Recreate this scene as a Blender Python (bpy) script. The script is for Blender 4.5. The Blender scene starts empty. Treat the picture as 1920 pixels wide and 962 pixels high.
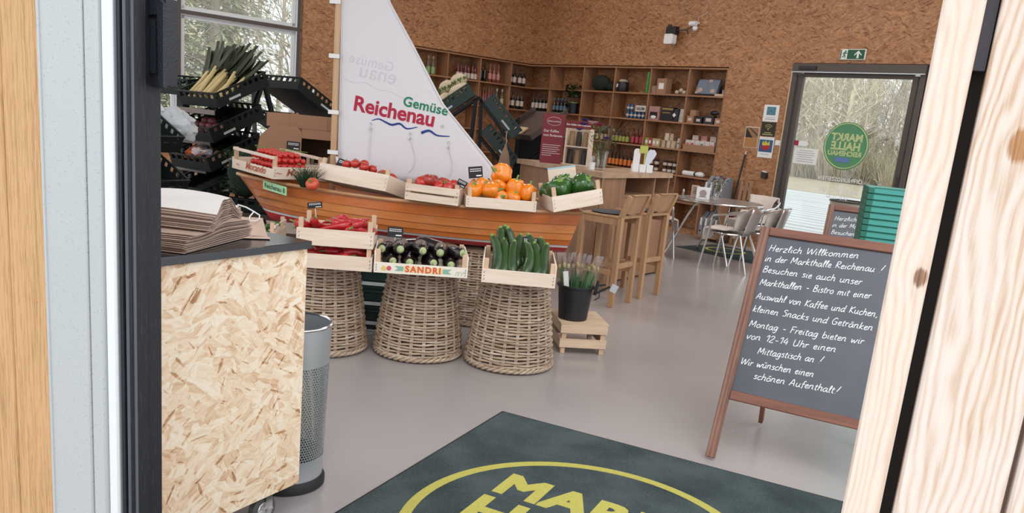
import bpy, math, random
import numpy as np
from mathutils import Vector, Matrix, Euler, Quaternion, noise

SC = bpy.context.scene
COL = SC.collection
PI = math.pi
def R(d): return math.radians(d)
rnd = random.Random(7)

# ---------------------------------------------------------------- camera
PITCH, ROLL = R(12.659), R(5.425)
CAM_H = 1.5
cd = bpy.data.cameras.new('camera'); cam = bpy.data.objects.new('camera', cd); COL.objects.link(cam)
fw = Vector((0, math.cos(PITCH), -math.sin(PITCH))); u0 = Vector((0, math.sin(PITCH), math.cos(PITCH))); r0 = Vector((1, 0, 0))
cr, sr = math.cos(ROLL), math.sin(ROLL)
cx = cr*r0 + sr*u0; cu = -sr*r0 + cr*u0
M = Matrix.Identity(4)
for i in range(3):
    M[i][0] = cx[i]; M[i][1] = cu[i]; M[i][2] = -fw[i]
M.translation = (0, 0, CAM_H)
cam.matrix_world = M
cd.sensor_fit = 'HORIZONTAL'; cd.sensor_width = 36.0
cd.lens = 1508.4/1920*36.0
cd.shift_y = (567.2-481)/1920
cd.clip_start = 0.02; cd.clip_end = 300
SC.camera = cam

# ---------------------------------------------------------------- world: bright overcast sky
W = bpy.data.worlds.new('overcast'); SC.world = W; W.use_nodes = True
nt = W.node_tree; nt.nodes.clear()
wo = nt.nodes.new('ShaderNodeOutputWorld'); bg = nt.nodes.new('ShaderNodeBackground')
tc = nt.nodes.new('ShaderNodeTexCoord'); nz = nt.nodes.new('ShaderNodeTexNoise'); rp = nt.nodes.new('ShaderNodeValToRGB')
nz.inputs['Scale'].default_value = 2.2; nz.inputs['Detail'].default_value = 5
rp.color_ramp.elements[0].position = .35; rp.color_ramp.elements[0].color = (.86, .93, 1.0, 1)
rp.color_ramp.elements[1].position = .65; rp.color_ramp.elements[1].color = (1.0, 1.0, 1.0, 1)
nt.links.new(tc.outputs['Generated'], nz.inputs['Vector']); nt.links.new(nz.outputs['Fac'], rp.inputs['Fac'])
nt.links.new(rp.outputs['Color'], bg.inputs['Color']); nt.links.new(bg.outputs[0], wo.inputs[0])
bg.inputs['Strength'].default_value = 1.0
# weak veiled sun behind the camera, high in the overcast
sd = bpy.data.lights.new('sun', 'SUN'); so = bpy.data.objects.new('sun', sd); COL.objects.link(so)
sd.energy = 0.8; sd.angle = R(40); sd.color = (1.0, .97, .92)
so.rotation_euler = (R(42), 0, R(12)); so.location = (0, -3, 8)

SC.view_settings.view_transform = 'Standard'
try: SC.view_settings.look = 'None'
except Exception: pass
SC.view_settings.gamma = 1.0; SC.view_settings.use_curve_mapping = False
SC.view_settings.exposure = 0.66
FILL_W = 14.0       # watts of each added fill light

# ---------------------------------------------------------------- mesh helpers
def rotm(rx=0, ry=0, rz=0): return Euler((R(rx), R(ry), R(rz))).to_matrix()

class MB:
    def __init__(s): s.v = []; s.f = []; s.mi = []; s.cur = 0
    def mat(s, i): s.cur = i; return s
    def add(s, vs, fs):
        o = len(s.v); s.v += [tuple(v) for v in vs]; s.f += [tuple(i+o for i in f) for f in fs]; s.mi += [s.cur]*len(fs); return s
    def box(s, c, d, rot=None, b=0.0):
        hx, hy, hz = d[0]/2, d[1]/2, d[2]/2
        b = min(b, hx*.9, hy*.9, hz*.9)
        C = Vector(c)
        if b <= 0:
            vs = [Vector((x*hx, y*hy, z*hz)) for x in (-1, 1) for y in (-1, 1) for z in (-1, 1)]
            fs = [(0,1,3,2),(4,6,7,5),(0,4,5,1),(2,3,7,6),(0,2,6,4),(1,5,7,3)]
        else:
            vs = []; ix = {}
            for x in (-1, 1):
                for y in (-1, 1):
                    for z in (-1, 1):
                        for k in range(3):
                            p = [x*(hx-b), y*(hy-b), z*(hz-b)]
                            p[k] = (x*hx, y*hy, z*hz)[k]
                            ix[(x, y, z, k)] = len(vs); vs.append(Vector(p))
            fs = []
            for k in range(3):
                a, c2 = (k+1) % 3, (k+2) % 3
                for sg in (-1, 1):
                    q = []
                    for (i, j) in ((-1,-1),(1,-1),(1,1),(-1,1)):
                        t = [0,0,0]; t[k] = sg; t[a] = i; t[c2] = j; q.append(ix[(t[0],t[1],t[2],k)])
                    fs.append(tuple(q if sg > 0 else q[::-1]))
                for i in (-1, 1):
                    for j in (-1, 1):
                        q = []
                        for (e, kk) in ((-1,a),(1,a),(1,c2),(-1,c2)):
                            t = [0,0,0]; t[k] = e; t[a] = i; t[c2] = j; q.append(ix[(t[0],t[1],t[2],kk)])
                        fs.append(tuple(q if i*j < 0 else q[::-1]))
            for x in (-1, 1):
                for y in (-1, 1):
                    for z in (-1, 1):
                        q = [ix[(x,y,z,k)] for k in range(3)]
                        fs.append(tuple(q if x*y*z > 0 else q[::-1]))
        if rot is not None: vs = [rot @ v for v in vs]
        return s.add([v + C for v in vs], fs)
    def bar(s, a, b, w, h, up=(0,0,1), bev=0.0):
        a = Vector(a); b = Vector(b); x = (b-a); L = x.length; x.normalize(); up = Vector(up)
        y = up.cross(x)
        if y.length < 1e-4: y = Vector((0,1,0)).cross(x)
        y.normalize(); z = x.cross(y)
        m = Matrix((x, y, z)).transposed()
        return s.box((a+b)/2, (L, w, h), m, bev)
    def tube(s, pts, r, n=8, closed=False, caps=True, flat=1.0):
        P = [Vector(p) for p in pts]; N = len(P)
        rs = r if isinstance(r, (list, tuple)) else [r]*N
        T = []
        for i in range(N):
            a = P[(i-1) % N] if (closed or i > 0) else P[i]
            b = P[(i+1) % N] if (closed or i < N-1) else P[i]
            t = b-a; T.append(t.normalized() if t.length > 1e-9 else Vector((0,0,1)))
        ref = Vector((0,0,1)) if abs(T[0].z) < .9 else Vector((1,0,0))
        nx = (ref - T[0]*ref.dot(T[0])).normalized(); vs = []
        for i in range(N):
            nx = (nx - T[i]*nx.dot(T[i]))
            nx = nx.normalized() if nx.length > 1e-6 else Vector((1,0,0))
            ny = T[i].cross(nx)
            for k in range(n):
                an = 2*PI*k/n; vs.append(P[i] + (nx*math.cos(an)*flat + ny*math.sin(an))*rs[i])
        fs = []
        for i in range(N if closed else N-1):
            j = (i+1) % N
            for k in range(n): fs.append((i*n+k, i*n+(k+1) % n, j*n+(k+1) % n, j*n+k))
        if caps and not closed:
            fs.append(tuple(range(n-1, -1, -1))); fs.append(tuple((N-1)*n+k for k in range(n)))
        return s.add(vs, fs)
    def lathe(s, prof, n=24, c=(0,0,0), rot=None, fn=None):
        vs = []; fs = []; m = len(prof); C = Vector(c)
        for i in range(n):
            a = 2*PI*i/n
            for (r, z) in prof:
                rr = r*(fn(a, z) if fn else 1)
                vs.append(Vector((rr*math.cos(a), rr*math.sin(a), z)))
        for i in range(n):
            j = (i+1) % n
            for k in range(m-1):
                q = [i*m+k, j*m+k, j*m+k+1, i*m+k+1]
                fs.append(tuple(q))
        if prof[0][0] > 1e-6: fs.append(tuple(i*m for i in range(n-1, -1, -1)))
        if prof[-1][0] > 1e-6: fs.append(tuple(i*m+m-1 for i in range(n)))
        if rot is not None: vs = [rot @ v for v in vs]
        return s.add([v+C for v in vs], fs)
    def cyl(s, c, r, h, n=20, rot=None, r2=None, b=0.0):
        r2 = r if r2 is None else r2
        pr = [(r-b, -h/2), (r, -h/2+b), (r2, h/2-b), (r2-b, h/2)] if b > 0 else [(r, -h/2), (r2, h/2)]
        return s.lathe(pr, n, c, rot)
    def prism(s, poly, z0, z1, m=None):
        n = len(poly)
        vs = [Vector((x, y, z0)) for x, y in poly] + [Vector((x, y, z1)) for x, y in poly]
        if m is not None: vs = [m @ v for v in vs]
        A = sum(poly[i][0]*poly[(i+1) % n][1]-poly[(i+1) % n][0]*poly[i][1] for i in range(n))
        fs = [tuple(range(n-1, -1, -1)), tuple(range(n, 2*n))] + [(i, (i+1) % n, n+(i+1) % n, n+i) for i in range(n)]
        if A < 0: fs = [f[::-1] for f in fs]
        return s.add(vs, fs)
    def grid(s, fn, nu, nv, closeu=False):
        vs = [Vector(fn(i/nu, j/nv)) for i in range(nu+(0 if closeu else 1)) for j in range(nv+1)]
        fs = []; m = nv+1; U = nu if closeu else nu+1
        for i in range(nu):
            for j in range(nv):
                a = (i % U)*m; b = ((i+1) % U)*m
                fs.append((a+j, b+j, b+j+1, a+j+1))
        return s.add(vs, fs)
    def ball(s, c, r, nu=12, nv=8, sc=(1,1,1), rot=None, fn=None):
        vs = []; fs = []; C = Vector(c)
        for j in range(nv+1):
            th = PI*j/nv
            for i in range(nu):
                a = 2*PI*i/nu; d = Vector((math.sin(th)*math.cos(a), math.sin(th)*math.sin(a), -math.cos(th)))
                k = fn(d) if fn else 1
                v = Vector((d.x*r*sc[0]*k, d.y*r*sc[1]*k, d.z*r*sc[2]*k))
                vs.append((rot @ v if rot is not None else v) + C)
        for j in range(nv):
            for i in range(nu): fs.append((j*nu+i, j*nu+(i+1) % nu, (j+1)*nu+(i+1) % nu, (j+1)*nu+i))
        return s.add(vs, fs)
    def mesh(s, name, mats):
        me = bpy.data.meshes.new(name); me.from_pydata(s.v, [], s.f); me.validate(verbose=False)
        for m in (mats if isinstance(mats, (list, tuple)) else [mats]): me.materials.append(m)
        if len(me.polygons) == len(s.mi): me.polygons.foreach_set('material_index', s.mi)
        me.polygons.foreach_set('use_smooth', [True]*len(me.polygons))
        me.update()
        try: me.set_sharp_from_angle(angle=R(38))
        except Exception: pass
        return me
    def build(s, name, mats, parent=None, loc=None, rot=None, mw=None):
        o = bpy.data.objects.new(name, s.mesh(name, mats)); COL.objects.link(o)
        if parent is not None: o.parent = parent
        if mw is not None: o.matrix_world = mw
        if loc is not None: o.location = loc
        if rot is not None: o.rotation_euler = rot
        return o

def tag(o, label=None, cat=None, group=None, kind=None):
    if label: o['label'] = label
    if cat: o['category'] = cat
    if group: o['group'] = group
    if kind: o['kind'] = kind
    return o
def thing(name, label, cat, loc=(0,0,0), rz=0.0, group=None, mw=None):
    o = bpy.data.objects.new(name, None); COL.objects.link(o); o.empty_display_size = .1
    if mw is not None: o.matrix_world = mw
    else: o.location = loc; o.rotation_euler = (0, 0, rz)
    return tag(o, label, cat, group)
def struct(o): o['kind'] = 'structure'; return o
def dup(root, mw, label=None, cat=None, group=None):
    r = root.copy(); COL.objects.link(r); r.matrix_world = mw
    if label: r['label'] = label
    if cat: r['category'] = cat
    if group: r['group'] = group
    for ch in root.children:
        c = ch.copy(); COL.objects.link(c); c.parent = r
        for gc in ch.children:
            d = gc.copy(); COL.objects.link(d); d.parent = c
    return r
def TR(x, y, z, rx=0, ry=0, rz=0, s=1.0):
    return Matrix.Translation((x, y, z)) @ Euler((R(rx), R(ry), R(rz))).to_matrix().to_4x4() @ Matrix.Scale(s, 4)

def text_mesh(body, size, align='CENTER', shear=0.0, depth=0.0, spacing=1.0, bold=0.0):
    cu_ = bpy.data.curves.new('lettering', 'FONT'); cu_.body = body; cu_.size = size; cu_.align_x = align
    cu_.shear = shear; cu_.extrude = depth; cu_.space_character = spacing; cu_.offset = bold; cu_.resolution_u = 3
    o = bpy.data.objects.new('lettering', cu_); COL.objects.link(o)
    dg = bpy.context.evaluated_depsgraph_get(); me = bpy.data.meshes.new_from_object(o.evaluated_get(dg))
    vs = [v.co.copy() for v in me.vertices]; fs = [tuple(p.vertices) for p in me.polygons]
    bpy.data.objects.remove(o); bpy.data.curves.remove(cu_); bpy.data.meshes.remove(me)
    return vs, fs
def fat_text(mb, body, size, m, w, **k):
    vs, fs = text_mesh(body, size, bold=0.0, **k)
    for i, (dx, dy) in enumerate(((-1, -1), (-1, 1), (1, -1), (1, 1), (0, 0), (1, 0), (-1, 0), (0, 1), (0, -1))): mb.add([m @ Vector((v.x+dx*w, v.y+dy*w, v.z+i*2e-5)) for v in vs], fs)
def add_text(mb, body, size, m, **k):
    vs, fs = text_mesh(body, size, **k); mb.add([m @ v for v in vs], fs); return mb

# ---------------------------------------------------------------- materials
def newmat(name):
    m = bpy.data.materials.new(name); m.use_nodes = True; t = m.node_tree
    return m, t, t.nodes['Principled BSDF']
def pmat(name, col, rough=.5, metal=0.0, spec=.5, var=0.0, vscale=8.0, bump=0.0, bscale=60.0, trans=0.0, alpha=1.0, coat=0.0, emit=None, estr=0.0, sss=0.0):
    m, t, p = newmat(name)
    p.inputs['Base Color'].default_value = (*col, 1); p.inputs['Roughness'].default_value = rough
    p.inputs['Metallic'].default_value = metal; p.inputs['Specular IOR Level'].default_value = spec
    p.inputs['Transmission Weight'].default_value = trans; p.inputs['Alpha'].default_value = alpha
    p.inputs['Coat Weight'].default_value = coat
    if emit: p.inputs['Emission Color'].default_value = (*emit, 1); p.inputs['Emission Strength'].default_value = estr
    tcn = t.nodes.new('ShaderNodeTexCoord')
    n = t.nodes.new('ShaderNodeTexNoise'); n.inputs['Scale'].default_value = vscale; n.inputs['Detail'].default_value = 4
    t.links.new(tcn.outputs['Object'], n.inputs['Vector'])
    if var > 0:
        mx = t.nodes.new('ShaderNodeMix'); mx.data_type = 'RGBA'
        mx.inputs[6].default_value = (*[c*(1-var) for c in col], 1); mx.inputs[7].default_value = (*[min(1, c*(1+var)) for c in col], 1)
        oi = t.nodes.new('ShaderNodeObjectInfo'); ad = t.nodes.new('ShaderNodeMath'); ad.operation = 'MULTIPLY_ADD'
        ad.inputs[1].default_value = .35; t.links.new(oi.outputs['Random'], ad.inputs[0])
        sb = t.nodes.new('ShaderNodeMath'); sb.operation = 'SUBTRACT'; sb.inputs[1].default_value = .175
        t.links.new(n.outputs['Fac'], ad.inputs[2]); t.links.new(ad.outputs[0], sb.inputs[0])
        t.links.new(sb.outputs[0], mx.inputs[0]); t.links.new(mx.outputs[2], p.inputs['Base Color'])
    if bump > 0:
        n2 = t.nodes.new('ShaderNodeTexNoise'); n2.inputs['Scale'].default_value = bscale
        t.links.new(tcn.outputs['Object'], n2.inputs['Vector'])
        b = t.nodes.new('ShaderNodeBump'); b.inputs['Strength'].default_value = bump; b.inputs['Distance'].default_value = .01
        t.links.new(n2.outputs['Fac'], b.inputs['Height']); t.links.new(b.outputs[0], p.inputs['Normal'])
    return m
def ramp(t, stops):
    r = t.nodes.new('ShaderNodeValToRGB'); e = r.color_ramp.elements
    while len(e) < len(stops): e.new(.5)
    for i, (pos, c) in enumerate(stops): e[i].position = pos; e[i].color = (*c, 1)
    return r
def wood(name, light, dark, axis='x', stretch=14.0, scale=9.0, rough=.6, ring=0.0, coat=0.0, knots=None, fine=.35):
    """grain runs along the given local axis"""
    m, t, p = newmat(name); L = t.links.new
    tcn = t.nodes.new('ShaderNodeTexCoord'); oi = t.nodes.new('ShaderNodeObjectInfo')
    mp = t.nodes.new('ShaderNodeMapping')
    sc = [scale]*3; sc['xyz'.index(axis)] = scale/stretch; mp.inputs['Scale'].default_value = sc
    cmb = t.nodes.new('ShaderNodeVectorMath'); cmb.operation = 'MULTIPLY_ADD'; cmb.inputs[1].default_value = (7.3, 5.1, 9.7)
    L(oi.outputs['Random'], cmb.inputs[0]); L(tcn.outputs['Object'], cmb.inputs[2]); L(cmb.outputs[0], mp.inputs['Vector'])
    n = t.nodes.new('ShaderNodeTexNoise'); n.inputs['Scale'].default_value = 1.0; n.inputs['Detail'].default_value = 6; n.inputs['Roughness'].default_value = .6; n.inputs['Distortion'].default_value = .4
    L(mp.outputs[0], n.inputs['Vector'])
    n2 = t.nodes.new('ShaderNodeTexNoise'); n2.inputs['Scale'].default_value = 6.0; n2.inputs['Detail'].default_value = 3
    L(mp.outputs[0], n2.inputs['Vector'])
    mx = t.nodes.new('ShaderNodeMath'); mx.operation = 'MULTIPLY_ADD'; mx.inputs[1].default_value = fine
    L(n2.outputs['Fac'], mx.inputs[0]); L(n.outputs['Fac'], mx.inputs[2])
    fac = mx.outputs[0]
    if ring > 0:
        w = t.nodes.new('ShaderNodeTexWave'); w.wave_type = 'BANDS'; w.bands_direction = {'x':'Y','y':'X','z':'X'}[axis]
        w.inputs['Scale'].default_value = ring; w.inputs['Distortion'].default_value = 5.0; w.inputs['Detail'].default_value = 2.5; w.inputs['Detail Scale'].default_value = .6
        L(mp.outputs[0], w.inputs['Vector'])
        m2 = t.nodes.new('ShaderNodeMath'); m2.operation = 'MULTIPLY_ADD'; m2.inputs[1].default_value = .28
        L(w.outputs['Fac'], m2.inputs[0]); L(fac, m2.inputs[2]); fac = m2.outputs[0]
    cen = .5 + .5*fine + (.14 if ring > 0 else 0); r = ramp(t, [(cen-.20, dark), (cen+.17, light)]); L(fac, r.inputs[0])
    out = r.outputs[0]
    if knots:
        v = t.nodes.new('ShaderNodeTexVoronoi'); v.inputs['Scale'].default_value = knots
        mk = t.nodes.new('ShaderNodeMapping'); s3 = [1.0]*3; s3['xyz'.index(axis)] = .55; mk.inputs['Scale'].default_value = s3
        L(tcn.outputs['Object'], mk.inputs['Vector']); L(mk.outputs[0], v.inputs['Vector'])
        kr = ramp(t, [(.0, (1,1,1)), (.09, (.75,.75,.75)), (.13, (0,0,0))]); L(v.outputs['Distance'], kr.inputs[0])
        mk2 = t.nodes.new('ShaderNodeMix'); mk2.data_type = 'RGBA'; mk2.inputs[7].default_value = (dark[0]*.55, dark[1]*.42, dark[2]*.35, 1)
        L(kr.outputs[0], mk2.inputs[0]); L(out, mk2.inputs[6]); out = mk2.outputs[2]
    L(out, p.inputs['Base Color']); p.inputs['Roughness'].default_value = rough; p.inputs['Coat Weight'].default_value = coat
    b = t.nodes.new('ShaderNodeBump'); b.inputs['Strength'].default_value = .12; b.inputs['Distance'].default_value = .004
    L(fac, b.inputs['Height']); L(b.outputs[0], p.inputs['Normal'])
    return m
def osb(name, cols, size=1.0, rough=.65, spread=1.0, cell=.26, sliver=.5):
    """oriented strand board: overlapping layers of turned chips with fine grain and thin dark slivers"""
    m, t, p = newmat(name); L = t.links.new
    tcn = t.nodes.new('ShaderNodeTexCoord'); prev = None
    def math_(op, a, b=None, c=None):
        n = t.nodes.new('ShaderNodeMath'); n.operation = op
        for i, q in enumerate((a, b, c)):
            if q is None: continue
            if isinstance(q, (int, float)): n.inputs[i].default_value = q
            else: L(q, n.inputs[i])
        return n.outputs[0]
    def layer(s, off, sc):
        mp = t.nodes.new('ShaderNodeMapping'); mp.inputs['Location'].default_value = (off, off*1.7, off*.6); L(tcn.outputs['Object'], mp.inputs['Vector'])
        nz_ = t.nodes.new('ShaderNodeTexNoise'); nz_.inputs['Scale'].default_value = 9*size; nz_.inputs['Detail'].default_value = 3; L(mp.outputs[0], nz_.inputs['Vector'])
        wv = t.nodes.new('ShaderNodeVectorMath'); wv.operation = 'MULTIPLY_ADD'; wv.inputs[1].default_value = (.16/size,)*3
        L(nz_.outputs['Color'], wv.inputs[0]); L(mp.outputs[0], wv.inputs[2])
        v = t.nodes.new('ShaderNodeTexVoronoi'); v.inputs['Scale'].default_value = s*size; L(wv.outputs[0], v.inputs['Vector'])
        sep = t.nodes.new('ShaderNodeSeparateColor'); L(v.outputs['Color'], sep.inputs[0])
        an = math_('MULTIPLY', math_('SUBTRACT', sep.outputs[0], .5), 3.14159*spread)
        vr = t.nodes.new('ShaderNodeVectorRotate'); vr.rotation_type = 'AXIS_ANGLE'; vr.inputs['Axis'].default_value = (0, 1, 0); L(mp.outputs[0], vr.inputs['Vector']); L(an, vr.inputs['Angle'])
        st = t.nodes.new('ShaderNodeMapping'); st.inputs['Scale'].default_value = [q*size for q in sc]; L(vr.outputs[0], st.inputs['Vector'])
        return sep, st
    for k, (s, off) in enumerate(((4.2, 0.0), (6.5, 1.7), (9.5, 4.1), (13.0, 7.7))):
        sep, st = layer(s, off, (8, 20, 34))
        n0 = t.nodes.new('ShaderNodeTexNoise'); n0.inputs['Scale'].default_value = .7; n0.inputs['Detail'].default_value = 1; L(st.outputs[0], n0.inputs['Vector'])
        w2 = t.nodes.new('ShaderNodeVectorMath'); w2.operation = 'MULTIPLY_ADD'; w2.inputs[1].default_value = (1.2, 1.2, 1.2); L(n0.outputs['Color'], w2.inputs[0]); L(st.outputs[0], w2.inputs[2])
        v2 = t.nodes.new('ShaderNodeTexVoronoi'); v2.inputs['Scale'].default_value = 1.0; L(w2.outputs[0], v2.inputs['Vector'])
        s2 = t.nodes.new('ShaderNodeSeparateColor'); L(v2.outputs['Color'], s2.inputs[0])
        n2 = t.nodes.new('ShaderNodeTexNoise'); n2.inputs['Scale'].default_value = 2.2; n2.inputs['Detail'].default_value = 7; n2.inputs['Roughness'].default_value = .68; L(st.outputs[0], n2.inputs['Vector'])
        val = math_('ADD', math_('MULTIPLY', s2.outputs[1], cell), math_('MULTIPLY', n2.outputs['Fac'], .95))
        if prev is None: prev = val
        else:
            mx = t.nodes.new('ShaderNodeMix'); mx.data_type = 'FLOAT'; L(math_('GREATER_THAN', sep.outputs[2], .55), mx.inputs[0]); L(prev, mx.inputs[2]); L(val, mx.inputs[3]); prev = mx.outputs[0]
    sep, st = layer(7.0, 2.9, (14, 40, 95))
    v3 = t.nodes.new('ShaderNodeTexVoronoi'); v3.inputs['Scale'].default_value = 1.0; L(st.outputs[0], v3.inputs['Vector'])
    s3 = t.nodes.new('ShaderNodeSeparateColor'); L(v3.outputs['Color'], s3.inputs[0])
    big = t.nodes.new('ShaderNodeTexNoise'); big.inputs['Scale'].default_value = 1.6*size; big.inputs['Detail'].default_value = 3; L(tcn.outputs['Object'], big.inputs['Vector'])
    prev = math_('SUBTRACT', math_('ADD', prev, math_('MULTIPLY', math_('SUBTRACT', big.outputs['Fac'], .5), .22)), math_('MULTIPLY', math_('GREATER_THAN', s3.outputs[0], .94), sliver*.45))
    prev = math_('ADD', prev, math_('MULTIPLY', math_('GREATER_THAN', s3.outputs[1], .94), sliver*.22))
    r = ramp(t, cols); L(prev, r.inputs[0]); L(r.outputs[0], p.inputs['Base Color'])
    p.inputs['Roughness'].default_value = rough
    b = t.nodes.new('ShaderNodeBump'); b.inputs['Strength'].default_value = .3; b.inputs['Distance'].default_value = .003
    L(prev, b.inputs['Height']); L(b.outputs[0], p.inputs['Normal'])
    return m
# ---------------------------------------------------------------- palette
OSBW = osb('osb_wall', [(.22, (.11, .040, .016)), (.44, (.28, .118, .048)), (.62, (.385, .176, .078)), (.86, (.53, .28, .135))], size=.85, rough=.55, spread=.45, sliver=.6)
OSBC = osb('osb_cabinet', [(.16, (.36, .17, .075)), (.36, (.60, .36, .195)), (.52, (.76, .54, .36)), (.70, (.85, .67, .49)), (.92, (.90, .79, .64))], size=1.22, rough=.6, spread=.8, cell=.42, sliver=.75)
SHELFW = wood('shelf_board', (.40, .20, .105), (.27, .125, .06), 'x', rough=.55)
COUNTERW = wood('counter_veneer', (.36, .20, .115), (.25, .13, .07), 'z', rough=.5)
COUNTERT = wood('counter_edge', (.52, .36, .25), (.38, .24, .15), 'x', rough=.4)
STOOLW = wood('oak_stool', (.46, .27, .145), (.33, .18, .09), 'z', rough=.5)
BROWNMETAL = pmat('brown_metal', (.085, .066, .058), .45, .2, var=.06)
BLACKP = pmat('black_plastic', (.012, .012, .015), .42, var=.2, bump=.05)
BLUEBLACK = pmat('blueblack_plastic', (.013, .015, .023), .45, var=.15, vscale=30, bump=.25, bscale=240)
RUBBER = pmat('black_rubber', (.010, .010, .012), .6)
WHITEP = pmat('white_plastic', (.78, .77, .76), .45, var=.03)
PAPER = pmat('white_paper', (.80, .79, .78), .8, var=.03)
KRAFT = pmat('kraft_paper', (.52, .38, .28), .85, var=.10, vscale=20)
GREYMETAL = pmat('grey_painted_metal', (.58, .62, .66), .35, .1, var=.03)
CHROME = pmat('chrome', (.68, .68, .69), .18, 1.0)
ALU = pmat('brushed_aluminium', (.60, .59, .57), .32, 1.0, var=.06, vscale=40)
GREEN_D = pmat('crate_green', (.012, .030, .026), .45, var=.2, vscale=12)
INK = pmat('black_ink', (.015, .015, .018), .7)
CHALK = pmat('chalk_white', (.82, .84, .86), .8)

def glassmat(name, refl=.06, tint=(1,1,1)):
    m = bpy.data.materials.new(name); m.use_nodes = True; t = m.node_tree; t.nodes.clear()
    o = t.nodes.new('ShaderNodeOutputMaterial'); tr = t.nodes.new('ShaderNodeBsdfTransparent'); gl = t.nodes.new('ShaderNodeBsdfGlossy')
    tr.inputs[0].default_value = (*tint, 1); gl.inputs['Roughness'].default_value = .03
    lw = t.nodes.new('ShaderNodeLayerWeight'); lw.inputs[0].default_value = .25
    ad = t.nodes.new('ShaderNodeMath'); ad.operation = 'MULTIPLY_ADD'; ad.inputs[1].default_value = .18; ad.inputs[2].default_value = refl
    t.links.new(lw.outputs['Facing'], ad.inputs[0])
    mx = t.nodes.new('ShaderNodeMixShader'); t.links.new(ad.outputs[0], mx.inputs[0]); t.links.new(tr.outputs[0], mx.inputs[1]); t.links.new(gl.outputs[0], mx.inputs[2])
    t.links.new(mx.outputs[0], o.inputs[0]); return m
PANE = glassmat('window_pane', .03, (.97, .99, .98))
CLEAR = glassmat('clear_glass', .10, (.93, .95, .95))
CELLO = glassmat('cellophane', .10, (.97, .97, .97))

# floor: pale polished screed with cloudy marks
FLOORM, t, p = newmat('screed'); L = t.links.new
tcn = t.nodes.new('ShaderNodeTexCoord')
n1 = t.nodes.new('ShaderNodeTexNoise'); n1.inputs['Scale'].default_value = .55; n1.inputs['Detail'].default_value = 4; n1.inputs['Roughness'].default_value = .5
n2 = t.nodes.new('ShaderNodeTexNoise'); n2.inputs['Scale'].default_value = 26; n2.inputs['Detail'].default_value = 4
L(tcn.outputs['Object'], n1.inputs['Vector']); L(tcn.outputs['Object'], n2.inputs['Vector'])
md = t.nodes.new('ShaderNodeMath'); md.operation = 'MULTIPLY_ADD'; md.inputs[1].default_value = .03; L(n2.outputs['Fac'], md.inputs[0]); L(n1.outputs['Fac'], md.inputs[2])
rr = ramp(t, [(.25, (.31, .281, .278)), (.55, (.36, .33, .328)), (.85, (.40, .372, .372))]); L(md.outputs[0], rr.inputs[0]); L(rr.outputs[0], p.inputs['Base Color'])
r2 = ramp(t, [(.3, (.19,)*3), (.8, (.30,)*3)]); L(md.outputs[0], r2.inputs[0]); L(r2.outputs[0], p.inputs['Roughness'])
p.inputs['Specular IOR Level'].default_value = .5

# ---------------------------------------------------------------- building frames
YB = R(-48.13)
BLD = Matrix.Translation((-.054, 15.908, 0)) @ Matrix.Rotation(YB, 4, 'Z')      # x along the door wall, y out of the hall
LWL = BLD @ Matrix.Rotation(R(-90), 4, 'Z')                                       # x along the window wall towards the entrance, y into the hall
YE = R(-25.32)
ENT = Matrix.Translation((-.78, 1.50, 0)) @ Matrix.Rotation(YE, 4, 'Z')           # entrance facade: x along it, y into the hall
CEIL = 4.7

m = MB(); m.box((6.2, -6.0, -.1), (13.4, 12.9, .2)); struct(m.build('floor', FLOORM, mw=BLD))
m = MB(); m.box((4.6, -5.2, CEIL+.1), (10.2, 11.4, .2)); struct(m.build('ceiling', pmat('ceiling_board', (.55, .47, .38), .8, var=.1), mw=BLD))

# door wall with shelf niche and door opening
m = MB()
def wb(x0, x1, z0, z1, y0=0.0, y1=.36): m.box(((x0+x1)/2, (y0+y1)/2, (z0+z1)/2), (x1-x0, y1-y0, z1-z0))
wb(0, 4.435, 2.585, CEIL); wb(0, 4.435, 0, .05); wb(4.435, 5.50, 0, CEIL); wb(5.50, 7.36, 2.655, CEIL); wb(7.36, 10.4, 0, CEIL)
wb(-.36, 4.435, .0, 2.60, .34, .37)
struct(m.build('wall_back', OSBW, mw=BLD))
# window wall with niche
m = MB()
def wl(x0, x1, z0, z1, y0=-.36, y1=0.0): m.box(((x0+x1)/2, (y0+y1)/2, (z0+z1)/2), (x1-x0, y1-y0, z1-z0))
wl(-.36, 3.40, 2.585, CEIL); wl(0, 3.40, 0, .05); wl(3.40, 4.70, 0, CEIL); wl(4.70, 8.3, 0, .80); wl(4.70, 8.3, 3.95, CEIL); wl(8.3, 9.2, 0, CEIL)
wl(-.34, 3.40, .05, 2.585, -.37, -.34)
struct(m.build('wall_left', OSBW, mw=LWL))

# built-in shelving, one unit per wall
ROWS = [.07, .49, .905, 1.31, 1.73, 2.155, 2.57]
SH_D = .33
def shelving(name, label, mw, xs, x0, sgn):
    t = thing(name, label, 'shelves', mw=mw, group=None)
    xe = xs[-1]
    for z in ROWS:
        m = MB(); m.box(((x0+xe)/2, sgn*SH_D/2, z-.0125), (xe-x0+.025, SH_D, .025), b=.002); m.build('shelf', SHELFW, t)
    for i, x in enumerate(xs):
        for k in range(len(ROWS)-1):
            m = MB(); h = ROWS[k+1]-.025-ROWS[k]; m.box((0, 0, 0), (h, SH_D-.01, .025), b=.002)
            m.build('divider', SHELFW, t, loc=(x, sgn*SH_D/2, ROWS[k]+h/2), rot=(0, R(90), 0))
    return t
SHR = shelving('cubby_shelving', 'built-in wooden cubby shelving in the wall beside the glass door', BLD, [.55, 1.405, 2.155, 2.94, 3.715, 4.418], -.33, 1)
SHL = shelving('cubby_shelving', 'built-in wooden cubby shelving rising behind the white sail', LWL, [.48, 1.215, 1.945, 2.64, 3.385], .018, -1)
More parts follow.
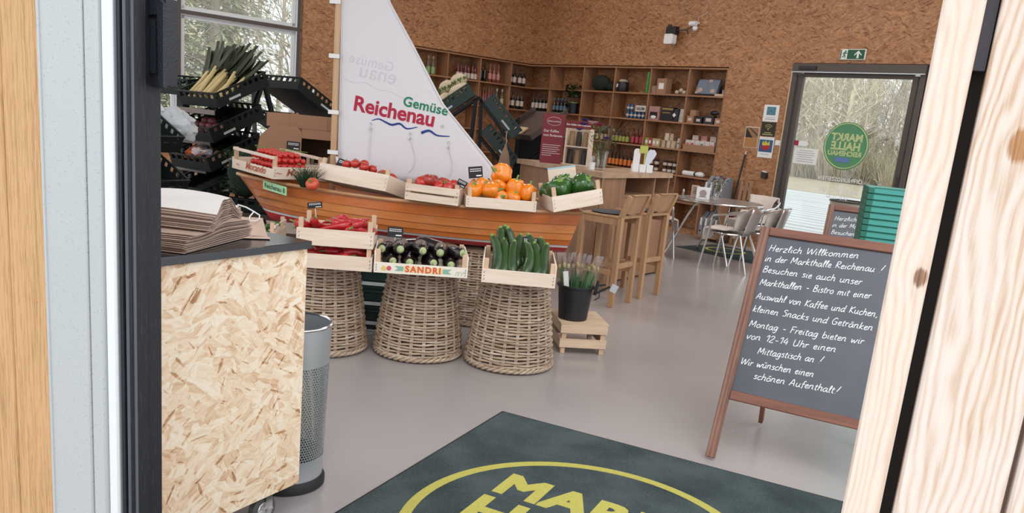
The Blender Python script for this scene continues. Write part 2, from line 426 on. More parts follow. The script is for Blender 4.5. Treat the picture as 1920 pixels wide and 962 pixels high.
for x in (3.80, 4.0, 4.2, 3.1, 3.3, 3.5):
    for z in (1.31, .905, 2.155):
        if z == .905 and x < 3.7: continue
        m = MB(); m.cyl((x, .06, z-.025-.012), .028, .024, 12); m.build('spot_lamp', BLACKP, SHR)

# window in the left wall
t = thing('window_1', None, None, mw=LWL); t['kind'] = 'structure'
FRL = pmat('window_frame_light', (.66, .68, .70), .4, var=.03)
for x in (4.745, 6.525, 8.255):
    m = MB(); m.box((x, -.10, 2.375), (.075, .10, 3.15), b=.006); m.mat(1).box((x, -.06, 2.375), (.055, .035, 3.15), b=.004); m.build('mullion', [FRL, BROWNMETAL], t)
for z in (.84, 2.55, 3.91):
    m = MB(); m.box((6.5, -.10, z), (3.6, .095, .075), b=.006); m.mat(1).box((6.5, -.062, z), (3.6, .035, .055), b=.004); m.build('transom', [FRL, BROWNMETAL], t)
for x0, x1 in ((4.79, 6.48), (6.57, 8.21)):
    for z0, z1 in ((.88, 2.51), (2.59, 3.87)):
        m = MB()
        for (a, b) in (((x0+.02, z0), (x0+.02, z1)), ((x1-.02, z0), (x1-.02, z1)), ((x0, z0+.02), (x1, z0+.02)), ((x0, z1-.02), (x1, z1-.02))):
            m.bar((a[0], -.115, a[1]), (b[0], -.115, b[1]), .05, .04, (0, 1, 0))
        m.build('sash', FRL, t)
        m = MB(); m.box(((x0+x1)/2, -.125, (z0+z1)/2), (x1-x0, .008, z1-z0)); m.build('pane', PANE, t)
m = MB(); m.box((6.5, -.20, 2.375), (3.6, .02, .01)); 

# glass door in the back wall
d = thing('door_1', None, None, mw=BLD); d['kind'] = 'structure'
DX0, DX1, DH = 5.515, 7.345, 2.645
m = MB(); m.box(((DX0+DX1)/2, .03, DH-.055), (DX1-DX0, .16, .11), b=.004); m.mat(1).box(((DX0+DX1)/2, -.055, DH-.115), (DX1-DX0, .012, .012)); m.build('header', [BROWNMETAL, GREYMETAL], d)
for x in (DX0+.035, DX1-.035):
    m = MB(); m.box((x, .06, (DH-.11)/2), (.07, .16, DH-.11), b=.004); m.build('jamb', BROWNMETAL, d)
m = MB(); m.box((DX0-.008, -.012, DH/2), (.016, .02, DH)); m.build('edge_strip', pmat('pale_timber_strip', (.62, .45, .28), .6), d)
gx0, gx1, gz0, gz1 = 5.665, 7.175, .16, 2.475
m = MB(); m.box((gx0-.03, .05, 1.26), (.065, .06, 2.50), b=.004); m.box((gx1+.035, .05, 1.26), (.075, .06, 2.50), b=.004)
m.box(((gx0+gx1)/2, .05, gz1+.03), (gx1-gx0, .06, .065), b=.004); m.box(((gx0+gx1)/2, .05, .09), (gx1-gx0, .06, .14), b=.004); m.build('leaf_frame', BROWNMETAL, d)
m = MB(); m.box(((gx0+gx1)/2, .055, (gz0+gz1)/2), (gx1-gx0, .01, gz1-gz0)); m.build('pane', PANE, d)
m = MB(); m.box((DX0+.24, -.055, DH-.06), (.26, .03, .045), b=.004); m.build('closer_unit', BLACKP, d)
m = MB(); m.tube([(gx1+.035, .0, .95), (gx1+.035, -.03, .95), (gx1+.035, -.03, 1.25), (gx1+.035, .0, 1.25)], .012, 8); m.build('pull_handle', BROWNMETAL, d)
# round sticker on the glass (read from behind), opening hours, notice and exit flag
STG = pmat('sticker_green', (.085, .26, .125), .5); STY = pmat('sticker_yellow', (.48, .56, .26), .5); STB = pmat('sticker_blue', (.12, .2, .45), .5)
sx, sz, sr_ = 6.445, 1.585, .318
FB = Matrix(((1,0,0,0),(0,0,-1,0),(0,1,0,0),(0,0,0,1)))      # xy drawing -> x,z facing -y
m = MB(); m.cyl((sx, .045, sz), sr_, .003, 48, rotm(90)); m.build('sticker', STG, d)
m = MB()
m.tube([(sx+(sr_-.02)*math.cos(a), .042, sz+(sr_-.02)*math.sin(a)) for a in np.linspace(0, 2*PI, 49)[:-1]], .008, 6, True)
MIR = Matrix.Scale(-1, 4, (1, 0, 0))
for body, z, s in (('MARKT', 1.655, .135), ('HALLE', 1.535, .145), ('REICHENAU', 1.455, .088)):
    add_text(m, body, s, Matrix.Translation((sx, .041, z)) @ FB @ MIR, bold=.006*s/.14)
st = m.build('sticker_lettering', STY, d)
m = MB(); m.box((sx-.02, .041, 1.40), (.2, .002, .06)); m.build('sticker_stamp', STB, d)
m = MB()
for body, z, s in (('ÖFFNUNGSZEITEN', 1.11, .075), ('MO-FR 8 - 18 Uhr', .955, .075), ('SA 8 - 13 Uhr', .87, .055)):
    add_text(m, body, s, Matrix.Translation((sx, .044, z)) @ FB @ MIR, bold=.001)
m.build('hours_lettering', WHITEP, d)
m = MB(); m.box((5.885, .044, 1.40), (.36, .003, .22)); m.build('notice', PAPER, d)
m = MB()
for k in range(6): m.box((5.885, .0415, 1.475-.03*k), (.26 if k % 3 else .2, .002, .006))
m.build('notice_print', pmat('print_grey', (.30, .30, .34), .7), d)
m = MB(); m.prism([(5.69, 1.535), (5.87, 1.535), (5.905, 1.57), (5.87, 1.605), (5.69, 1.605)], 0, .003, Matrix.Translation((0, .044, 0)) @ FB); m.build('arrow_card', PAPER, d)
m = MB(); m.box((5.715, .0405, 1.57), (.07, .002, .07)); m.build('arrow_card_red', pmat('card_red', (.30, .02, .05), .6), d)

# ---------------------------------------------------------------- entrance facade round the camera
# ---------------------------------------------------------------- entrance facade: boards, frame and door post round the opening
LARCH = wood('larch_cladding', (.60, .365, .180), (.40, .215, .09), 'z', stretch=34, scale=150, rough=.75, fine=.9)
def board_mat(name, light, mid, dark, knot, white=.5):
    # planed softwood: vertical growth lines that flow round one knot (x, z in local metres, radius)
    m, t, p = newmat(name); L = t.links.new
    def N(op, a, b=None, c=None):
        n = t.nodes.new('ShaderNodeMath'); n.operation = op
        for i, q in enumerate((a, b, c)):
            if q is None: continue
            if isinstance(q, (int, float)): n.inputs[i].default_value = q
            else: L(q, n.inputs[i])
        return n.outputs[0]
    def noise_(sc, scale=1.0, det=4):
        mp = t.nodes.new('ShaderNodeMapping'); mp.inputs['Scale'].default_value = sc; L(tcn.outputs['Object'], mp.inputs['Vector'])
        n = t.nodes.new('ShaderNodeTexNoise'); n.inputs['Scale'].default_value = scale; n.inputs['Detail'].default_value = det; L(mp.outputs[0], n.inputs['Vector']); return n.outputs['Fac']
    tcn = t.nodes.new('ShaderNodeTexCoord'); sx = t.nodes.new('ShaderNodeSeparateXYZ'); L(tcn.outputs['Object'], sx.inputs[0]); X, Z = sx.outputs[0], sx.outputs[2]
    dx = N('SUBTRACT', X, knot[0]); dz = N('MULTIPLY', N('SUBTRACT', Z, knot[1]), .62)
    rr_ = N('SQRT', N('ADD', N('MULTIPLY', dx, dx), N('MULTIPLY', dz, dz)))
    bend = N('DIVIDE', N('MULTIPLY', dx, knot[2]*1.2), N('ADD', rr_, .006))
    warp = N('MULTIPLY', N('SUBTRACT', noise_((14, 1, 3.2), 1.0, 3), .5), .060)
    g = N('ADD', N('SUBTRACT', X, bend), warp)
    w = t.nodes.new('ShaderNodeTexWave'); w.wave_type = 'BANDS'; w.bands_direction = 'X'; w.inputs['Scale'].default_value = 36; w.inputs['Distortion'].default_value = .6; w.inputs['Detail'].default_value = 2
    cb = t.nodes.new('ShaderNodeCombineXYZ'); L(g, cb.inputs[0]); L(N('MULTIPLY', Z, .08), cb.inputs[2]); L(cb.outputs[0], w.inputs['Vector'])
    fine = noise_((420, 60, 12), 1.0, 5)
    f = N('ADD', N('MULTIPLY', w.outputs['Fac'], .42), N('MULTIPLY', fine, .55))
    r = ramp(t, [(.20, dark), (.40, mid), (.68, light)]); L(f, r.inputs[0])
    wh = ramp(t, [(.45, (0, 0, 0)), (.70, (white,)*3)]); L(noise_((16, 5, 4), 1.0, 6), wh.inputs[0])
    m1 = t.nodes.new('ShaderNodeMix'); m1.data_type = 'RGBA'; m1.inputs[7].default_value = (.80, .74, .70, 1); L(wh.outputs[0], m1.inputs[0]); L(r.outputs[0], m1.inputs[6])
    kr = ramp(t, [(.0, (1, 1, 1)), (.75, (.9, .9, .9)), (1.0, (0, 0, 0))]); L(N('DIVIDE', N('ADD', rr_, N('MULTIPLY', fine, .006)), knot[2]), kr.inputs[0])
    kc = ramp(t, [(.3, knot[3]), (.7, knot[4])]); L(fine, kc.inputs[0])
    m2 = t.nodes.new('ShaderNodeMix'); m2.data_type = 'RGBA'; L(kr.outputs[0], m2.inputs[0]); L(m1.outputs[2], m2.inputs[6]); L(kc.outputs[0], m2.inputs[7]); L(m2.outputs[2], p.inputs['Base Color'])
    p.inputs['Roughness'].default_value = .7
    b = t.nodes.new('ShaderNodeBump'); b.inputs['Strength'].default_value = .25; b.inputs['Distance'].default_value = .002; L(f, b.inputs['Height']); L(b.outputs[0], p.inputs['Normal'])
    return m
KNOTTY = board_mat('weathered_knotty_spruce', (.76, .66, .58), (.70, .56, .46), (.58, .39, .26), (1.440, 1.524, .016, (.30, .12, .03), (.52, .26, .10)), .55)
PALE = board_mat('pale_planed_spruce', (.80, .68, .59), (.77, .63, .53), (.70, .53, .42), (1.3735, 1.370, .011, (.12, .05, .025), (.40, .20, .10)), .25)
# frame paint with rain drops standing on it
WETGREY, t, p = newmat('wet_grey_paint'); L = t.links.new
p.inputs['Base Color'].default_value = (.455, .485, .50, 1); p.inputs['Roughness'].default_value = .35
tcn = t.nodes.new('ShaderNodeTexCoord'); v = t.nodes.new('ShaderNodeTexVoronoi'); v.inputs['Scale'].default_value = 190
nn = t.nodes.new('ShaderNodeTexNoise'); nn.inputs['Scale'].default_value = 40; L(tcn.outputs['Object'], nn.inputs['Vector'])
L(tcn.outputs['Object'], v.inputs['Vector'])
sp = t.nodes.new('ShaderNodeSeparateColor'); L(v.outputs['Color'], sp.inputs[0])
g1 = t.nodes.new('ShaderNodeMath'); g1.operation = 'LESS_THAN'; g1.inputs[1].default_value = .22; L(sp.outputs[0], g1.inputs[0])
r1 = ramp(t, [(.0, (1,1,1)), (.25, (.8,.8,.8)), (.34, (0,0,0))]); L(v.outputs['Distance'], r1.inputs[0])
mm = t.nodes.new('ShaderNodeMath'); mm.operation = 'MULTIPLY'; L(g1.outputs[0], mm.inputs[0]); L(r1.outputs[0], mm.inputs[1])
b = t.nodes.new('ShaderNodeBump'); b.inputs['Strength'].default_value = .55; b.inputs['Distance'].default_value = .002
L(mm.outputs[0], b.inputs['Height']); L(b.outputs[0], p.inputs['Normal'])
rg = ramp(t, [(0, (.38,)*3), (.4, (.08,)*3)]); L(mm.outputs[0], rg.inputs[0]); L(rg.outputs[0], p.inputs['Roughness'])

m = MB()
for i, (x0, x1) in enumerate(((-.292, -.1445), (-.442, -.295), (-.592, -.445), (-.742, -.595))):
    m.box(((x0+x1)/2, .012, 1.45), (x1-x0, .026, 3.3), b=.0025)
for z in (.95, 1.42, 1.05): m.cyl((-.152 if z != 1.05 else -.21, -.001, z), .0022, .003, 8, rotm(90))
m.box((-.45, .035, 1.45), (.60, .02, 3.3)); struct(m.build('wall_front', LARCH, mw=ENT))
m = MB()
m.box((-.0795, .0, 1.45), (.118, .05, 3.3), b=.003); m.box((-.137, -.003, 1.45), (.007, .05, 3.3), b=.001)
m.box((.0005, .002, 1.45), (.036, .05, 3.3), b=.003); m.mat(1).box((.0335, .008, 1.45), (.028, .05, 3.3), b=.004)
m.mat(0).box((-.02, .06, 1.45), (.10, .07, 3.3))
struct(m.build('trim_1', [WETGREY, pmat('white_frame', (.74, .77, .80), .4)], mw=ENT))
m = MB()
m.box((.0615, .0125, 1.45), (.025, .045, 3.3), b=.002); m.mat(1).box((.0535, -.011, 1.45), (.005, .006, 3.3), b=.001)
m.mat(0).box((.0655, -.012, 1.45), (.005, .010, 3.3), b=.001); m.mat(1).box((.0725, -.0105, 1.45), (.003, .006, 3.3), b=.001); m.tube([(.0745, .004, -.2), (.0745, .004, 3.1)], .0032, 8)
m.mat(0).box((.050, .05, 1.45), (.03, .05, 3.3), b=.003)
SEAL, t, p = newmat('worn_black_seal'); L = t.links.new
tcn = t.nodes.new('ShaderNodeTexCoord'); mp = t.nodes.new('ShaderNodeMapping'); mp.inputs['Scale'].default_value = (400, 400, 30); L(tcn.outputs['Object'], mp.inputs['Vector'])
n1 = t.nodes.new('ShaderNodeTexNoise'); n1.inputs['Scale'].default_value = 1; n1.inputs['Detail'].default_value = 4; L(mp.outputs[0], n1.inputs['Vector'])
rr = ramp(t, [(.56, (.006, .0065, .011)), (.90, (.05, .055, .068))]); L(n1.outputs['Fac'], rr.inputs[0]); L(rr.outputs[0], p.inputs['Base Color']); p.inputs['Roughness'].default_value = .5
struct(m.build('trim_2', [SEAL, pmat('seal_grey', (.085, .092, .115), .35)], mw=ENT))
m = MB(); m.box((1.3612, .03, 1.45), (.0415, .075, 3.3), b=.003); struct(m.build('trim_3', PALE, mw=ENT))
m = MB(); m.box((1.392, .05, 1.45), (.03, .04, 3.3)); struct(m.build('trim_4', pmat('dark_joint', (.02, .016, .015), .7), mw=ENT))
m = MB(); m.box((1.3885, .03, 2.05), (.012, .03, .9)); struct(m.build('trim_5', pmat('joint_cover_grey', (.10, .10, .13), .5), mw=ENT))
m = MB()
for x0, x1 in ((1.396, 1.5015), (1.5075, 1.62), (1.626, 1.74)): m.box(((x0+x1)/2, .012, 1.45), (x1-x0, .05, 3.3), b=.003)
struct(m.build('wall_right', KNOTTY, mw=ENT))

# black plastic housing fixed to the inside of the frame, top left
def rrect(x0, x1, z0, z1, r, n=5):
    P = []
    for (cx_, cz_, a0) in ((x1-r, z1-r, 0), (x0+r, z1-r, 90), (x0+r, z0+r, 180), (x1-r, z0+r, 270)):
        for k in range(n+1):
            a = R(a0+90*k/n); P.append((cx_+r*math.cos(a), cz_+r*math.sin(a)))
    return P
t = thing('door_housing', 'black plastic housing with a recessed panel fixed high inside the door frame', 'plastic box', mw=ENT @ Matrix.Translation((.078, .062, 1.50)))
m = MB(); m.prism(rrect(-.034, .025, .0, .156, .006), -.010, .016, FB.inverted() if False else Matrix(((1,0,0,0),(0,0,1,0),(0,1,0,0),(0,0,0,1)))); m.build('body', BLUEBLACK, t)
XZ = Matrix(((1,0,0,0),(0,0,1,0),(0,1,0,0),(0,0,0,1)))
m = MB(); m.prism([(.0255, .001), (.0255, .146), (.018, .155), (-.012, .157)] + [(-.012+.016*math.cos(R(a))-.004, .141+.016*math.sin(R(a))) for a in range(90, 290, 20)] + [(.010, .127), (.014, .001)], -.017, -.008, XZ); m.build('raised_rim', BLUEBLACK, t)
m = MB(); m.prism([(-.016, .026), (.004, .024), (.004, .118), (-.016, .12)], -.015, -.008, XZ); m.build('inner_panel', BLUEBLACK, t)
m = MB(); m.box((-.02, .03, .07), (.03, .03, .05)); m.build('bracket', BLUEBLACK, t)

# ---------------------------------------------------------------- mat
MW = Matrix.Translation((.003, 4.026, 0)) @ Matrix.Rotation(YE, 4, 'Z')
MATC, t_, p = newmat('mat_pile'); L = t_.links.new
tcn = t_.nodes.new('ShaderNodeTexCoord'); n1 = t_.nodes.new('ShaderNodeTexNoise'); n1.inputs['Scale'].default_value = 170; n1.inputs['Detail'].default_value = 3
n2 = t_.nodes.new('ShaderNodeTexNoise'); n2.inputs['Scale'].default_value = 3.2; n2.inputs['Detail'].default_value = 6
L(tcn.outputs['Object'], n1.inputs['Vector']); L(tcn.outputs['Object'], n2.inputs['Vector'])
md = t_.nodes.new('ShaderNodeMath'); md.operation = 'MULTIPLY_ADD'; md.inputs[1].default_value = .7; L(n1.outputs['Fac'], md.inputs[0]); L(n2.outputs['Fac'], md.inputs[2])
rr = ramp(t_, [(.45, (.020, .030, .032)), (.8, (.048, .066, .070)), (1.05, (.075, .097, .10))]); L(md.outputs[0], rr.inputs[0]); L(rr.outputs[0], p.inputs['Base Color']); p.inputs['Roughness'].default_value = .95; p.inputs['Specular IOR Level'].default_value = .15
b = t_.nodes.new('ShaderNodeBump'); b.inputs['Strength'].default_value = .6; b.inputs['Distance'].default_value = .006; L(n1.outputs['Fac'], b.inputs['Height']); L(b.outputs[0], p.inputs['Normal'])
MATY = pmat('mat_yellow_pile', (.50, .46, .115), .95, var=.18, vscale=90, bump=.5, bscale=170, spec=.15)
t = thing('door_mat', 'large dark grey-green entrance mat with a yellow ring and lettering', 'door mat', mw=MW)
m = MB(); m.prism(rrect(.012, 1.695, -2.04, -.012, .01), .0, .008); m.build('pile', MATC, t)
m = MB()
for (x0, x1, y0, y1) in ((0, 1.707, -.012, 0), (0, 1.707, -2.052, -2.04), (0, .012, -2.04, -.012), (1.695, 1.707, -2.04, -.012)): m.box(((x0+x1)/2, (y0+y1)/2, .003), (x1-x0, y1-y0, .006), b=.0015)
m.build('rubber_edge', RUBBER, t)
m = MB(); ro, ri = .692, .648
vs = []; fs = []
for k in range(96):
    a = 2*PI*k/96; c_, s_ = math.cos(a), math.sin(a)
    vs += [(.853+ro*c_, -1.026+ro*s_, .0085), (.853+ri*c_, -1.026+ri*s_, .0085)]
    j = (k+1) % 96; fs.append((2*k, 2*j, 2*j+1, 2*k+1))
m.add(vs, fs); m.build('ring', MATY, t)
m = MB()
for body, y, s in (('MARKT', -.860, .275), ('HALLE', -1.145, .325)): fat_text(m, body, s, Matrix.Translation((.853, y, .0086)), .011, spacing=1.04)
add_text(m, 'REICHENAU', .19, Matrix.Translation((.853, -1.33, .0086)), bold=.006)
m.build('lettering', MATY, t)

# ---------------------------------------------------------------- chipboard cabinet on castors with black worktop, paper bags on it
CA = R(-119.5+180)          # direction of the panel we see, corner towards the back
CW = Matrix.Translation((-.709, 2.70, 0)) @ Matrix.Rotation(R(60.5), 4, 'Z')      # x along the seen face (away), y to the left
ZT, ZB, CL, CD = 1.040, .148, 1.05, .66
t = thing('rolling_cabinet', 'waist-high pale chipboard cabinet on castors with a black worktop by the entrance', 'cabinet', mw=CW)
m = MB(); m.box((-CL/2, .011, (ZT-.026+ZB)/2), (CL, .018, ZT-.026-ZB), b=.0015); m.build('side_panel', OSBC, t)
m = MB(); m.box((-CL/2, CD-.02, (ZT-.026+ZB)/2), (CL, .018, ZT-.026-ZB), b=.0015); m.build('side_panel', OSBC, t)
m = MB(); m.box((0, 0, 0), (CD-.06, .018, ZT-.026-ZB), b=.001); m.build('end_panel', pmat('panel_edge_dark', (.12, .12, .13), .5), t, loc=(-.010, CD/2-.005, (ZT-.026+ZB)/2), rot=(0, 0, R(90)))
m = MB(); m.box((0, 0, 0), (CD-.06, .018, ZT-.026-ZB), b=.001); m.build('end_panel', OSBC, t, loc=(-CL+.010, CD/2-.005, (ZT-.026+ZB)/2), rot=(0, 0, R(90)))
m = MB(); m.box((-CL/2, CD/2, ZB+.009), (CL-.04, CD-.08, .018)); m.build('base_board', OSBC, t)
m = MB(); m.box((-CL/2+.004, CD/2-.003, ZT-.013), (CL+.012, CD+.012, .026), b=.002); m.build('worktop', pmat('black_laminate', (.022, .024, .030), .16, var=.05, spec=.8), t)
for x in (-.085, -CL+.12):
    for y in (.085, CD-.09):
        c = MB(); c.box((x, y, ZB-.004), (.07, .07, .006)); c.box((x, y+.024, ZB-.045), (.03, .003, .08)); c.box((x, y-.024, ZB-.045), (.03, .003, .08)); c.cyl((x, y, ZB-.014), .022, .018, 14)
        co = c.build('castor', CHROME, t)
        c = MB(); c.cyl((x-.012, y, .054), .054, .034, 28, rotm(90), b=.006); c.build('castor_wheel', pmat('castor_tyre', (.08, .085, .09), .4), co)
        c = MB(); c.cyl((x-.012, y, .054), .036, .040, 24, rotm(90), b=.004); c.build('castor_hub', ALU, co)
        if y < .2:
            c = MB()
            for k in range(4): c.box((x-.012, y-.021, .054), (.066, .004, .008), rotm(0, 45*k, 0))
            c.build('castor_spokes', CHROME, co)

# stack of folded kraft paper bags, sagging over one another
BAGT = pmat('bag_top_white', (.72, .69, .67), .85, var=.05, vscale=25)
BAGP = pmat('bag_paper', (.46, .335, .27), .85, var=.14, vscale=16)
NB = 22
def bag_z(x, y, h):       # one sagging surface shared by the whole stack, in stack coordinates
    e = min(1, max(0, (x+.02)/.26)); e = e*e*(3-2*e)
    return h*(1 - .38*e) + h*(.16*math.sin(x*9+1.2) + .12*math.cos(y*9.0) + .05*math.sin(x*31+y*17)) 
def bag_sheet(k, dx, dy, rz, lx, ly):
    m = MB(); th = .0022; h = .001 + k*.0054; c_, s_ = math.cos(R(rz)), math.sin(R(rz))
    def f(u, v, top):
        x = (u-.5)*lx; y = (v-.5)*ly; X = dx + c_*x - s_*y; Y = dy + s_*x + c_*y
        return (X, Y, bag_z(X, Y, h) + (th if top else 0))
    nu, nv = 18, 8
    top = MB().grid(lambda u, v: f(u, v, 1), nu, nv); bot = MB().grid(lambda u, v: f(u, v, 0), nu, nv)
    m.mat(1 if k == NB-1 else 0).add(top.v, top.f); m.mat(0).add(bot.v, [q[::-1] for q in bot.f])
    idx = [i*(nv+1) for i in range(nu+1)] + [nu*(nv+1)+j for j in range(1, nv+1)] + [i*(nv+1)+nv for i in range(nu-1, -1, -1)] + [j for j in range(nv-1, 0, -1)]
    vs = [top.v[i] for i in idx] + [bot.v[i] for i in idx]; q = len(idx)
    m.add(vs, [(i, i+q, (i+1) % q+q, (i+1) % q) for i in range(q)])
    return m
for k in range(NB):
    j = rnd.uniform(-1, 1); up = k >= 11
    o = bag_sheet(k, (.022 if up else -.03)+.008*j, (.02 if up else 0)+.005*rnd.uniform(-1, 1), (4 if up else -7)+k*.35+1.2*j, .46, .29).build('paper_bag', [BAGP, BAGT], mw=CW @ TR(-.31, .235, ZT+.0015, rz=29))
    tag(o, 'topmost paper bag of the stack on the black worktop, whitish face up' if k == NB-1 else 'brown folded paper carrier bag in the stack on the black worktop', 'paper bag', 'paper bags stacked on the worktop')
t = thing('bag_tag', 'small beige cardboard tag with a white string loop leaning on the paper bags', 'tag', mw=CW @ TR(-.118, .140, ZT+.0015, rz=-38))
m = MB(); m.grid(lambda u, v: ((u-.5)*.098*(1-.30*v), .030*v+.010*math.sin(u*PI), .002+.058*v), 8, 6); m.grid(lambda u, v: ((.5-u)*.098*(1-.30*v), .033*v+.010*math.sin(u*PI)+.002, .002+.058*v), 8, 6); m.grid(lambda u, v: ((u-.5)*.11, -.045+.045*v, .002), 4, 3); m.build('card', pmat('card_beige', (.62, .46, .38), .8), t)
m = MB(); m.tube([(.01, .022, .050), (.022, .02, .058), (.024, .028, .070), (.006, .04, .080), (-.018, .05, .092), (-.045, .062, .098)], .0026, 6); m.tube([(.01, .022, .050), (-.010, .02, .052), (-.008, .028, .064), (.006, .04, .080)], .0024, 6); m.build('string', PAPER, t)

# perforated waste bin behind the cabinet
PERF, t_, p = newmat('perforated_steel'); L = t_.links.new
tcn = t_.nodes.new('ShaderNodeTexCoord'); sx_ = t_.nodes.new('ShaderNodeSeparateXYZ'); L(tcn.outputs['Object'], sx_.inputs[0])
at = t_.nodes.new('ShaderNodeMath'); at.operation = 'ARCTAN2'; L(sx_.outputs[1], at.inputs[0]); L(sx_.outputs[0], at.inputs[1])
mu = t_.nodes.new('ShaderNodeMath'); mu.operation = 'MULTIPLY'; mu.inputs[1].default_value = .15; L(at.outputs[0], mu.inputs[0])
cb = t_.nodes.new('ShaderNodeCombineXYZ'); L(mu.outputs[0], cb.inputs[0]); L(sx_.outputs[2], cb.inputs[1])
def hexd(off):
    a = t_.nodes.new('ShaderNodeMapping'); a.inputs['Scale'].default_value = (84, 48, 1); a.inputs['Location'].default_value = (off, off, 0); L(cb.outputs[0], a.inputs['Vector'])
    f = t_.nodes.new('ShaderNodeVectorMath'); f.operation = 'FRACTION'; L(a.outputs[0], f.inputs[0])
    s = t_.nodes.new('ShaderNodeVectorMath'); s.operation = 'SUBTRACT'; s.inputs[1].default_value = (.5, .5, 0); L(f.outputs[0], s.inputs[0])
    q = t_.nodes.new('ShaderNodeVectorMath'); q.operation = 'MULTIPLY'; q.inputs[1].default_value = (.58, 1, 0); L(s.outputs[0], q.inputs[0])
    l = t_.nodes.new('ShaderNodeVectorMath'); l.operation = 'LENGTH'; L(q.outputs[0], l.inputs[0]); return l.outputs['Value']
mn = t_.nodes.new('ShaderNodeMath'); mn.operation = 'MINIMUM'; L(hexd(0), mn.inputs[0]); L(hexd(.5), mn.inputs[1])
lt = t_.nodes.new('ShaderNodeMath'); lt.operation = 'LESS_THAN'; lt.inputs[1].default_value = .215; L(mn.outputs[0], lt.inputs[0])
za = t_.nodes.new('ShaderNodeMath'); za.operation = 'GREATER_THAN'; za.inputs[1].default_value = .13; L(sx_.outputs[2], za.inputs[0])
zb = t_.nodes.new('ShaderNodeMath'); zb.operation = 'LESS_THAN'; zb.inputs[1].default_value = .515; L(sx_.outputs[2], zb.inputs[0])
mz = t_.nodes.new('ShaderNodeMath'); mz.operation = 'MULTIPLY'; L(za.outputs[0], mz.inputs[0]); L(zb.outputs[0], mz.inputs[1])
ma = t_.nodes.new('ShaderNodeMath'); ma.operation = 'MULTIPLY'; L(mz.outputs[0], ma.inputs[0]); L(lt.outputs[0], ma.inputs[1])
iv = t_.nodes.new('ShaderNodeMath'); iv.operation = 'SUBTRACT'; iv.inputs[0].default_value = 1; L(ma.outputs[0], iv.inputs[1]); L(iv.outputs[0], p.inputs['Alpha'])
p.inputs['Base Color'].default_value = (.50, .52, .55, 1); p.inputs['Metallic'].default_value = .7; p.inputs['Roughness'].default_value = .36
BINX, BINY = -.838, 3.005
t = thing('waste_bin', 'tall perforated grey metal waste bin tucked behind the chipboard cabinet', 'waste bin', (BINX, BINY, 0))
m = MB(); m.lathe([(.135, .045), (.150, .665), (.147, .665), (.132, .048)], 64); m.build('bin_body', PERF, t)
m = MB(); m.lathe([(.131, .046), (.0, .046), (.0, .05), (.131, .05)], 40); m.build('bin_floor', pmat('bin_inside', (.10, .105, .115), .5, .3), t)
m = MB(); m.tube([(.150*math.cos(a), .150*math.sin(a), .668) for a in np.linspace(0, 2*PI, 65)[:-1]], .0055, 8, True); m.build('rim', CHROME, t)
m = MB(); m.lathe([(.14, .0), (.146, .004), (.146, .030), (.1365, .046), (.132, .046), (.132, .0)], 64); m.build('rubber_foot', RUBBER, t)
# ---------------------------------------------------------------- wicker baskets standing upside down as plinths
WICK, t_, p = newmat('wicker_cane'); L = t_.links.new
tcn = t_.nodes.new('ShaderNodeTexCoord'); mp = t_.nodes.new('ShaderNodeMapping'); mp.inputs['Scale'].default_value = (5, 5, 75)
L(tcn.outputs['Object'], mp.inputs['Vector']); n1 = t_.nodes.new('ShaderNodeTexNoise'); n1.inputs['Scale'].default_value = 1.0; n1.inputs['Detail'].default_value = 5; n1.inputs['Roughness'].default_value = .7
L(mp.outputs[0], n1.inputs['Vector'])
rr = ramp(t_, [(.28, (.19, .115, .072)), (.46, (.36, .255, .18)), (.60, (.49, .39, .30)), (.76, (.64, .57, .50))]); L(n1.outputs['Fac'], rr.inputs[0]); L(rr.outputs[0], p.inputs['Base Color']); p.inputs['Roughness'].default_value = .6
def bprof(z):
    P = [(0, .268), (.03, .276), (.09, .270), (.2, .256), (.33, .238), (.45, .219), (.53, .206), (.565, .198)]
    for (a, ra), (b, rb) in zip(P, P[1:]):
        if z <= b: return ra + (rb-ra)*(z-a)/(b-a)
    return P[-1][1]
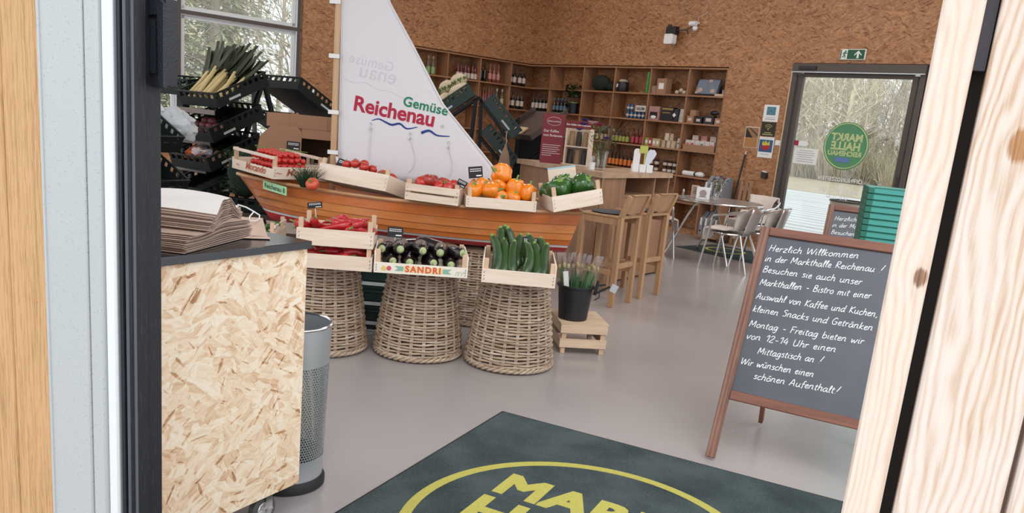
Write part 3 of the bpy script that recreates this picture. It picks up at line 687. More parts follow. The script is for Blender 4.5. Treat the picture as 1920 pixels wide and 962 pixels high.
def make_basket(label):
    t = thing('wicker_basket', label, 'basket', group=None)
    m = MB(); NS = 22; rows = 28
    for r in range(rows):
        z0 = .045 + (.50)*r/(rows-1); pts = []; n = NS*4
        ph = (r % 2)*PI
        for k in range(n):
            a = 2*PI*k/n; w = math.sin(NS/2*a*2*.5*1.0 + ph)
            rad = bprof(z0) + .0052*w
            z = z0 + .0025*math.sin(3*a + r*1.7) + .0012*math.sin(11*a+r)
            pts.append((rad*math.cos(a), rad*math.sin(a), z))
        m.tube(pts, .0086, 6, True, flat=.8)
    m.build('woven_side', WICK, t)
    m = MB()
    for k in range(NS):
        for da in (-.018, .018):
            a = 2*PI*(k+.5)/NS + da
            m.tube([((bprof(z)+.001)*math.cos(a), (bprof(z)+.001)*math.sin(a), z) for z in np.linspace(.02, .555, 8)], .0052, 5)
    m.build('stakes', WICK, t)
    m = MB()
    for s in range(3):
        m.tube([((.270+.011*math.cos(14*a+s*2.1))*math.cos(a), (.270+.011*math.cos(14*a+s*2.1))*math.sin(a), .026+.011*math.sin(14*a+s*2.1)) for a in np.linspace(0, 2*PI, 141)[:-1]], .0095, 6, True)
    m.build('braided_rim', WICK, t)
    m = MB()
    for s in range(2):
        m.tube([((.196+.006*math.cos(16*a+s*PI))*math.cos(a), (.196+.006*math.cos(16*a+s*PI))*math.sin(a), .555+.006*math.sin(16*a+s*PI)) for a in np.linspace(0, 2*PI, 121)[:-1]], .0075, 6, True)
    for r in np.linspace(.02, .18, 9): m.tube([(r*math.cos(a), r*math.sin(a), .557) for a in np.linspace(0, 2*PI, 25)[:-1]], .008, 5, True)
    m.cyl((0, 0, .55), .19, .008, 32); m.build('base_weave', WICK, t)
    m = MB(); m.lathe([(bprof(z)-.012, z) for z in (.03, .1, .2, .33, .45, .55)], 32); m.build('inner_shadow', pmat('wicker_inside', (.10, .065, .045), .8), t) if False else None
    return t
B0 = make_basket('upturned wicker basket under the crate of zucchini'); B0.matrix_world = TR(.010, 4.935, 0, rz=10)
dup(B0, TR(-.577, 4.978, 0, rz=47), 'upturned wicker basket under the crate of aubergines')
dup(B0, TR(-1.180, 4.905, 0, rz=80), 'upturned wicker basket under the two stacked crates of pointed red peppers')
dup(B0, TR(-.30, 5.98, 0, rz=25), 'upturned wicker basket in shade behind the aubergine and zucchini baskets')

# ---------------------------------------------------------------- wooden fruit crates
CRX = wood('crate_poplar', (.82, .70, .59), (.66, .51, .40), 'x', stretch=12, scale=14, rough=.7)
CRZ = wood('crate_poplar_post', (.66, .47, .33), (.50, .33, .21), 'z', stretch=12, scale=16, rough=.7)
STAPLE = pmat('staple_steel', (.22, .21, .21), .4, .8)
def crate(name, label, mw, W, D, hb, he, hp, base_open=True, slats=1, mats=(None, None), group=None, zb=.0, rail=False):
    """x along the front, y to the back; hb front/back board, he end board, hp corner post heights"""
    X = mats[0] or CRX; Z = mats[1] or CRZ
    t = thing(name, label, 'crate', mw=mw, group=group); th = .008
    for s, nm in ((-1, 'front_board'), (1, 'back_board')):
        m = MB()
        if slats == 1: m.box((0, s*(D/2-th/2), zb+hb/2), (W, th, hb), b=.001)
        else:
            g = .012; h1 = (hb-g)/2
            for k in range(2): m.box((0, s*(D/2-th/2), zb+h1/2+k*(h1+g)), (W, th, h1), b=.001)
        m.build(nm, X, t)
        m = MB()
        for x in (-W/2+.014, W/2-.014):
            for z in (.25, .5, .75): m.box((x, s*(D/2+.0004), zb+hb*z), (.0035, .0012, .010), rotm(0, 25, 0))
        m.build('staples', STAPLE, t)
    for s in (-1, 1):
        m = MB(); L_ = D-2*th-.001
        if rail:
            m.box((0, 0, zb+.035), (L_, .008, .07), b=.001); m.box((0, 0, he-.012), (L_, .010, .022), b=.001)
        else: m.box((0, 0, (he+zb)/2), (L_, .008, he-zb), b=.001)
        m.build('end_board', X, t, loc=(s*(W/2-.004), 0, 0), rot=(0, 0, R(90)))
    for sx in (-1, 1):
        for sy in (-1, 1):
            m = MB(); m.box((sx*(W/2-.008-.014), sy*(D/2-th-.012), hp/2+zb/2), (.027, .023, hp-zb), b=.0015); m.build('corner_post', Z, t)
    m = MB(); n = 5
    for k in range(n):
        w = (D-.02)/n-.006; m.box((0, -D/2+.01+(k+.5)*(D-.02)/n, zb+.004), (W-.018, w, .005))
    m.build('base_slats', X, t)
    return t

# ---------------------------------------------------------------- vegetables: one of each, copied
def vm(name, col, rough=.3, coat=.3, var=.15, vs=14): return pmat(name, col, rough, var=var, vscale=vs, coat=coat)
ORANGE = vm('pepper_orange', (.82, .225, .008), .22, .6); GREENP = vm('pepper_green', (.022, .090, .012), .2, .6); REDP = vm('pepper_red', (.42, .010, .014))
TOM = vm('tomato_red', (.50, .030, .018)); TOMD = vm('tomato_dark', (.33, .026, .018)); CHERRY = vm('tomato_cherry', (.55, .022, .014)); TOMO = vm('tomato_orange_red', (.58, .075, .03))
AUB = pmat('aubergine_skin', (.012, .006, .009), .16, coat=.5, var=.3); ZUC = vm('zucchini_skin', (.022, .060, .014), .35, var=.5, vs=40); STEM = pmat('stem_green', (.16, .28, .055), .6, var=.2); STEMP = pmat('stem_pale', (.36, .42, .20), .6, var=.15)
LEEKW = pmat('leek_white', (.60, .47, .22), .5, var=.15); LEEKG = pmat('leek_green', (.042, .050, .024), .55, var=.45, vscale=14)
VEG = bpy.data.objects
def proto(body, stem=None, name='', bm_=None, sm=None, snm='stem'):
    return (body.mesh(name, bm_), stem.mesh(snm, sm) if stem else None, name, snm)
def put(pr_, mw, label, cat, group):
    o = bpy.data.objects.new(pr_[2], pr_[0]); COL.objects.link(o); o.matrix_world = mw; tag(o, label, cat, group)
    if pr_[1]:
        c = bpy.data.objects.new(pr_[3], pr_[1]); COL.objects.link(c); c.parent = o
    return o
def bell(col, seed, long=1.15):
    m = MB(); ph = seed*1.3; nl = 3 + seed % 2
    def fn(d):
        a = math.atan2(d.y, d.x); s = math.sqrt(max(0, 1-d.z*d.z))
        k = 1 + .10*math.cos(nl*a+ph)*s + .03*math.sin(2*a+ph)
        if d.z > .72: k *= 1 - .75*(d.z-.72)
        if d.z < -.8: k *= 1 - .5*(-.8-d.z)
        return k*(1+.10*d.z)
    m.ball((0, 0, 0), .048, 24, 16, (1, 1, long), fn=fn)
    s = MB(); s.ball((0, 0, .041*long), .014, 10, 5, (1, 1, .35)); s.tube([(0, 0, .041*long), (.003, .002, .050*long), (.009, .004, .060*long)], [.006, .0045, .005], 7)
    return proto(m, s, 'bell_pepper', col, STEM)
BELLO = [bell(ORANGE, k, l) for k, l in ((0, 1.05), (1, 1.25), (2, 1.15))]; BELLG = [bell(GREENP, k, l) for k, l in ((1, 1.1), (2, 1.2))]
def curved(name, L_, prof, bend, mat, stemmat, stem_len=.022, sr=.007, n=12, calyx=0, wig=0):
    m = MB(); N = 14; pts = []; rs = []
    for i in range(N+1):
        u = i/N; pts.append((L_*(u-.5), bend*(1-(2*u-1)**2) + wig*math.sin(u*7), 0)); rs.append(max(.0015, np.interp(u, [q[0] for q in prof], [q[1] for q in prof])))
    m.tube(pts, rs, n)
    s = MB(); e = Vector(pts[0]); d = (Vector(pts[0])-Vector(pts[1])).normalized()
    s.tube([e-d*.004, e+d*stem_len*.5, e+d*stem_len], [sr*1.25, sr*.9, sr*1.05], 7)
    if calyx:
        for k in range(5):
            a = 2*PI*k/5; y, z = math.cos(a), math.sin(a)
            s.add([Vector((e.x-.008, y*.008, z*.008))+Vector((0, e.y, 0)), Vector((e.x+.030, e.y+y*calyx*.75-z*.012, z*calyx*.75+y*.012)), Vector((e.x+.060, e.y+y*calyx*1.12, z*calyx*1.12)), Vector((e.x+.030, e.y+y*calyx*.75+z*.012, z*calyx*.75-y*.012))], [(0, 1, 2, 3)])
        s.ball((e.x+.006, e.y, 0), calyx*.8, 12, 6, (.75, 1, 1))
    return proto(m, s, name, mat, stemmat)
AUBP = [curved('aubergine', L_, [(0, .020), (.08, .031), (.3, .038), (.65, .046), (.85, .043), (.95, .030), (1, .006)], bd, AUB, STEMP, .028, .008, 16, calyx=.026) for L_, bd in ((.165, .006), (.18, .012), (.155, .004))]
ZUCP = [curved('zucchini', L_, [(0, .017), (.06, .0215), (.4, .026), (.8, .029), (.95, .023), (1, .008)], bd, ZUC, STEM, .020, .0095, 12) for L_, bd in ((.25, .028), (.235, .012), (.22, -.01))]
POINT = [curved('pointed_pepper', L_, [(0, .012), (.05, .024), (.25, .027), (.6, .019), (.9, .008), (1, .003)], bd, REDP, STEM, .03, .005, 12, wig=.006) for L_, bd in ((.20, .02), (.18, -.015), (.17, .03))]
SMALLG = [curved('green_pepper', L_, [(0, .010), (.08, .020), (.4, .022), (.8, .015), (1, .004)], bd, GREENP, STEM, .02, .004, 10, wig=.004) for L_, bd in ((.10, .012), (.09, -.01))]
def tom(mat, r, flat, ribs, seed, name='tomato'):
    m = MB(); m.ball((0, 0, 0), r, 24, 14, (1, 1, flat), fn=lambda d: 1 + ribs*math.cos((5+seed % 3)*math.atan2(d.y, d.x)+seed)*(1-d.z*d.z) - (.18*max(0, d.z-.75)/.25))
    s = MB()
    for k in range(5):
        a = 2*PI*k/5+seed; c_, s_ = math.cos(a), math.sin(a); z = r*flat*.86
        s.add([(0, 0, z), (c_*r*.22-s_*r*.09, s_*r*.22+c_*r*.09, z+.004), (c_*r*.5, s_*r*.5, z+.001), (c_*r*.22+s_*r*.09, s_*r*.22-c_*r*.09, z+.004)], [(0, 1, 2, 3)])
    s.tube([(0, 0, z), (.002, 0, z+.014)], .0028, 5)
    return proto(m, s, name, mat, STEM, 'calyx')
TOMP = [tom(TOM, .036, .85, .02, 0), tom(TOM, .034, .92, .0, 1)]; OXH = [tom(TOMD, .046, .95, .05, 2), tom(TOM, .044, 1.05, .05, 3)]; BEEF = tom(TOMO, .048, .84, .04, 1, 'beef_tomato')
CHM = MB().ball((0, 0, 0), .0215, 12, 8, (1, 1, .93)).mesh('cherry_tomato', CHERRY)

def price_tag(name, label, mw, W_=.085, H_=.055, lines=2, clip=True, tall=.0, ink=None):
    t = thing(name, label, 'price tag', mw=mw, group=None)
    m = MB(); m.box((0, 0, H_/2+tall), (W_, .003, H_), b=.0008); m.build('card', INK, t)
    m = MB(); 
    for k in range(lines):
        n = 7; zz = H_*(.78-.17*k)+tall
        for i in range(n):
            w = W_*.8/n*.72; m.box((-W_*.4+(i+.5)*W_*.8/n, -.0022, zz), (w, .0008, H_*.075))
    m.box((W_*.22, -.0022, H_*.2+tall), (W_*.38, .0008, H_*.11)); m.build('lettering', CHALK, t)
    if tall > 0:
        m = MB(); m.tube([(0, .003, 0), (0, .003, tall+.01)], .002, 6); m.box((0, .003, tall+.006), (.016, .006, .012)); m.build('pin', WHITEP, t)
    else:
        m = MB(); m.tube([(0, .003, .0), (0, .012, .012), (0, .003, .03)], .0015, 5); m.build('clip', CHROME, t)
    return t
# ---------------------------------------------------------------- wooden sailing boat used as a display, with mast and sail
VARN = wood('varnished_plank', (.62, .175, .042), (.47, .115, .026), 'x', stretch=26, scale=10, rough=.28, coat=.5)
VARN2 = wood('varnished_plank_light', (.68, .245, .072), (.52, .165, .045), 'x', stretch=26, scale=10, rough=.28, coat=.5)
GUNW = wood('gunwale_wood', (.52, .27, .13), (.38, .17, .07), 'x', stretch=20, scale=12, rough=.4, coat=.3)
BX, BY = -.85, 6.06
boat = thing('sailing_boat', 'varnished wooden sailing dinghy with white sail used as a vegetable display', 'boat', (BX, BY, 0))
def sheer(t):      # t 0 bow .. 1 stern -> x, half beam, z
    x = -1.29 + 2.57*t
    b = .52*math.sin(min(1, (t*1.02)**.62)*PI*.5)**1.1 * (1 - .26*max(0, (t-.62)/.38)**1.6)
    z = .893 + .035*(1-t)**3 + .022*t**3 - .012*math.sin(PI*t)
    return x, b, z
def hullpt(t, w):   # w 0 sheer .. 1 keel
    x, b, z = sheer(t)
    zk = .572 + .03*(1-t)**4
    zz = z + (zk-z)*w
    bb = b*(1 - .13*w - .20*w**4 - .67*w**18)
    # raked stem and raked transom
    dx = .26*w*max(0, 1-t/.5)**1.5 - .26*(1-zz/.9)*max(0, (t-.8)/.2)
    return x+dx, bb, zz
NT = 40
def hull_row(w, out=0.0): return [hullpt(i/NT, w) for i in range(NT+1)]
m = MB()
STR = [0, .26, .45, .60, .715, .775, 1.0]      # four planks, white boot-top, red bottom
for s in (-1, 1):
    for k in range(len(STR)-1):
        w0, w1 = STR[k], STR[k+1]; sub = 1 if k < 5 else 9
        lap = .007 if k < 4 else 0
        for q in range(sub):
            a = w0+(w1-w0)*q/sub; b_ = w0+(w1-w0)*(q+1)/sub
            vs = []; fs = []
            for i in range(NT+1):
                p0 = hullpt(i/NT, a); p1 = hullpt(i/NT, b_)
                vs += [(p0[0], s*p0[1], p0[2]), (p1[0], s*(p1[1]+lap*min(1, i/6)), p1[2])]
            for i in range(NT):
                f = (2*i, 2*i+1, 2*i+3, 2*i+2); fs.append(f if s < 0 else f[::-1])
            m.mat([0, 1, 1, 0, 3, 4][k]).add(vs, fs)
        if lap:      # dark underside of the lap
            vs = []; fs = []
            for i in range(NT+1):
                p1 = hullpt(i/NT, w1); vs += [(p1[0], s*(p1[1]+lap*min(1, i/6)), p1[2]), (p1[0], s*p1[1], p1[2]-.0025)]
            for i in range(NT):
                f = (2*i, 2*i+1, 2*i+3, 2*i+2); fs.append(f if s < 0 else f[::-1])
            m.mat(2).add(vs, fs)
# transom
T = [hullpt(1, w) for w in np.linspace(0, 1, 12)]
poly = [(p[0], -p[1], p[2]) for p in T] + [(p[0], p[1], p[2]) for p in T[::-1]][1:]
m.mat(0).add(poly, [tuple(range(len(poly)))])
m.build('hull', [VARN, VARN2, pmat('lap_seam', (.14, .035, .012), .6), pmat('boot_top_white', (.78, .78, .78), .4), pmat('antifouling_red', (.56, .018, .028), .45)], boat)
m = MB()
for s in (-1, 1): m.tube([(sheer(i/NT)[0], s*(sheer(i/NT)[1]+.006), sheer(i/NT)[2]) for i in range(NT+1)], .014, 8, flat=1.0)
x, b_, z = sheer(1); m.bar((x-.004, -b_, z-.004), (x-.004, b_, z-.004), .022, .03); m.build('gunwale', GUNW, boat)
m = MB()
top = [(sheer(i/NT)[0], sheer(i/NT)[1]-.012, sheer(i/NT)[2]) for i in range(3, NT)]
vs = []; fs = []
for (x, b_, z) in top:
    dz = .012 + .12*min(1, max(0, (.22-x)/.12))
    vs += [(x, -b_+(dz-.012)*.12, z-dz), (x, b_-(dz-.012)*.12, z-dz)]
for i in range(len(top)-1): fs.append((2*i, 2*i+2, 2*i+3, 2*i+1))
m.add(vs, fs); m.build('deck', pmat('deck_dark_wood', (.16, .07, .03), .6, var=.2), boat)
# name plate
m = MB(); h = Matrix.Translation((-1.768-BX-.004, 5.775-BY, .8765)) @ Matrix.Rotation(R(-37), 4, 'Z') @ Matrix.Rotation(R(3.5), 4, 'Y') @ Matrix.Rotation(R(4), 4, 'X')
NPM = h
m = MB(); m.box((0, 0, 0), (.275, .004, .062)); o = m.build('name_plate', [pmat('plate_green', (.38, .66, .36), .5, var=.25, vscale=9)], boat); o.matrix_local = NPM
m = MB(); add_text(m, 'Reichenau 8', .049, Matrix.Translation((0, -.0026, -.016)) @ FB, bold=.001); o2 = m.build('plate_lettering', INK, o)
# mast
MASTW = wood('mast_wood', (.62, .42, .25), (.44, .26, .13), 'z', stretch=20, scale=18, rough=.5)
m = MB(); m.tube([(-1.425-BX, 0, .62), (-1.452-BX, 0, 3.9)], [.024, .020], 12); m.build('mast', MASTW, boat)
# sail: leech curves, slight belly
SAIL, t_, p = newmat('sailcloth'); L = t_.links.new
p.inputs['Base Color'].default_value = (.72, .69, .72, 1); p.inputs['Roughness'].default_value = .85; p.inputs['Specular IOR Level'].default_value = .2
tcn = t_.nodes.new('ShaderNodeTexCoord'); n1 = t_.nodes.new('ShaderNodeTexNoise'); n1.inputs['Scale'].default_value = 3.5; n1.inputs['Detail'].default_value = 3
mp = t_.nodes.new('ShaderNodeMapping'); mp.inputs['Scale'].default_value = (2.2, 1, .5); L(tcn.outputs['Object'], mp.inputs['Vector']); L(mp.outputs[0], n1.inputs['Vector'])
b = t_.nodes.new('ShaderNodeBump'); b.inputs['Strength'].default_value = .35; b.inputs['Distance'].default_value = .05; L(n1.outputs['Fac'], b.inputs['Height']); L(b.outputs[0], p.inputs['Normal'])
LE = [(3.35, -1.40), (2.9, -1.285), (2.257, -1.075), (1.954, -.871), (1.571, -.630), (1.364, -.429), (1.145, -.217), (1.055, -.115), (.985, -.02)]
def leech(z):
    for (z0, x0), (z1, x1) in zip(LE, LE[1:]):
        if z >= z1: return x0 + (x1-x0)*(z0-z)/(z0-z1)
    return LE[-1][1]
def luff(z): return -1.398 - .028*(z-1.09)
def sail_y(x, z): return .035*math.sin((x+1.43)*2.3)*math.sin(min(1, max(0, (z-.95)/1.6))*PI) - .010
def spt(x, z, off=0.0): return Vector((x-BX, -sail_y(x, z)-off, z))
m = MB(); m.grid(lambda u, v: spt(luff(.975+2.4*v)+(leech(.975+2.4*v)-luff(.975+2.4*v))*u, .975+2.4*v), 18, 40)
sail = m.build('sail', SAIL, boat)
sm = sail.modifiers.new('thick', 'SOLIDIFY'); sm.thickness = .002; sm.offset = 1
m = MB()
m.tube([spt(leech(z)-.012, z, .003) for z in np.linspace(.98, 3.3, 40)], .006, 6, flat=.5); m.tube([spt(luff(z)+.012, z, .003) for z in np.linspace(.98, 3.3, 40)], .007, 6, flat=.5)
m.build('hem', SAIL, sail)
def ribbon(mb, pts, w, fn):
    for (a, b_) in zip(pts, pts[1:]): pass
    vs = []; n = len(pts)
    for i in range(n):
        a = Vector(pts[max(0, i-1)]); c = Vector(pts[min(n-1, i+1)]); d = c-a; d = Vector((d[0], d[1])); d.normalize() if d.length > 0 else None
        nx, ny = -d.y, d.x; ww = w[i] if isinstance(w, (list, tuple)) else w
        vs += [fn(pts[i][0]+nx*ww/2, pts[i][1]+ny*ww/2), fn(pts[i][0]-nx*ww/2, pts[i][1]-ny*ww/2)]
    mb.add(vs, [(2*i, 2*i+1, 2*i+3, 2*i+2) for i in range(n-1)])
def catmull(P, n=6):
    out = []; P = [Vector(q) for q in P]
    for i in range(len(P)-1):
        p0 = P[max(0, i-1)]; p1 = P[i]; p2 = P[i+1]; p3 = P[min(len(P)-1, i+2)]
        for k in range(n):
            t = k/n; out.append(.5*((2*p1)+(p2-p0)*t+(2*p0-5*p1+4*p2-p3)*t*t+(3*p1-p0-3*p2+p3)*t**3))
    return out + [P[-1]]
def sail_text(body, size, x, z, ang, off, align='LEFT', mirror=False, spacing=1.0, bold=0.0):
    vs, fs = text_mesh(body, size, align=align, spacing=spacing, bold=bold); c_, s_ = math.cos(R(ang)), math.sin(R(ang)); out = []
    for v in vs:
        a = -v.x if mirror else v.x
        out.append(spt(x + a*c_ - v.y*s_, z + a*s_ + v.y*c_, off))
    return out, ([f[::-1] for f in fs] if mirror else fs)
m = MB(); m.add(*sail_text('Reichenau', .150, -1.302, 1.472, -6.2, .004, bold=.004, spacing=.985)); m.build('lettering_red', pmat('print_red', (.42, .012, .045), .7), sail)
m = MB(); m.add(*sail_text('Gemüse', .098, -.935, 1.538, -7.5, .0042, bold=.002, spacing=1.03)); m.build('lettering_green', pmat('print_green', (.008, .20, .095), .7), sail)
m = MB()
wv1 = catmull([(-1.156, 1.407), (-1.105, 1.424), (-1.051, 1.406), (-1.004, 1.391), (-.946, 1.404), (-.891, 1.374), (-.813, 1.393)])
wv2 = catmull([(-.784, 1.352), (-.727, 1.374), (-.665, 1.346), (-.573, 1.347)])
ribbon(m, [(q.x, q.y) for q in wv1] if False else [(q[0], q[1]) for q in wv1], [.004+.014*math.sin(PI*min(1, (i+.5)/len(wv1)))*(.6+.4*i/len(wv1)) for i in range(len(wv1))], lambda x, z: spt(x, z, .0044))
ribbon(m, [(q[0], q[1]) for q in wv2], [.022*(1-.75*i/len(wv2)) for i in range(len(wv2))], lambda x, z: spt(x, z, .0044))
m.build('wave_marks', pmat('print_blue', (.015, .045, .23), .7), sail)
m = MB(); m.tube([spt(-.632+.011*math.cos(a), 1.413+.011*math.sin(a), .004) for a in np.linspace(0, 2*PI, 21)[:-1]], .0012, 4, True); m.add(*sail_text('R', .014, -.637, 1.408, 0, .0045)); m.build('register_mark', pmat('print_pale_grey', (.40, .40, .44), .7), sail)
m = MB(); GHOST = pmat('show_through_grey', (.60, .58, .615), .85)
m.add(*sail_text('Gemüse', .098, -1.015, 1.765, -7.5, .0025, mirror=True, spacing=1.03)); m.add(*sail_text('enau', .15, -.99, 1.675, -7.5, .0025, mirror=True))
wv3 = catmull([(-1.40, 1.70), (-1.30, 1.665), (-1.22, 1.672), (-1.12, 1.632), (-1.02, 1.622), (-.93, 1.585), (-.85, 1.58)]); ribbon(m, [(q[0], q[1]) for q in wv3], .006, lambda x, z: spt(x, z, .0026))
m.build('show_through_print', GHOST, sail)
for (x, z, x2, z2, bw) in ((-1.159, 1.386, -1.150, 1.06, -.01), (-.863, 1.343, -.86, 1.06, .055), (-.576, 1.305, -.556, 1.06, .03)):
    m = MB(); m.tube([spt(x+.008*math.cos(a), z+.008*math.sin(a), .006) for a in np.linspace(0, 2*PI, 17)[:-1]], .0035, 6, True)
    pts = [spt(x+(x2-x)*u + bw*math.sin(PI*u)*u*1.4, z-.004+(z2-z)*u, .009) for u in np.linspace(0, 1, 14)]
    m.tube(pts, .0032, 6); m.tube([spt(x, z-.03, .012), spt(x+.01, z-.036, .018), spt(x, z-.045, .012), spt(x-.008, z-.038, .016)], .004, 6, True); m.build('reef_line', pmat('rope_white', (.66, .65, .68), .8), sail)
for z in (2.211, 1.838, 1.442, 1.152, 2.7):
    x = luff(z); m = MB(); m.tube([spt(x+.01, z, .004), Vector((x-.03-BX, -.03, z)), Vector((x-.068-BX, -.016, z+.001)), Vector((x-.068-BX, .012, z)), Vector((x-.03-BX, .028, z)), Vector((x+.01-BX, .012, z))], .013, 6, flat=.25) if False else m.box((x-.028-BX, -.026, z), (.078, .004, .030), b=.001)
    m.box((x-.066-BX, 0, z), (.004, .054, .030), b=.001); m.build('mast_strap', WHITEP, sail)
m = MB(); m.tube([(luff(1.1)+.0-BX, -.02, 1.12), (luff(1.1)+.02-BX, -.05, 1.06), (luff(1.1)-.01-BX, -.06, .99), (luff(1.1)+.03-BX, -.04, .95)], .010, 7); m.build('tack_rope', pmat('rope_light', (.66, .65, .66), .8), sail)
# stand under the keel
bs = thing('boat_stand', 'low dark timber trestle carrying the boat behind the baskets', 'stand', (BX, BY, 0))
DARKW = pmat('dark_timber', (.05, .028, .018), .7, var=.2)
for x in (-.45, 1.0):
    m = MB(); m.box((x, 0, .545), (.06, .5, .05)); m.build('crossbar', DARKW, bs)
    for y in (-.22, .22): m = MB(); m.box((x, y, .26), (.05, .05, .52)); m.build('leg', DARKW, bs)

# ---------------------------------------------------------------- crates on the boat and what lies in them
def lab_heap(items, names, cat, group, common):
    pass
def crate_at(name, label, front, yaw, W, D, hb, he, hp, rx=0, ry=0, **k):
    """front = world point of the middle of the front bottom edge"""
    mw = Matrix.Translation(front) @ Euler((R(rx), R(ry), R(yaw)), 'XYZ').to_matrix().to_4x4() @ Matrix.Translation((0, D/2, 0))
    return crate(name, label, mw, W, D, hb, he, hp, **k), mw
def spin(a, b, c): return Euler((R(a), R(b), R(c))).to_matrix().to_4x4()
def T3(x, y, z): return Matrix.Translation((x, y, z))

# vine tomatoes, bow
t, cw = crate_at('fruit_crate', 'printed wooden crate heaped with vine tomatoes on the bow of the boat', (-1.62, 5.845, .945), 48, .42, .58, .085, .16, .16, rx=2, rail=True)
PRED = pmat('crate_print_red', (.50, .13, .07), .7)
m = MB(); add_text(m, 'Mocando', .074, T3(.03, -.2908, .024) @ FB, shear=.3, bold=.0008); add_text(m, '~', .08, T3(-.165, -.2908, .02) @ FB); m.build('lettering', PRED, t)
m = MB(); EN = Matrix(((0,0,-1,0),(-1,0,0,0),(0,1,0,0),(0,0,0,1)))
add_text(m, 'Mocando', .074, T3(-.2145, -.05, .024) @ EN, shear=.3, bold=.0008); add_text(m, '~', .07, T3(-.2145, .2, .02) @ EN); m.build('lettering', PRED, t)
rr_ = random.Random(3); n = 0
for lay in range(4):
    sx = .375 - .06*lay; sy = .53 - .07*lay; nx = int(sx/.046); ny = int(sy/.046)
    for i in range(nx):
        for j in range(ny):
            if lay < 3 and 1 < i < nx-2 and 1 < j < ny-2 : continue
            if lay < 2 and (j > ny-3 or i > nx-2): continue
            x = (i+.5-nx/2)*sx/nx + rr_.uniform(-.003, .003); y = (j+.5-ny/2)*sy/ny + rr_.uniform(-.003, .003)
            z = .036+.0405*lay+rr_.uniform(-.003, .003) - (.05*(abs(x)/.2)**3 + .04*(abs(y)/.27)**3)*(lay == 3)
            o = bpy.data.objects.new('vine_tomato', CHM); COL.objects.link(o); o.matrix_world = cw @ T3(x, y, z) @ spin(rr_.uniform(-30, 30), rr_.uniform(-30, 30), 0)
            tag(o, 'small red vine tomato heaped in the printed crate on the bow', 'tomato', 'vine tomatoes on the bow'); n += 1
for k, (x, y, a) in enumerate(((-.08, -.08, 20), (.05, .0, -30), (-.02, .14, 70), (.09, -.16, 10), (-.1, .05, 100), (.02, -.2, 150), (-.12, .2, 40))):
    m = MB(); pts = [(.0, 0, 0), (.03, .008, .008), (.06, .0, .004), (.095, -.01, .006)]; m.tube(pts, .0022, 5)
    for (px_, py_, pz_) in pts[1:]: m.tube([(px_, py_, pz_), (px_+.008, py_+.014, pz_-.004)], .0016, 4)
    o = m.build('tomato_vine', STEM, mw=cw @ T3(x*.8, y*.8, .181) @ spin(0, 4, a)); tag(o, 'green vine stalk on top of the heap of vine tomatoes', 'vine stalk', 'vine stalks among the vine tomatoes')
price_tag('price_tag', 'black price tag behind the heap of vine tomatoes', cw @ T3(.185, .10, .13) @ spin(0, 0, -40), .10, .065, tall=.04, ink=INK)

# dill bunch and single tomato on the gunwale
t = thing('dill_bunch', 'dark green bunch of dill lying beside the vine tomatoes on the boat', 'herbs', (-1.525, 5.70, .905), R(20)); t.scale = (1.45, 1.2, 1.3)
HERB = pmat('dill_green', (.020, .055, .020), .7, var=.4, vscale=30)
m = MB(); r2 = random.Random(5)
for k in range(240):
    a = r2.uniform(0, 2*PI); q = r2.uniform(.0, .055); x = q*math.cos(a); y = q*math.sin(a)*1.1; h = r2.uniform(.05, .12)
    m.tube([(x*.5, y*.5, .004), (x, y, h*.6), (x*1.5+r2.uniform(-.02, .03), y*1.5+r2.uniform(-.02, .02), h)], [.0016, .0014, .0006], 3)
m.build('fronds', HERB, t)
m = MB(); m.tube([(.032*math.cos(a), .032*math.sin(a), .03) for a in np.linspace(0, 2*PI, 17)[:-1]], .003, 5, True); m.build('rubber_band', pmat('band_dark', (.01, .05, .02), .6), t)
put(BEEF, T3(-1.462, 5.615, .945) @ spin(48, -18, 0), 'large orange-red beef tomato sitting alone on the edge of the boat', 'tomato', None)

# plain crate tipped backwards, round tomatoes
t, cw = crate_at('fruit_crate', 'plain pale crate with closed side tipped up on the boat, round tomatoes inside', (-1.205, 5.66, .962), -20, .56, .36, .115, .115, .155, rx=-13, ry=3)
for x, y, z in ((-.10, -.12, .135), (-.035, -.125, .15), (.035, -.11, .14), (.0, -.06, .165), (-.07, -.06, .16), (.07, -.05, .14), (-.15, -.02, .10), (-.06, .03, .11), (.02, .05, .11), (-.13, .08, .06), (.07, .1, .07)):
    put(TOMP[rr_.randrange(2)], cw @ T3(x, y, z+.006) @ spin(rr_.uniform(-40, 40), rr_.uniform(-40, 40), rr_.uniform(0, 360)), 'round red tomato in the tipped plain crate on the boat', 'tomato', 'round tomatoes in the plain crate')
for x, y, z in ((.17, -.06, .10), (.215, -.03, .085), (.19, .03, .11), (.13, .0, .12), (.21, .09, .07), (.14, .08, .1)):
    put(OXH[rr_.randrange(2)], cw @ T3(x, y, z) @ spin(rr_.uniform(-60, 60), rr_.uniform(-60, 60), rr_.uniform(0, 360)), 'dark red ribbed tomato at the right end of the plain crate', 'tomato', 'ribbed tomatoes in the plain crate')
price_tag('price_tag', 'black price tag leaning on the mast above the plain tomato crate', cw @ T3(-.155, -.10, .105) @ spin(-20, 8, 8), .10, .075, ink=INK)

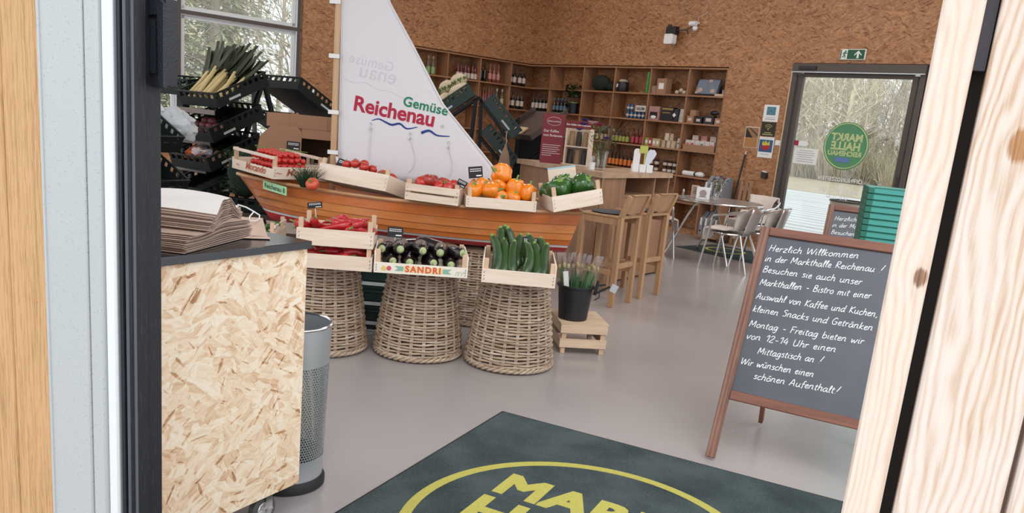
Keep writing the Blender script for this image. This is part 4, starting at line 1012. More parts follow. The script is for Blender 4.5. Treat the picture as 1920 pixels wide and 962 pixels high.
# crate of oxheart tomatoes
t, cw = crate_at('fruit_crate', 'small pale crate of oxheart tomatoes between the plain crate and the orange peppers', (-.615, 5.50, .907), -6, .375, .33, .112, .112, .14, slats=2, ry=1.5)
for x, y, z, k in ((-.095, -.10, .115, 1), (-.05, -.09, .135, 0), (.03, -.09, .10, 1), (.10, -.10, .10, 1), (.06, -.03, .115, 1), (-.03, .0, .125, 0), (-.11, .02, .11, 0), (.11, .02, .11, 1), (.02, .08, .11, 0), (-.07, .1, .1, 1)):
    put(OXH[k], cw @ T3(x, y, z+.006) @ spin(rr_.uniform(-70, 70), rr_.uniform(-70, 70), rr_.uniform(0, 360)), 'ribbed oxheart tomato in the small crate on the boat', 'tomato', 'oxheart tomatoes in the small crate')
price_tag('price_tag', 'black price tag leaning in the oxheart tomato crate beside the orange peppers', cw @ T3(.16, -.02, .12) @ spin(-25, 15, -25), .08, .05, ink=INK)

# orange peppers
t, cw = crate_at('fruit_crate', 'pale wooden crate heaped with orange bell peppers on the boat', (-.135, 5.50, .905), 9, .485, .34, .072, .075, .135, mats=(CRX, CRZ))
OP = [(-.185, -.10, .105, 0, 20, 10, 0), (-.125, -.02, .135, 0, 60, 30, 1), (-.075, -.10, .115, 2, 75, 60, 1), (-.01, -.02, .145, 1, 70, -20, 2), (.10, -.045, .135, 1, 10, 40, 1), (.185, -.08, .115, 2, 15, 80, 2), (.085, -.085, .075, 0, 30, 60, 0), (-.01, -.085, .075, 0, 80, 20, 0), (-.15, .08, .11, 1, 30, 0, 0), (.06, .06, .13, 2, 50, 120, 1), (.17, .06, .1, 0, 20, 20, 2), (-.04, .08, .12, 0, 30, 200, 0)]
for k, (x, y, z, q, a, c, v_) in enumerate(OP):
    put(BELLO[q], cw @ T3(x, y, z) @ spin(a, 12*((k % 3)-1), c) @ Matrix.Scale(1.34 if k in (2, 4, 5) else 1.2, 4), 'orange bell pepper heaped in the pale crate on the boat', 'bell pepper', 'orange bell peppers on the boat')
put(BELLO[1], cw @ T3(.008, -.015, .232) @ spin(15, -72, 15) @ Matrix.Scale(1.4, 4), 'topmost orange bell pepper, lying on its side on the heap', 'bell pepper', None)
price_tag('price_tag', 'black price tag standing at the back left of the orange peppers', cw @ T3(-.165, .02, .155) @ spin(-5, -8, 5), .10, .08, tall=.03, ink=INK)

# green peppers in a crate tipped to the side over the stern
t, cw = crate_at('fruit_crate', 'pale crate of green bell peppers tipped sideways over the stern of the boat', (.392, 5.50, .965), 16, .36, .34, .105, .10, .165, ry=-13)
for k, (x, y, z, q, a, c, sc_) in enumerate(((-.085, -.045, .125, 0, 25, 20, 1.75), (.075, -.035, .125, 1, 55, 40, 1.65), (-.01, .085, .14, 0, 40, 10, 1.4), (.115, .09, .11, 0, 20, 60, 1.3), (-.125, .095, .10, 1, 60, 100, 1.3))):
    put(BELLG[q], cw @ T3(x, y, z) @ spin(a, 10*((k % 3)-1), c) @ Matrix.Scale(sc_, 4), 'dark green bell pepper in the tipped crate at the stern', 'bell pepper', 'green bell peppers at the stern')
t = thing('crate_divider', 'pale blue-edged wooden board standing behind the green bell peppers', 'board', mw=cw @ T3(.02, .185, .12) @ spin(-8, 0, -20))
m = MB(); m.box((0, 0, .06), (.20, .012, .12), b=.001); m.build('board', CRX, t); m = MB(); m.box((0, 0, .125), (.20, .014, .012), b=.001); m.build('painted_edge', pmat('pale_blue_paint', (.35, .55, .65), .6), t)
# ---------------------------------------------------------------- crates on the baskets
t, cw = crate_at('fruit_crate', 'printed wooden crate of aubergines on the middle wicker basket', (-.545, 4.60, .576), 8, .545, .38, .062, .125, .135, rx=1, mats=(pmat('crate_front_white', (.78, .72, .62), .7, var=.06, vscale=20), CRZ))
m = MB(); add_text(m, 'SANDRI', .050, T3(.012, -.1908, .016) @ FB, bold=.0022, spacing=1.25); m.build('lettering', pmat('sandri_red', (.62, .10, .05), .7), t)
m = MB(); m.box((.012, -.1903, .032), (.225, .0008, .036)); m.build('banner', pmat('banner_cream', (.75, .58, .30), .7), t)
m = MB()
for s in (-1, 1): m.prism([(.012+s*.115, .018), (.012+s*.165, .018), (.012+s*.145, .032), (.012+s*.165, .046), (.012+s*.115, .046)], .0, .0012, T3(0, -.1903, 0) @ FB)
for x in (.20, .215, .235): m.tube([(x, -.1908, .012), (x+.006, -.1908, .03), (x+.02, -.1908, .036)], .0015, 4)
m.build('ribbon_print', pmat('ribbon_green', (.22, .42, .32), .7), t)
m = MB(); m.cyl((-.185, -.1906, .030), .014, .001, 16, rotm(90)); m.build('apple_print', pmat('apple_red', (.55, .08, .12), .7), t)
m = MB(); m.prism([(-.232, .022), (-.222, .044), (-.206, .04), (-.198, .02), (-.215, .014)], 0, .0012, T3(0, -.1902, 0) @ FB); m.build('pear_print', pmat('pear_yellow', (.68, .50, .18), .7), t)
AL = 'glossy dark aubergine lying in the printed crate on the middle basket'
for k, (x, y, z, q, a, c) in enumerate(((-.175, -.05, .056, 0, 22, 95), (-.060, -.05, .058, 1, 24, 84), (.060, -.05, .058, 2, 20, 97), (.180, -.05, .056, 0, 22, 86),
                                        (-.205, -.01, .105, 2, 10, 70), (-.115, -.035, .125, 1, 20, 82), (.00, -.03, .128, 0, 24, 92), (.115, -.035, .122, 2, 22, 84), (.205, -.01, .115, 1, 14, 108), (.055, .09, .130, 1, 30, 150), (-.06, .10, .115, 0, 20, 30))):
    put(AUBP[q], cw @ T3(x, y, z) @ spin(0, 18-a*.6, c) @ Matrix.Scale(1.18, 4), AL, 'aubergine', 'aubergines in the printed crate')
price_tag('price_tag', 'black price tag on a white clip above the aubergines', cw @ T3(-.165, .12, .14) @ spin(-12, 0, 0), .095, .062, tall=.02, ink=INK)

t, cw = crate_at('fruit_crate', 'wooden crate of zucchini standing on the right-hand front basket', (.025, 4.575, .577), 1.5, .43, .40, .082, .13, .14, rx=3)
ZL = 'dark green zucchini leaning upright in the crate on the front basket'
zr = random.Random(9)
for k, (x, y, z, q, lean, c) in enumerate(((-.160, -.050, .120, 0, 44, 96), (-.098, -.040, .115, 1, 38, 92), (-.035, -.050, .115, 2, 40, 93), (.030, -.055, .115, 0, 34, 87), (.095, -.050, .115, 1, 36, 94), (.155, -.050, .115, 2, 40, 89),
    (-.135, .055, .155, 1, 46, 86), (-.070, .06, .150, 0, 48, 96), (-.005, .06, .140, 2, 38, 90), (.130, .06, .130, 1, 34, 92), (-.105, .12, .165, 2, 44, 90), (.06, .065, .135, 0, 36, 94), (.03, .125, .14, 2, 30, 86))):
    put(ZUCP[q], cw @ T3(x, y, z) @ spin(0, 0, c+180) @ spin(0, lean, 0) @ spin(zr.uniform(-30, 30), 0, 0) @ Matrix.Scale(1.14, 4), ZL, 'zucchini', 'zucchini in the crate')
price_tag('price_tag', 'black price tag behind the zucchini', cw @ T3(.06, .14, .15) @ spin(-10, 0, 5), .10, .05, tall=.02, ink=INK)

# two stacked crates of pointed red peppers
RL = 'pointed red pepper in the %s of the two stacked crates'
for lev, z in (('lower', .570), ('upper', .703)):
    t, cw = crate_at('fruit_crate', 'pale crate of pointed red peppers, %s of the stacked pair beside the cabinet' % lev, (-1.045, 4.56, z), 7, .435, .36, .098 if lev == 'upper' else .085, .085, .155 if lev == 'upper' else .132)
    P = [(-.13, -.10, .07, 0, 8, 10), (.0, -.12, .07, 1, 5, 175), (.13, -.11, .07, 2, 5, 8), (-.12, .0, .075, 1, 5, 165), (.03, -.03, .075, 0, 5, 20), (.14, .02, .075, 2, 6, 150), (-.05, .09, .07, 0, 4, 0), (.12, .1, .07, 1, 4, 30)]
    if lev == 'upper': P += [(-.085, -.07, .115, 2, 22, 60), (-.01, -.10, .108, 0, 12, 195), (.05, -.07, .115, 1, 10, 10), (.105, -.05, .120, 0, -14, 40), (.135, -.06, .105, 2, 8, 60), (-.03, .0, .12, 2, 15, 160), (.08, .02, .12, 0, 10, 30), (-.165, -.10, .085, 1, 25, 30)]
    for k, (x, y, zz, q, a, c) in enumerate(P):
        put(POINT[q], cw @ T3(x, y, zz) @ spin(0, a, c) @ spin(40*k, 0, 0), RL % lev, 'red pepper', 'pointed red peppers in the %s crate' % lev)
    if lev == 'upper': price_tag('price_tag', 'grey-black price tag on a pin above the upper crate of red peppers', cw @ T3(-.125, -.02, .10) @ spin(0, -8, 12), .085, .035, tall=.095, ink=pmat('tag_grey', (.08, .075, .07), .6))

# crate of small green peppers behind the stack, on a low table
t = thing('side_table', 'low dark table behind the cabinet carrying vegetable crates', 'table', (-2.02, 5.42, 0), R(4))
m = MB(); m.box((0, 0, .555), (.95, .5, .03), b=.003); m.build('tabletop', DARKW, t)
for x in (-.43, .43):
    for y in (-.2, .2): m = MB(); m.box((x, y, .27), (.05, .05, .54)); m.build('leg', DARKW, t)
t, cw = crate_at('fruit_crate', 'low wooden crate of small green peppers between the cabinet and the boat', (-1.80, 5.20, .572), 5, .42, .36, .062, .12, .135, rail=True)
m = MB(); add_text(m, 'ROSE', .05, T3(.03, -.1812, .016) @ FB, bold=.002, spacing=1.2); m.build('lettering', PRED, t)
for k in range(22):
    x = -.15+.06*(k % 6)+.01*(k % 3); y = -.12+.07*(k//6)
    put(SMALLG[k % 2], cw @ T3(x, y, .05+.025*(k % 3)) @ spin(0, 10*(k % 4)-10, 47*k), 'small green pepper in the low crate beyond the cabinet', 'green pepper', 'small green peppers in the low crate')
price_tag('price_tag', 'black price tag above the small green peppers beside the bow', cw @ T3(-.16, -.06, .12) @ spin(0, 0, 0), .10, .06, tall=.07, ink=INK)
t, cw = crate_at('fruit_crate', 'empty wooden crate on the low table behind the paper bags', (-2.24, 5.22, .572), 3, .42, .36, .10, .12, .17)

# stack of green plastic crates beneath the boat
EUR = pmat('euro_crate_green', (.008, .026, .023), .4, var=.15)
LABEL = pmat('crate_label_strip', (.50, .52, .54), .6, var=.15, vscale=60)
for k in range(4):
    t = thing('plastic_crate', 'dark green label-striped plastic crate under the boat, %s of the stack' % ['bottom one', 'second up', 'third up', 'top one'][k], 'crate', (-.995, 5.545, .0005+.139*k), R(2), group=None)
    W_, D_, H_ = .50, .29, .137
    m = MB()
    for s in (-1, 1):
        m.box((0, s*(D_/2-.006), H_/2), (W_, .012, H_), b=.002); m.box((s*(W_/2-.006), 0, H_/2), (.012, D_-.024, H_), b=.002)
        for zz in (.02, .075, .128): m.box((0, s*(D_/2+.001), zz), (W_, .010, .008), b=.001)
        for x in np.linspace(-.22, .22, 6): m.box((x, s*(D_/2+.001), H_/2), (.006, .008, H_*.8))
    m.box((0, 0, .006), (W_-.024, D_-.024, .008)); m.build('crate_body', EUR, t)
    m = MB(); m.box((0, -D_/2-.007, .048), (.30, .002, .024)); m.build('label_strip', LABEL, t)
t = thing('cable_loop', 'white cable coiled on the floor between two wicker baskets', 'cable', (-.985, 5.30, .004))
m = MB(); m.tube([(.075*math.cos(a)+.004*math.sin(3*a), .06*math.sin(a), .003+.002*math.sin(2*a)) for a in np.linspace(0, 2*PI*2.0, 60)], .0035, 6); m.build('cord', pmat('cable_grey', (.42, .43, .45), .5), t)

# upturned box, bucket with wrapped tulips
BOXW = wood('box_poplar', (.66, .50, .36), (.48, .33, .21), 'x', stretch=12, scale=12, rough=.7)
t = thing('wooden_box', 'upturned slatted wooden box on the floor under the black bucket', 'box', (.475, 5.465, 0), R(9))
for s, nm in ((-1, 'front'), (1, 'back')):
    for z in (.075, .175): m = MB(); m.box((0, s*.190, z), (.325, .010, .062), b=.0015); m.build('slat', BOXW, t)
for s in (-1, 1):
    for z in (.075, .175): m = MB(); m.box((0, 0, 0), (.37, .010, .062), b=.0015); m.build('slat', BOXW, t, loc=(s*.157, 0, z), rot=(0, 0, R(90)))
for sx in (-1, 1):
    for sy in (-1, 1): m = MB(); m.box((sx*.135, sy*.17, .103), (.032, .03, .206), b=.002); m.build('leg', CRZ, t)
for k in range(4): m = MB(); m.box((0, -.148+.0985*k, .2115), (.335, .094, .010), b=.001); m.build('top_board', BOXW, t)
BK = (.425, 5.40, .2175)
t = thing('bucket', 'black plastic bucket of wrapped tulips standing on the wooden box', 'bucket', BK)
m = MB(); m.lathe([(.094, 0), (.098, .004), (.120, .225), (.131, .228), (.131, .240), (.124, .240), (.117, .228), (.094, .012), (.0, .012)], 40); m.build('bucket_body', BLACKP, t)
m = MB(); m.tube([(.128, .0, .215), (.16, -.03, .20), (.16, -.06, .175), (.13, -.05, .15)], .004, 6); m.build('handle', BLACKP, t)
t = thing('tag_clamp', 'black plastic clamp holding a small grey price card on the bucket rim', 'clamp', mw=T3(.560, 5.345, .455) @ spin(0, 0, -10))
m = MB(); m.box((0, 0, .0), (.022, .02, .10), rotm(0, 8, 0), b=.003); m.bar((-.005, 0, -.04), (.09, 0, .02), .02, .014); m.bar((.0, 0, .015), (.06, 0, .03), .016, .012); m.build('clamp_body', BLACKP, t)
m = MB(); m.box((.118, -.012, .012), (.045, .003, .055), rotm(0, 20, 0), b=.001); m.build('card', pmat('card_grey', (.42, .45, .48), .5), t)
TULG = pmat('tulip_leaf', (.085, .20, .075), .5, var=.3, vscale=25)
tr = random.Random(12)
for k, (dx, dy) in enumerate(((-.045, -.02), (.04, -.015), (.0, .04))):
    t = thing('tulip_bunch', ['cellophane-wrapped tulip bunch at the left of the black bucket', 'cellophane-wrapped tulip bunch at the right of the black bucket', 'cellophane-wrapped tulip bunch at the back of the black bucket'][k], 'flowers', (BK[0]+dx, BK[1]+dy, BK[2]+.02), 0, group='tulip bunches in the bucket')
    lx = (-.045, .055, .0)[k]
    m = MB()
    for q in range(11):
        a = tr.uniform(0, 2*PI); r_ = tr.uniform(.008, .04); h = tr.uniform(.26, .40); x1 = lx*h/.3 + r_*1.3*math.cos(a); y1 = r_*1.2*math.sin(a); w = tr.uniform(.013, .024); c_, s_ = math.cos(a+1.2), math.sin(a+1.2)
        L0 = []; 
        for u in np.linspace(0, 1, 7):
            ww = w*math.sin(PI*min(1, .15+u*.85))+.001; x = lx*h/.3*u*.9 + r_*math.cos(a)*(.3+u); y = r_*math.sin(a)*(.3+u); z = h*u
            L0 += [(x-c_*ww, y-s_*ww, z), (x+s_*.004, y-c_*.004, z), (x+c_*ww, y+s_*ww, z)]
        m.add(L0, [(3*i+j, 3*i+j+1, 3*i+j+4, 3*i+j+3) for i in range(6) for j in range(2)])
    m.build('leaves', TULG, t)
    m = MB()
    for q in range(4): a = 2*PI*q/4; m.ball((lx*1.15+.03*math.cos(a), .03*math.sin(a), .34+.02*math.sin(q*3)), .014, 8, 6, (.8, .8, 1.4))
    m.build('buds', pmat('tulip_bud', (.42, .33, .16), .5, var=.4, vscale=4), t)
    m = MB(); m.lathe([(.020, .02), (.035, .12), (.060, .28), (.082, .42)], 18, fn=lambda a, z: 1+.10*math.sin(5*a+z*30)); w_ = m.v; m.v = [(v[0]+lx*v[2]/.3*.9, v[1], v[2]) for v in w_]; m.f = [f for f in m.f if len(f) == 4]; m.mi = [0]*len(m.f); m.build('wrapping', CELLO, t)
    if k == 0: m = MB(); m.box((-.03, -.045, .25), (.035, .002, .13), rotm(0, -10, 10)); m.build('paper_slip', PAPER, t)
# ---------------------------------------------------------------- blackboard A-frame signs with chalk handwriting
SIGNW = wood('sign_frame_wood', (.27, .135, .095), (.135, .058, .040), 'z', stretch=12, scale=24, rough=.5, ring=.6)
SIGNWX = wood('sign_rail_wood', (.22, .085, .055), (.12, .045, .030), 'x', stretch=12, scale=24, rough=.5, ring=.6)
SLATE, t_, p = newmat('chalkboard'); L = t_.links.new
tcn = t_.nodes.new('ShaderNodeTexCoord'); n1 = t_.nodes.new('ShaderNodeTexNoise'); n1.inputs['Scale'].default_value = 4; n1.inputs['Detail'].default_value = 5; L(tcn.outputs['Object'], n1.inputs['Vector'])
rr = ramp(t_, [(.3, (.046, .052, .072)), (.75, (.070, .078, .102))]); L(n1.outputs['Fac'], rr.inputs[0]); L(rr.outputs[0], p.inputs['Base Color']); p.inputs['Roughness'].default_value = .34; p.inputs['Specular IOR Level'].default_value = .9
GL = {  # handwriting strokes on a grid: x-height 1, ascender 1.8, descender -.7 ; (advance, strokes)
'a': (.95, [[(.75,.85),(.45,1),(.1,.6),(.15,.1),(.45,.05),(.75,.8)],[(.75,.95),(.72,.3),(.85,0),(1,.1)]]), 'b': (.9, [[(.15,1.8),(.1,.2),(.35,0),(.7,.25),(.7,.75),(.45,.95),(.12,.7)]]),
'c': (.75, [[(.65,.85),(.4,1),(.1,.6),(.15,.15),(.4,0),(.7,.2)]]), 'd': (.95, [[(.75,.85),(.45,1),(.1,.6),(.15,.1),(.45,.05),(.72,.6)],[(.8,1.8),(.72,.2),(.9,.05)]]),
'e': (.75, [[(.12,.5),(.55,.62),(.5,.95),(.2,.85),(.12,.3),(.35,0),(.7,.2)]]), 'f': (.65, [[(.65,1.65),(.45,1.8),(.3,1.4),(.25,0),(.2,-.2)],[(.05,.95),(.6,1)]]),
'g': (.9, [[(.7,.85),(.4,1),(.1,.6),(.2,.1),(.5,.15),(.7,.85)],[(.72,1),(.65,-.3),(.4,-.7),(.1,-.5)]]), 'h': (.9, [[(.2,1.8),(.12,0)],[(.14,.6),(.45,1),(.68,.8),(.65,.1),(.85,.05)]]),
'i': (.45, [[(.2,.95),(.15,.15),(.35,.05)],[(.24,1.35),(.27,1.42)]]), 'k': (.85, [[(.2,1.8),(.12,0)],[(.7,1),(.2,.5),(.75,.0)]]), 'l': (.5, [[(.15,.3),(.4,1.5),(.3,1.8),(.18,1.4),(.18,.2),(.4,.05)]]),
'm': (1.35, [[(.1,1),(.1,0)],[(.1,.6),(.35,1),(.55,.8),(.52,0)],[(.54,.6),(.85,1),(1.03,.8),(1.0,.15),(1.25,.05)]]), 'n': (.95, [[(.1,1),(.1,0)],[(.1,.6),(.42,1),(.66,.8),(.62,.15),(.85,.05)]]),
'o': (.85, [[(.45,1),(.12,.65),(.2,.1),(.55,.05),(.72,.5),(.5,1),(.35,.9)]]), 'r': (.65, [[(.12,1),(.12,0)],[(.12,.55),(.35,.95),(.6,.9)]]), 's': (.7, [[(.6,.9),(.3,1),(.15,.75),(.5,.45),(.5,.1),(.1,.05)]]),
't': (.6, [[(.3,1.5),(.22,.2),(.5,.05)],[(.05,1.05),(.55,1.1)]]), 'u': (.95, [[(.12,1),(.12,.2),(.4,.02),(.68,.5)],[(.7,1),(.68,.15),(.9,.05)]]), 'v': (.8, [[(.08,1),(.3,.02),(.65,1),(.8,.95)]]), 'w': (1.2, [[(.08,1),(.22,.05),(.5,.8),(.7,.05),(1.05,1),(1.15,.9)]]),
'z': (.85, [[(.1,1),(.7,1),(.12,.05),(.75,0)]]), 'ä': (.95, [[(.75,.85),(.45,1),(.1,.6),(.15,.1),(.45,.05),(.75,.8)],[(.75,.95),(.72,.3),(.9,.05)],[(.25,1.4),(.65,1.45)]]), 'ö': (.85, [[(.45,1),(.12,.65),(.2,.1),(.55,.05),(.72,.5),(.5,1)],[(.2,1.4),(.65,1.45)]]), 'ü': (.95, [[(.12,1),(.12,.2),(.4,.02),(.68,.5)],[(.7,1),(.68,.15),(.9,.05)],[(.2,1.4),(.65,1.45)]]),
'A': (1.15, [[(.05,0),(.55,1.75),(.9,0)],[(.2,.6),(.85,.65)]]), 'B': (1.0, [[(.15,1.75),(.12,0)],[(.1,1.7),(.6,1.75),(.65,1.2),(.2,.95),(.8,.75),(.7,.1),(.1,0)]]), 'F': (.9, [[(.15,1.75),(.12,0)],[(.1,1.75),(.85,1.75)],[(.15,.95),(.65,.95)]]), 'G': (1.15, [[(.9,1.5),(.5,1.75),(.1,.9),(.3,.05),(.85,.15),(.9,.75)],[(.5,.75),(1.0,.75)]]),
'H': (1.15, [[(.18,1.8),(.1,0)],[(.9,1.8),(.82,0)],[(.12,.9),(.88,.95)]]), 'K': (1.0, [[(.18,1.75),(.12,0)],[(.9,1.75),(.2,.85),(.9,.0)]]), 'M': (1.4, [[(.1,0),(.22,1.75),(.62,.5),(1.05,1.75),(1.15,0)]]), 'R': (1.0, [[(.15,1.75),(.12,0)],[(.1,1.7),(.65,1.75),(.7,1.15),(.15,.9),(.9,0)]]), 'S': (.9, [[(.8,1.55),(.45,1.75),(.15,1.35),(.65,.8),(.6,.1),(.1,.1)]]),
'U': (1.15, [[(.12,1.75),(.15,.3),(.5,0),(.85,.5),(.9,1.75)],[(.9,1),(.88,0)]]), 'W': (1.55, [[(.05,1.75),(.3,.05),(.75,1.5),(1.0,.05),(1.5,1.75)]]), '!': (.9, [[(.75,2.0),(.35,.5)],[(.22,.05),(.26,-.02)]]), '-': (.8, [[(.15,.6),(.65,.62)]]), ',': (.5, [[(.3,.1),(.15,-.3)]]), '1': (.7, [[(.1,1.3),(.5,1.7),(.45,0)]]), '2': (.9, [[(.1,1.4),(.5,1.75),(.7,1.2),(.1,0),(.8,0)]]), '4': (.95, [[(.5,1.75),(.1,.6),(.8,.65)],[(.65,1.2),(.6,0)]]), ' ': (.75, [])}
def handwriting(mb, text, x0, y0, x1, y1, xh, w, plane, seed=0):
    r = random.Random(seed); tot = sum(GL[c][0] for c in text); sx = (x1-x0)/tot; X = 0; sl = (y1-y0)/(x1-x0)
    for c in text:
        adv, st = GL[c]; dy = r.uniform(-.06, .06)*xh
        for s in st:
            P = [(x0+(X+px_)*sx+py_*xh*.20, y0+sl*(X+px_)*sx+py_*xh+dy) for px_, py_ in s]
            Q = catmull([(a, b, 0) for a, b in P], 5) if len(P) > 2 else [Vector((a, b, 0)) for a, b in P]
            ribbon(mb, [(q[0], q[1]) for q in Q], w, plane)
        X += adv
LINES = [('Herzlich Willkommen', .038, 1.068, .455, 1.098), ('in der Markthalle Reichenau !', .030, 1.013, .575, 1.048), ('Besuchen sie auch unser', .033, .955, .493, .972), ('Markthallen - Bistro mit einer', .033, .888, .545, .912), ('Auswahl von Kaffee und Kuchen,', .032, .816, .592, .830), ('kleinen Snacks und Getränken', .030, .748, .582, .762), ('Montag - Freitag bieten wir', .030, .670, .556, .690), ('von 12-14 Uhr einen', .031, .608, .447, .628), ('Mittagstisch an !', .100, .545, .40, .562), ('Wir wünschen einen', .033, .478, .375, .490), ('schönen Aufenthalt!', .109, .420, .50, .436)]
def aframe(name, label, loc, rz, tilt=24, lines=LINES, back_y=.67):
    t = thing(name, label, 'chalkboard sign', loc, rz); TL = 1.19; Wd = .80
    rt = (R(-tilt), 0, 0)
    for x in (.0, Wd-.045): m = MB(); m.box((x+.0225-.0225+.0, -.012, TL/2), (.045, .024, TL), b=.003); m.build('front_leg', SIGNW, t, rot=rt)
    for z, h in ((TL-.022, .044), (.318, .046)): m = MB(); m.box((Wd/2-.0225, -.012, z), (Wd-.092, .022, h), b=.003); m.build('rail', SIGNWX, t, rot=rt)
    m = MB(); m.box((Wd/2-.0225, -.006, .748), (Wd-.088, .006, .83)); bd = m.build('board', SLATE, t, rot=rt)
    m = MB()
    for i, (s, x0, y0, x1, y1) in enumerate(lines): handwriting(m, s, x0, y0, x1, y1, 0.0185, .0034, lambda x, y: Vector((x, -.0098, y)), i)
    m.build('handwriting', CHALK, bd)
    # back frame
    c_, s_ = math.cos(R(tilt)), math.sin(R(tilt)); top = Vector((0, (TL-.06)*s_+.02, (TL-.06)*c_))
    for x in (.105, Wd-.15): m = MB(); m.bar((x, top.y, top.z), (x, back_y, .012), .040, .022, (1, 0, 0), .002); m.build('back_leg', pmat('sign_back_wood', (.20, .065, .035), .5, var=.2), t)
    m = MB(); m.box(((Wd-.045)/2, top.y+.0, top.z-.02), (Wd-.15, .02, .03)); m.build('hinge_bar', SIGNWX, t)
    return t
aframe('chalkboard_sign', 'large A-frame chalkboard with the full handwritten welcome text beside the doorpost', (1.028, 3.657, .006), R(-27))
aframe('chalkboard_sign', 'second A-frame chalkboard farther back, half hidden behind the teal crates', (2.21, 5.88, .006), R(-24), lines=LINES[:4])
# stack of folded teal crates
TEAL = pmat('teal_plastic', (.065, .34, .30), .4, var=.06); TEALD = pmat('teal_rib', (.02, .155, .105), .45)
for k in range(34):
    t = thing('folded_crate', 'folded teal plastic crate in the tall stack behind the large chalkboard' if k < 33 else 'topmost folded teal plastic crate of the tall stack behind the chalkboard', 'folded crate', (2.457, 5.097, .0005+.0386*k), R(-18), group='folded teal crates')
    m = MB(); m.box((0, 0, .0175), (.60, .40, .034), b=.003); m.build('crate_body', TEAL, t)
    m = MB()
    m.box((-.302, 0, .0185), (.006, .385, .036), b=.001); m.box((-.285, -.2005, .018), (.035, .006, .034), b=.001); m.box((.01, -.2005, .0355), (.56, .004, .0035)); m.build('edge_ribs', TEALD, t)

# ---------------------------------------------------------------- bar counter, stools
CZ = 1.112; C1 = Vector((.721, 7.539, 0)); dR = Vector((math.cos(R(55.3)), math.sin(R(55.3)), 0)); nR = Vector((-dR.y, dR.x, 0)); dL = Vector((math.cos(R(122.8)), math.sin(R(122.8)), 0)); nL = Vector((dL.y, -dL.x, 0))
LR, LL, DW = 1.545, 1.5, .50
t = thing('bar_counter', 'angled wooden bar counter with open compartments behind the stools', 'counter', (0, 0, 0))
A = C1+dR*LR; B_ = C1+dL*LL; A2 = A+nR*DW; B2 = B_+nL*DW
k_ = DW*(1-math.cos(R(67.5)))/math.sin(R(67.5)) if False else DW/math.tan(R(67.5/2))
I_ = C1 + dR*k_ + nR*DW
m = MB(); m.prism([(C1.x, C1.y), (A.x, A.y), (A2.x, A2.y), (I_.x, I_.y), (B2.x, B2.y), (B_.x, B_.y)], CZ-.050, CZ); m.build('countertop', COUNTERT, t)
def along(o, d, n, s0, s1, p0, p1, z0, z1, name, mat):
    a = o+d*((s0+s1)/2)+n*((p0+p1)/2); m = MB(); m.box((0, 0, 0), (s1-s0, p1-p0, z1-z0), b=.002)
    ob = m.build(name, mat, t); ob.matrix_local = Matrix.Translation((a.x, a.y, (z0+z1)/2)) @ Matrix.Rotation(math.atan2(d.y, d.x), 4, 'Z'); return ob
along(C1, dR, nR, .03, .515, .03, .055, .0, CZ-.05, 'front_panel', COUNTERW)
along(C1, dL, nL, .03, LL-.03, .03, .055, .0, CZ-.05, 'front_panel', COUNTERW)
for s in (.53, 1.19, 1.53): along(C1, dR, nR, s-.013, s+.013, .03, .5, .0, CZ-.05, 'upright', COUNTERW)
along(C1, dR, nR, .545, 1.515, .04, .5, .865, .890, 'compartment_shelf', COUNTERW)
along(C1, dR, nR, .545, 1.515, .05, .07, .02, .865, 'lower_panel', COUNTERW)
along(C1, dR, nR, .545, 1.515, .50, .52, .02, CZ-.05, 'back_panel', COUNTERW)
o = C1+dR*1.36+nR*.2
t2 = thing('napkin', 'white folded napkin lying in the counter compartment', 'napkin', (o.x, o.y, .893), R(70)); m = MB(); m.grid(lambda u, v: ((u-.5)*.16, (v-.5)*.14, .004+.03*math.sin(u*4)*v), 6, 5); m.grid(lambda u, v: ((u-.5)*.16, (.5-v)*.14, .001+.02*math.sin(u*4)*(1-v)), 6, 5); m.build('cloth', PAPER, t2)

def make_stool(label, loc, rz):
    """seat faces +y, backrest at y=0"""
    t = thing('bar_stool', label, 'bar stool', loc, rz); W_ = .375
    for x in (-W_/2+.022, W_/2-.022):
        m = MB(); m.bar((x, .0, .0), (x, .0, .80), .044, .044, (1, 0, 0), .003); m.bar((x, .0, .79), (x, -.07, .975), .044, .040, (1, 0, 0), .003); m.build('rear_leg', STOOLW, t)
        m = MB(); m.box((x, .375, .385), (.044, .044, .77), b=.003); m.build('front_leg', STOOLW, t)
        m = MB(); m.box((x, .1875, .30), (.025, .335, .042), b=.002); m.build('side_stretcher', STOOLW, t)
        m = MB(); m.box((x, .1875, .745), (.028, .335, .06), b=.002); m.build('seat_rail', STOOLW, t)
    m = MB(); m.box((0, .375, .27), (W_-.09, .025, .045), b=.002); m.build('footrest', STOOLW, t)
    m = MB(); m.box((0, .0, .36), (W_-.09, .025, .042), b=.002); m.build('rear_stretcher', STOOLW, t)
    m = MB(); m.box((0, .19, .783), (W_, .42, .022), b=.006); m.build('seat', STOOLW, t)
    m = MB(); m.grid(lambda u, v: ((u-.5)*(W_-.05), -.010-.105*v*.62-.020*math.sin(PI*u)+.0, .815+.168*v), 10, 6); f1 = len(m.v)
    m.grid(lambda u, v: ((.5-u)*(W_-.05), .016-.105*v*.62-.020*math.sin(PI*u), .815+.168*v), 10, 6)
    m.bar((-W_/2+.03, -.085, .982), (W_/2-.03, -.085, .982), .026, .012, (0, 0, 1), .003); m.build('backrest', STOOLW, t)
    m = MB(); m.ball((0, .20, .805), .17, 20, 8, (1, 1, .09)); m.build('seat_pad', pmat('felt_grey', (.075, .07, .078), .9, var=.1), t)
    return t
make_stool('oak bar stool with grey seat pad, nearer one, beside the tulip bucket', (.952, 6.99, 0), R(55.5))
make_stool('oak bar stool with grey seat pad, farther one, towards the bistro table', (1.272, 7.48, 0), R(52))

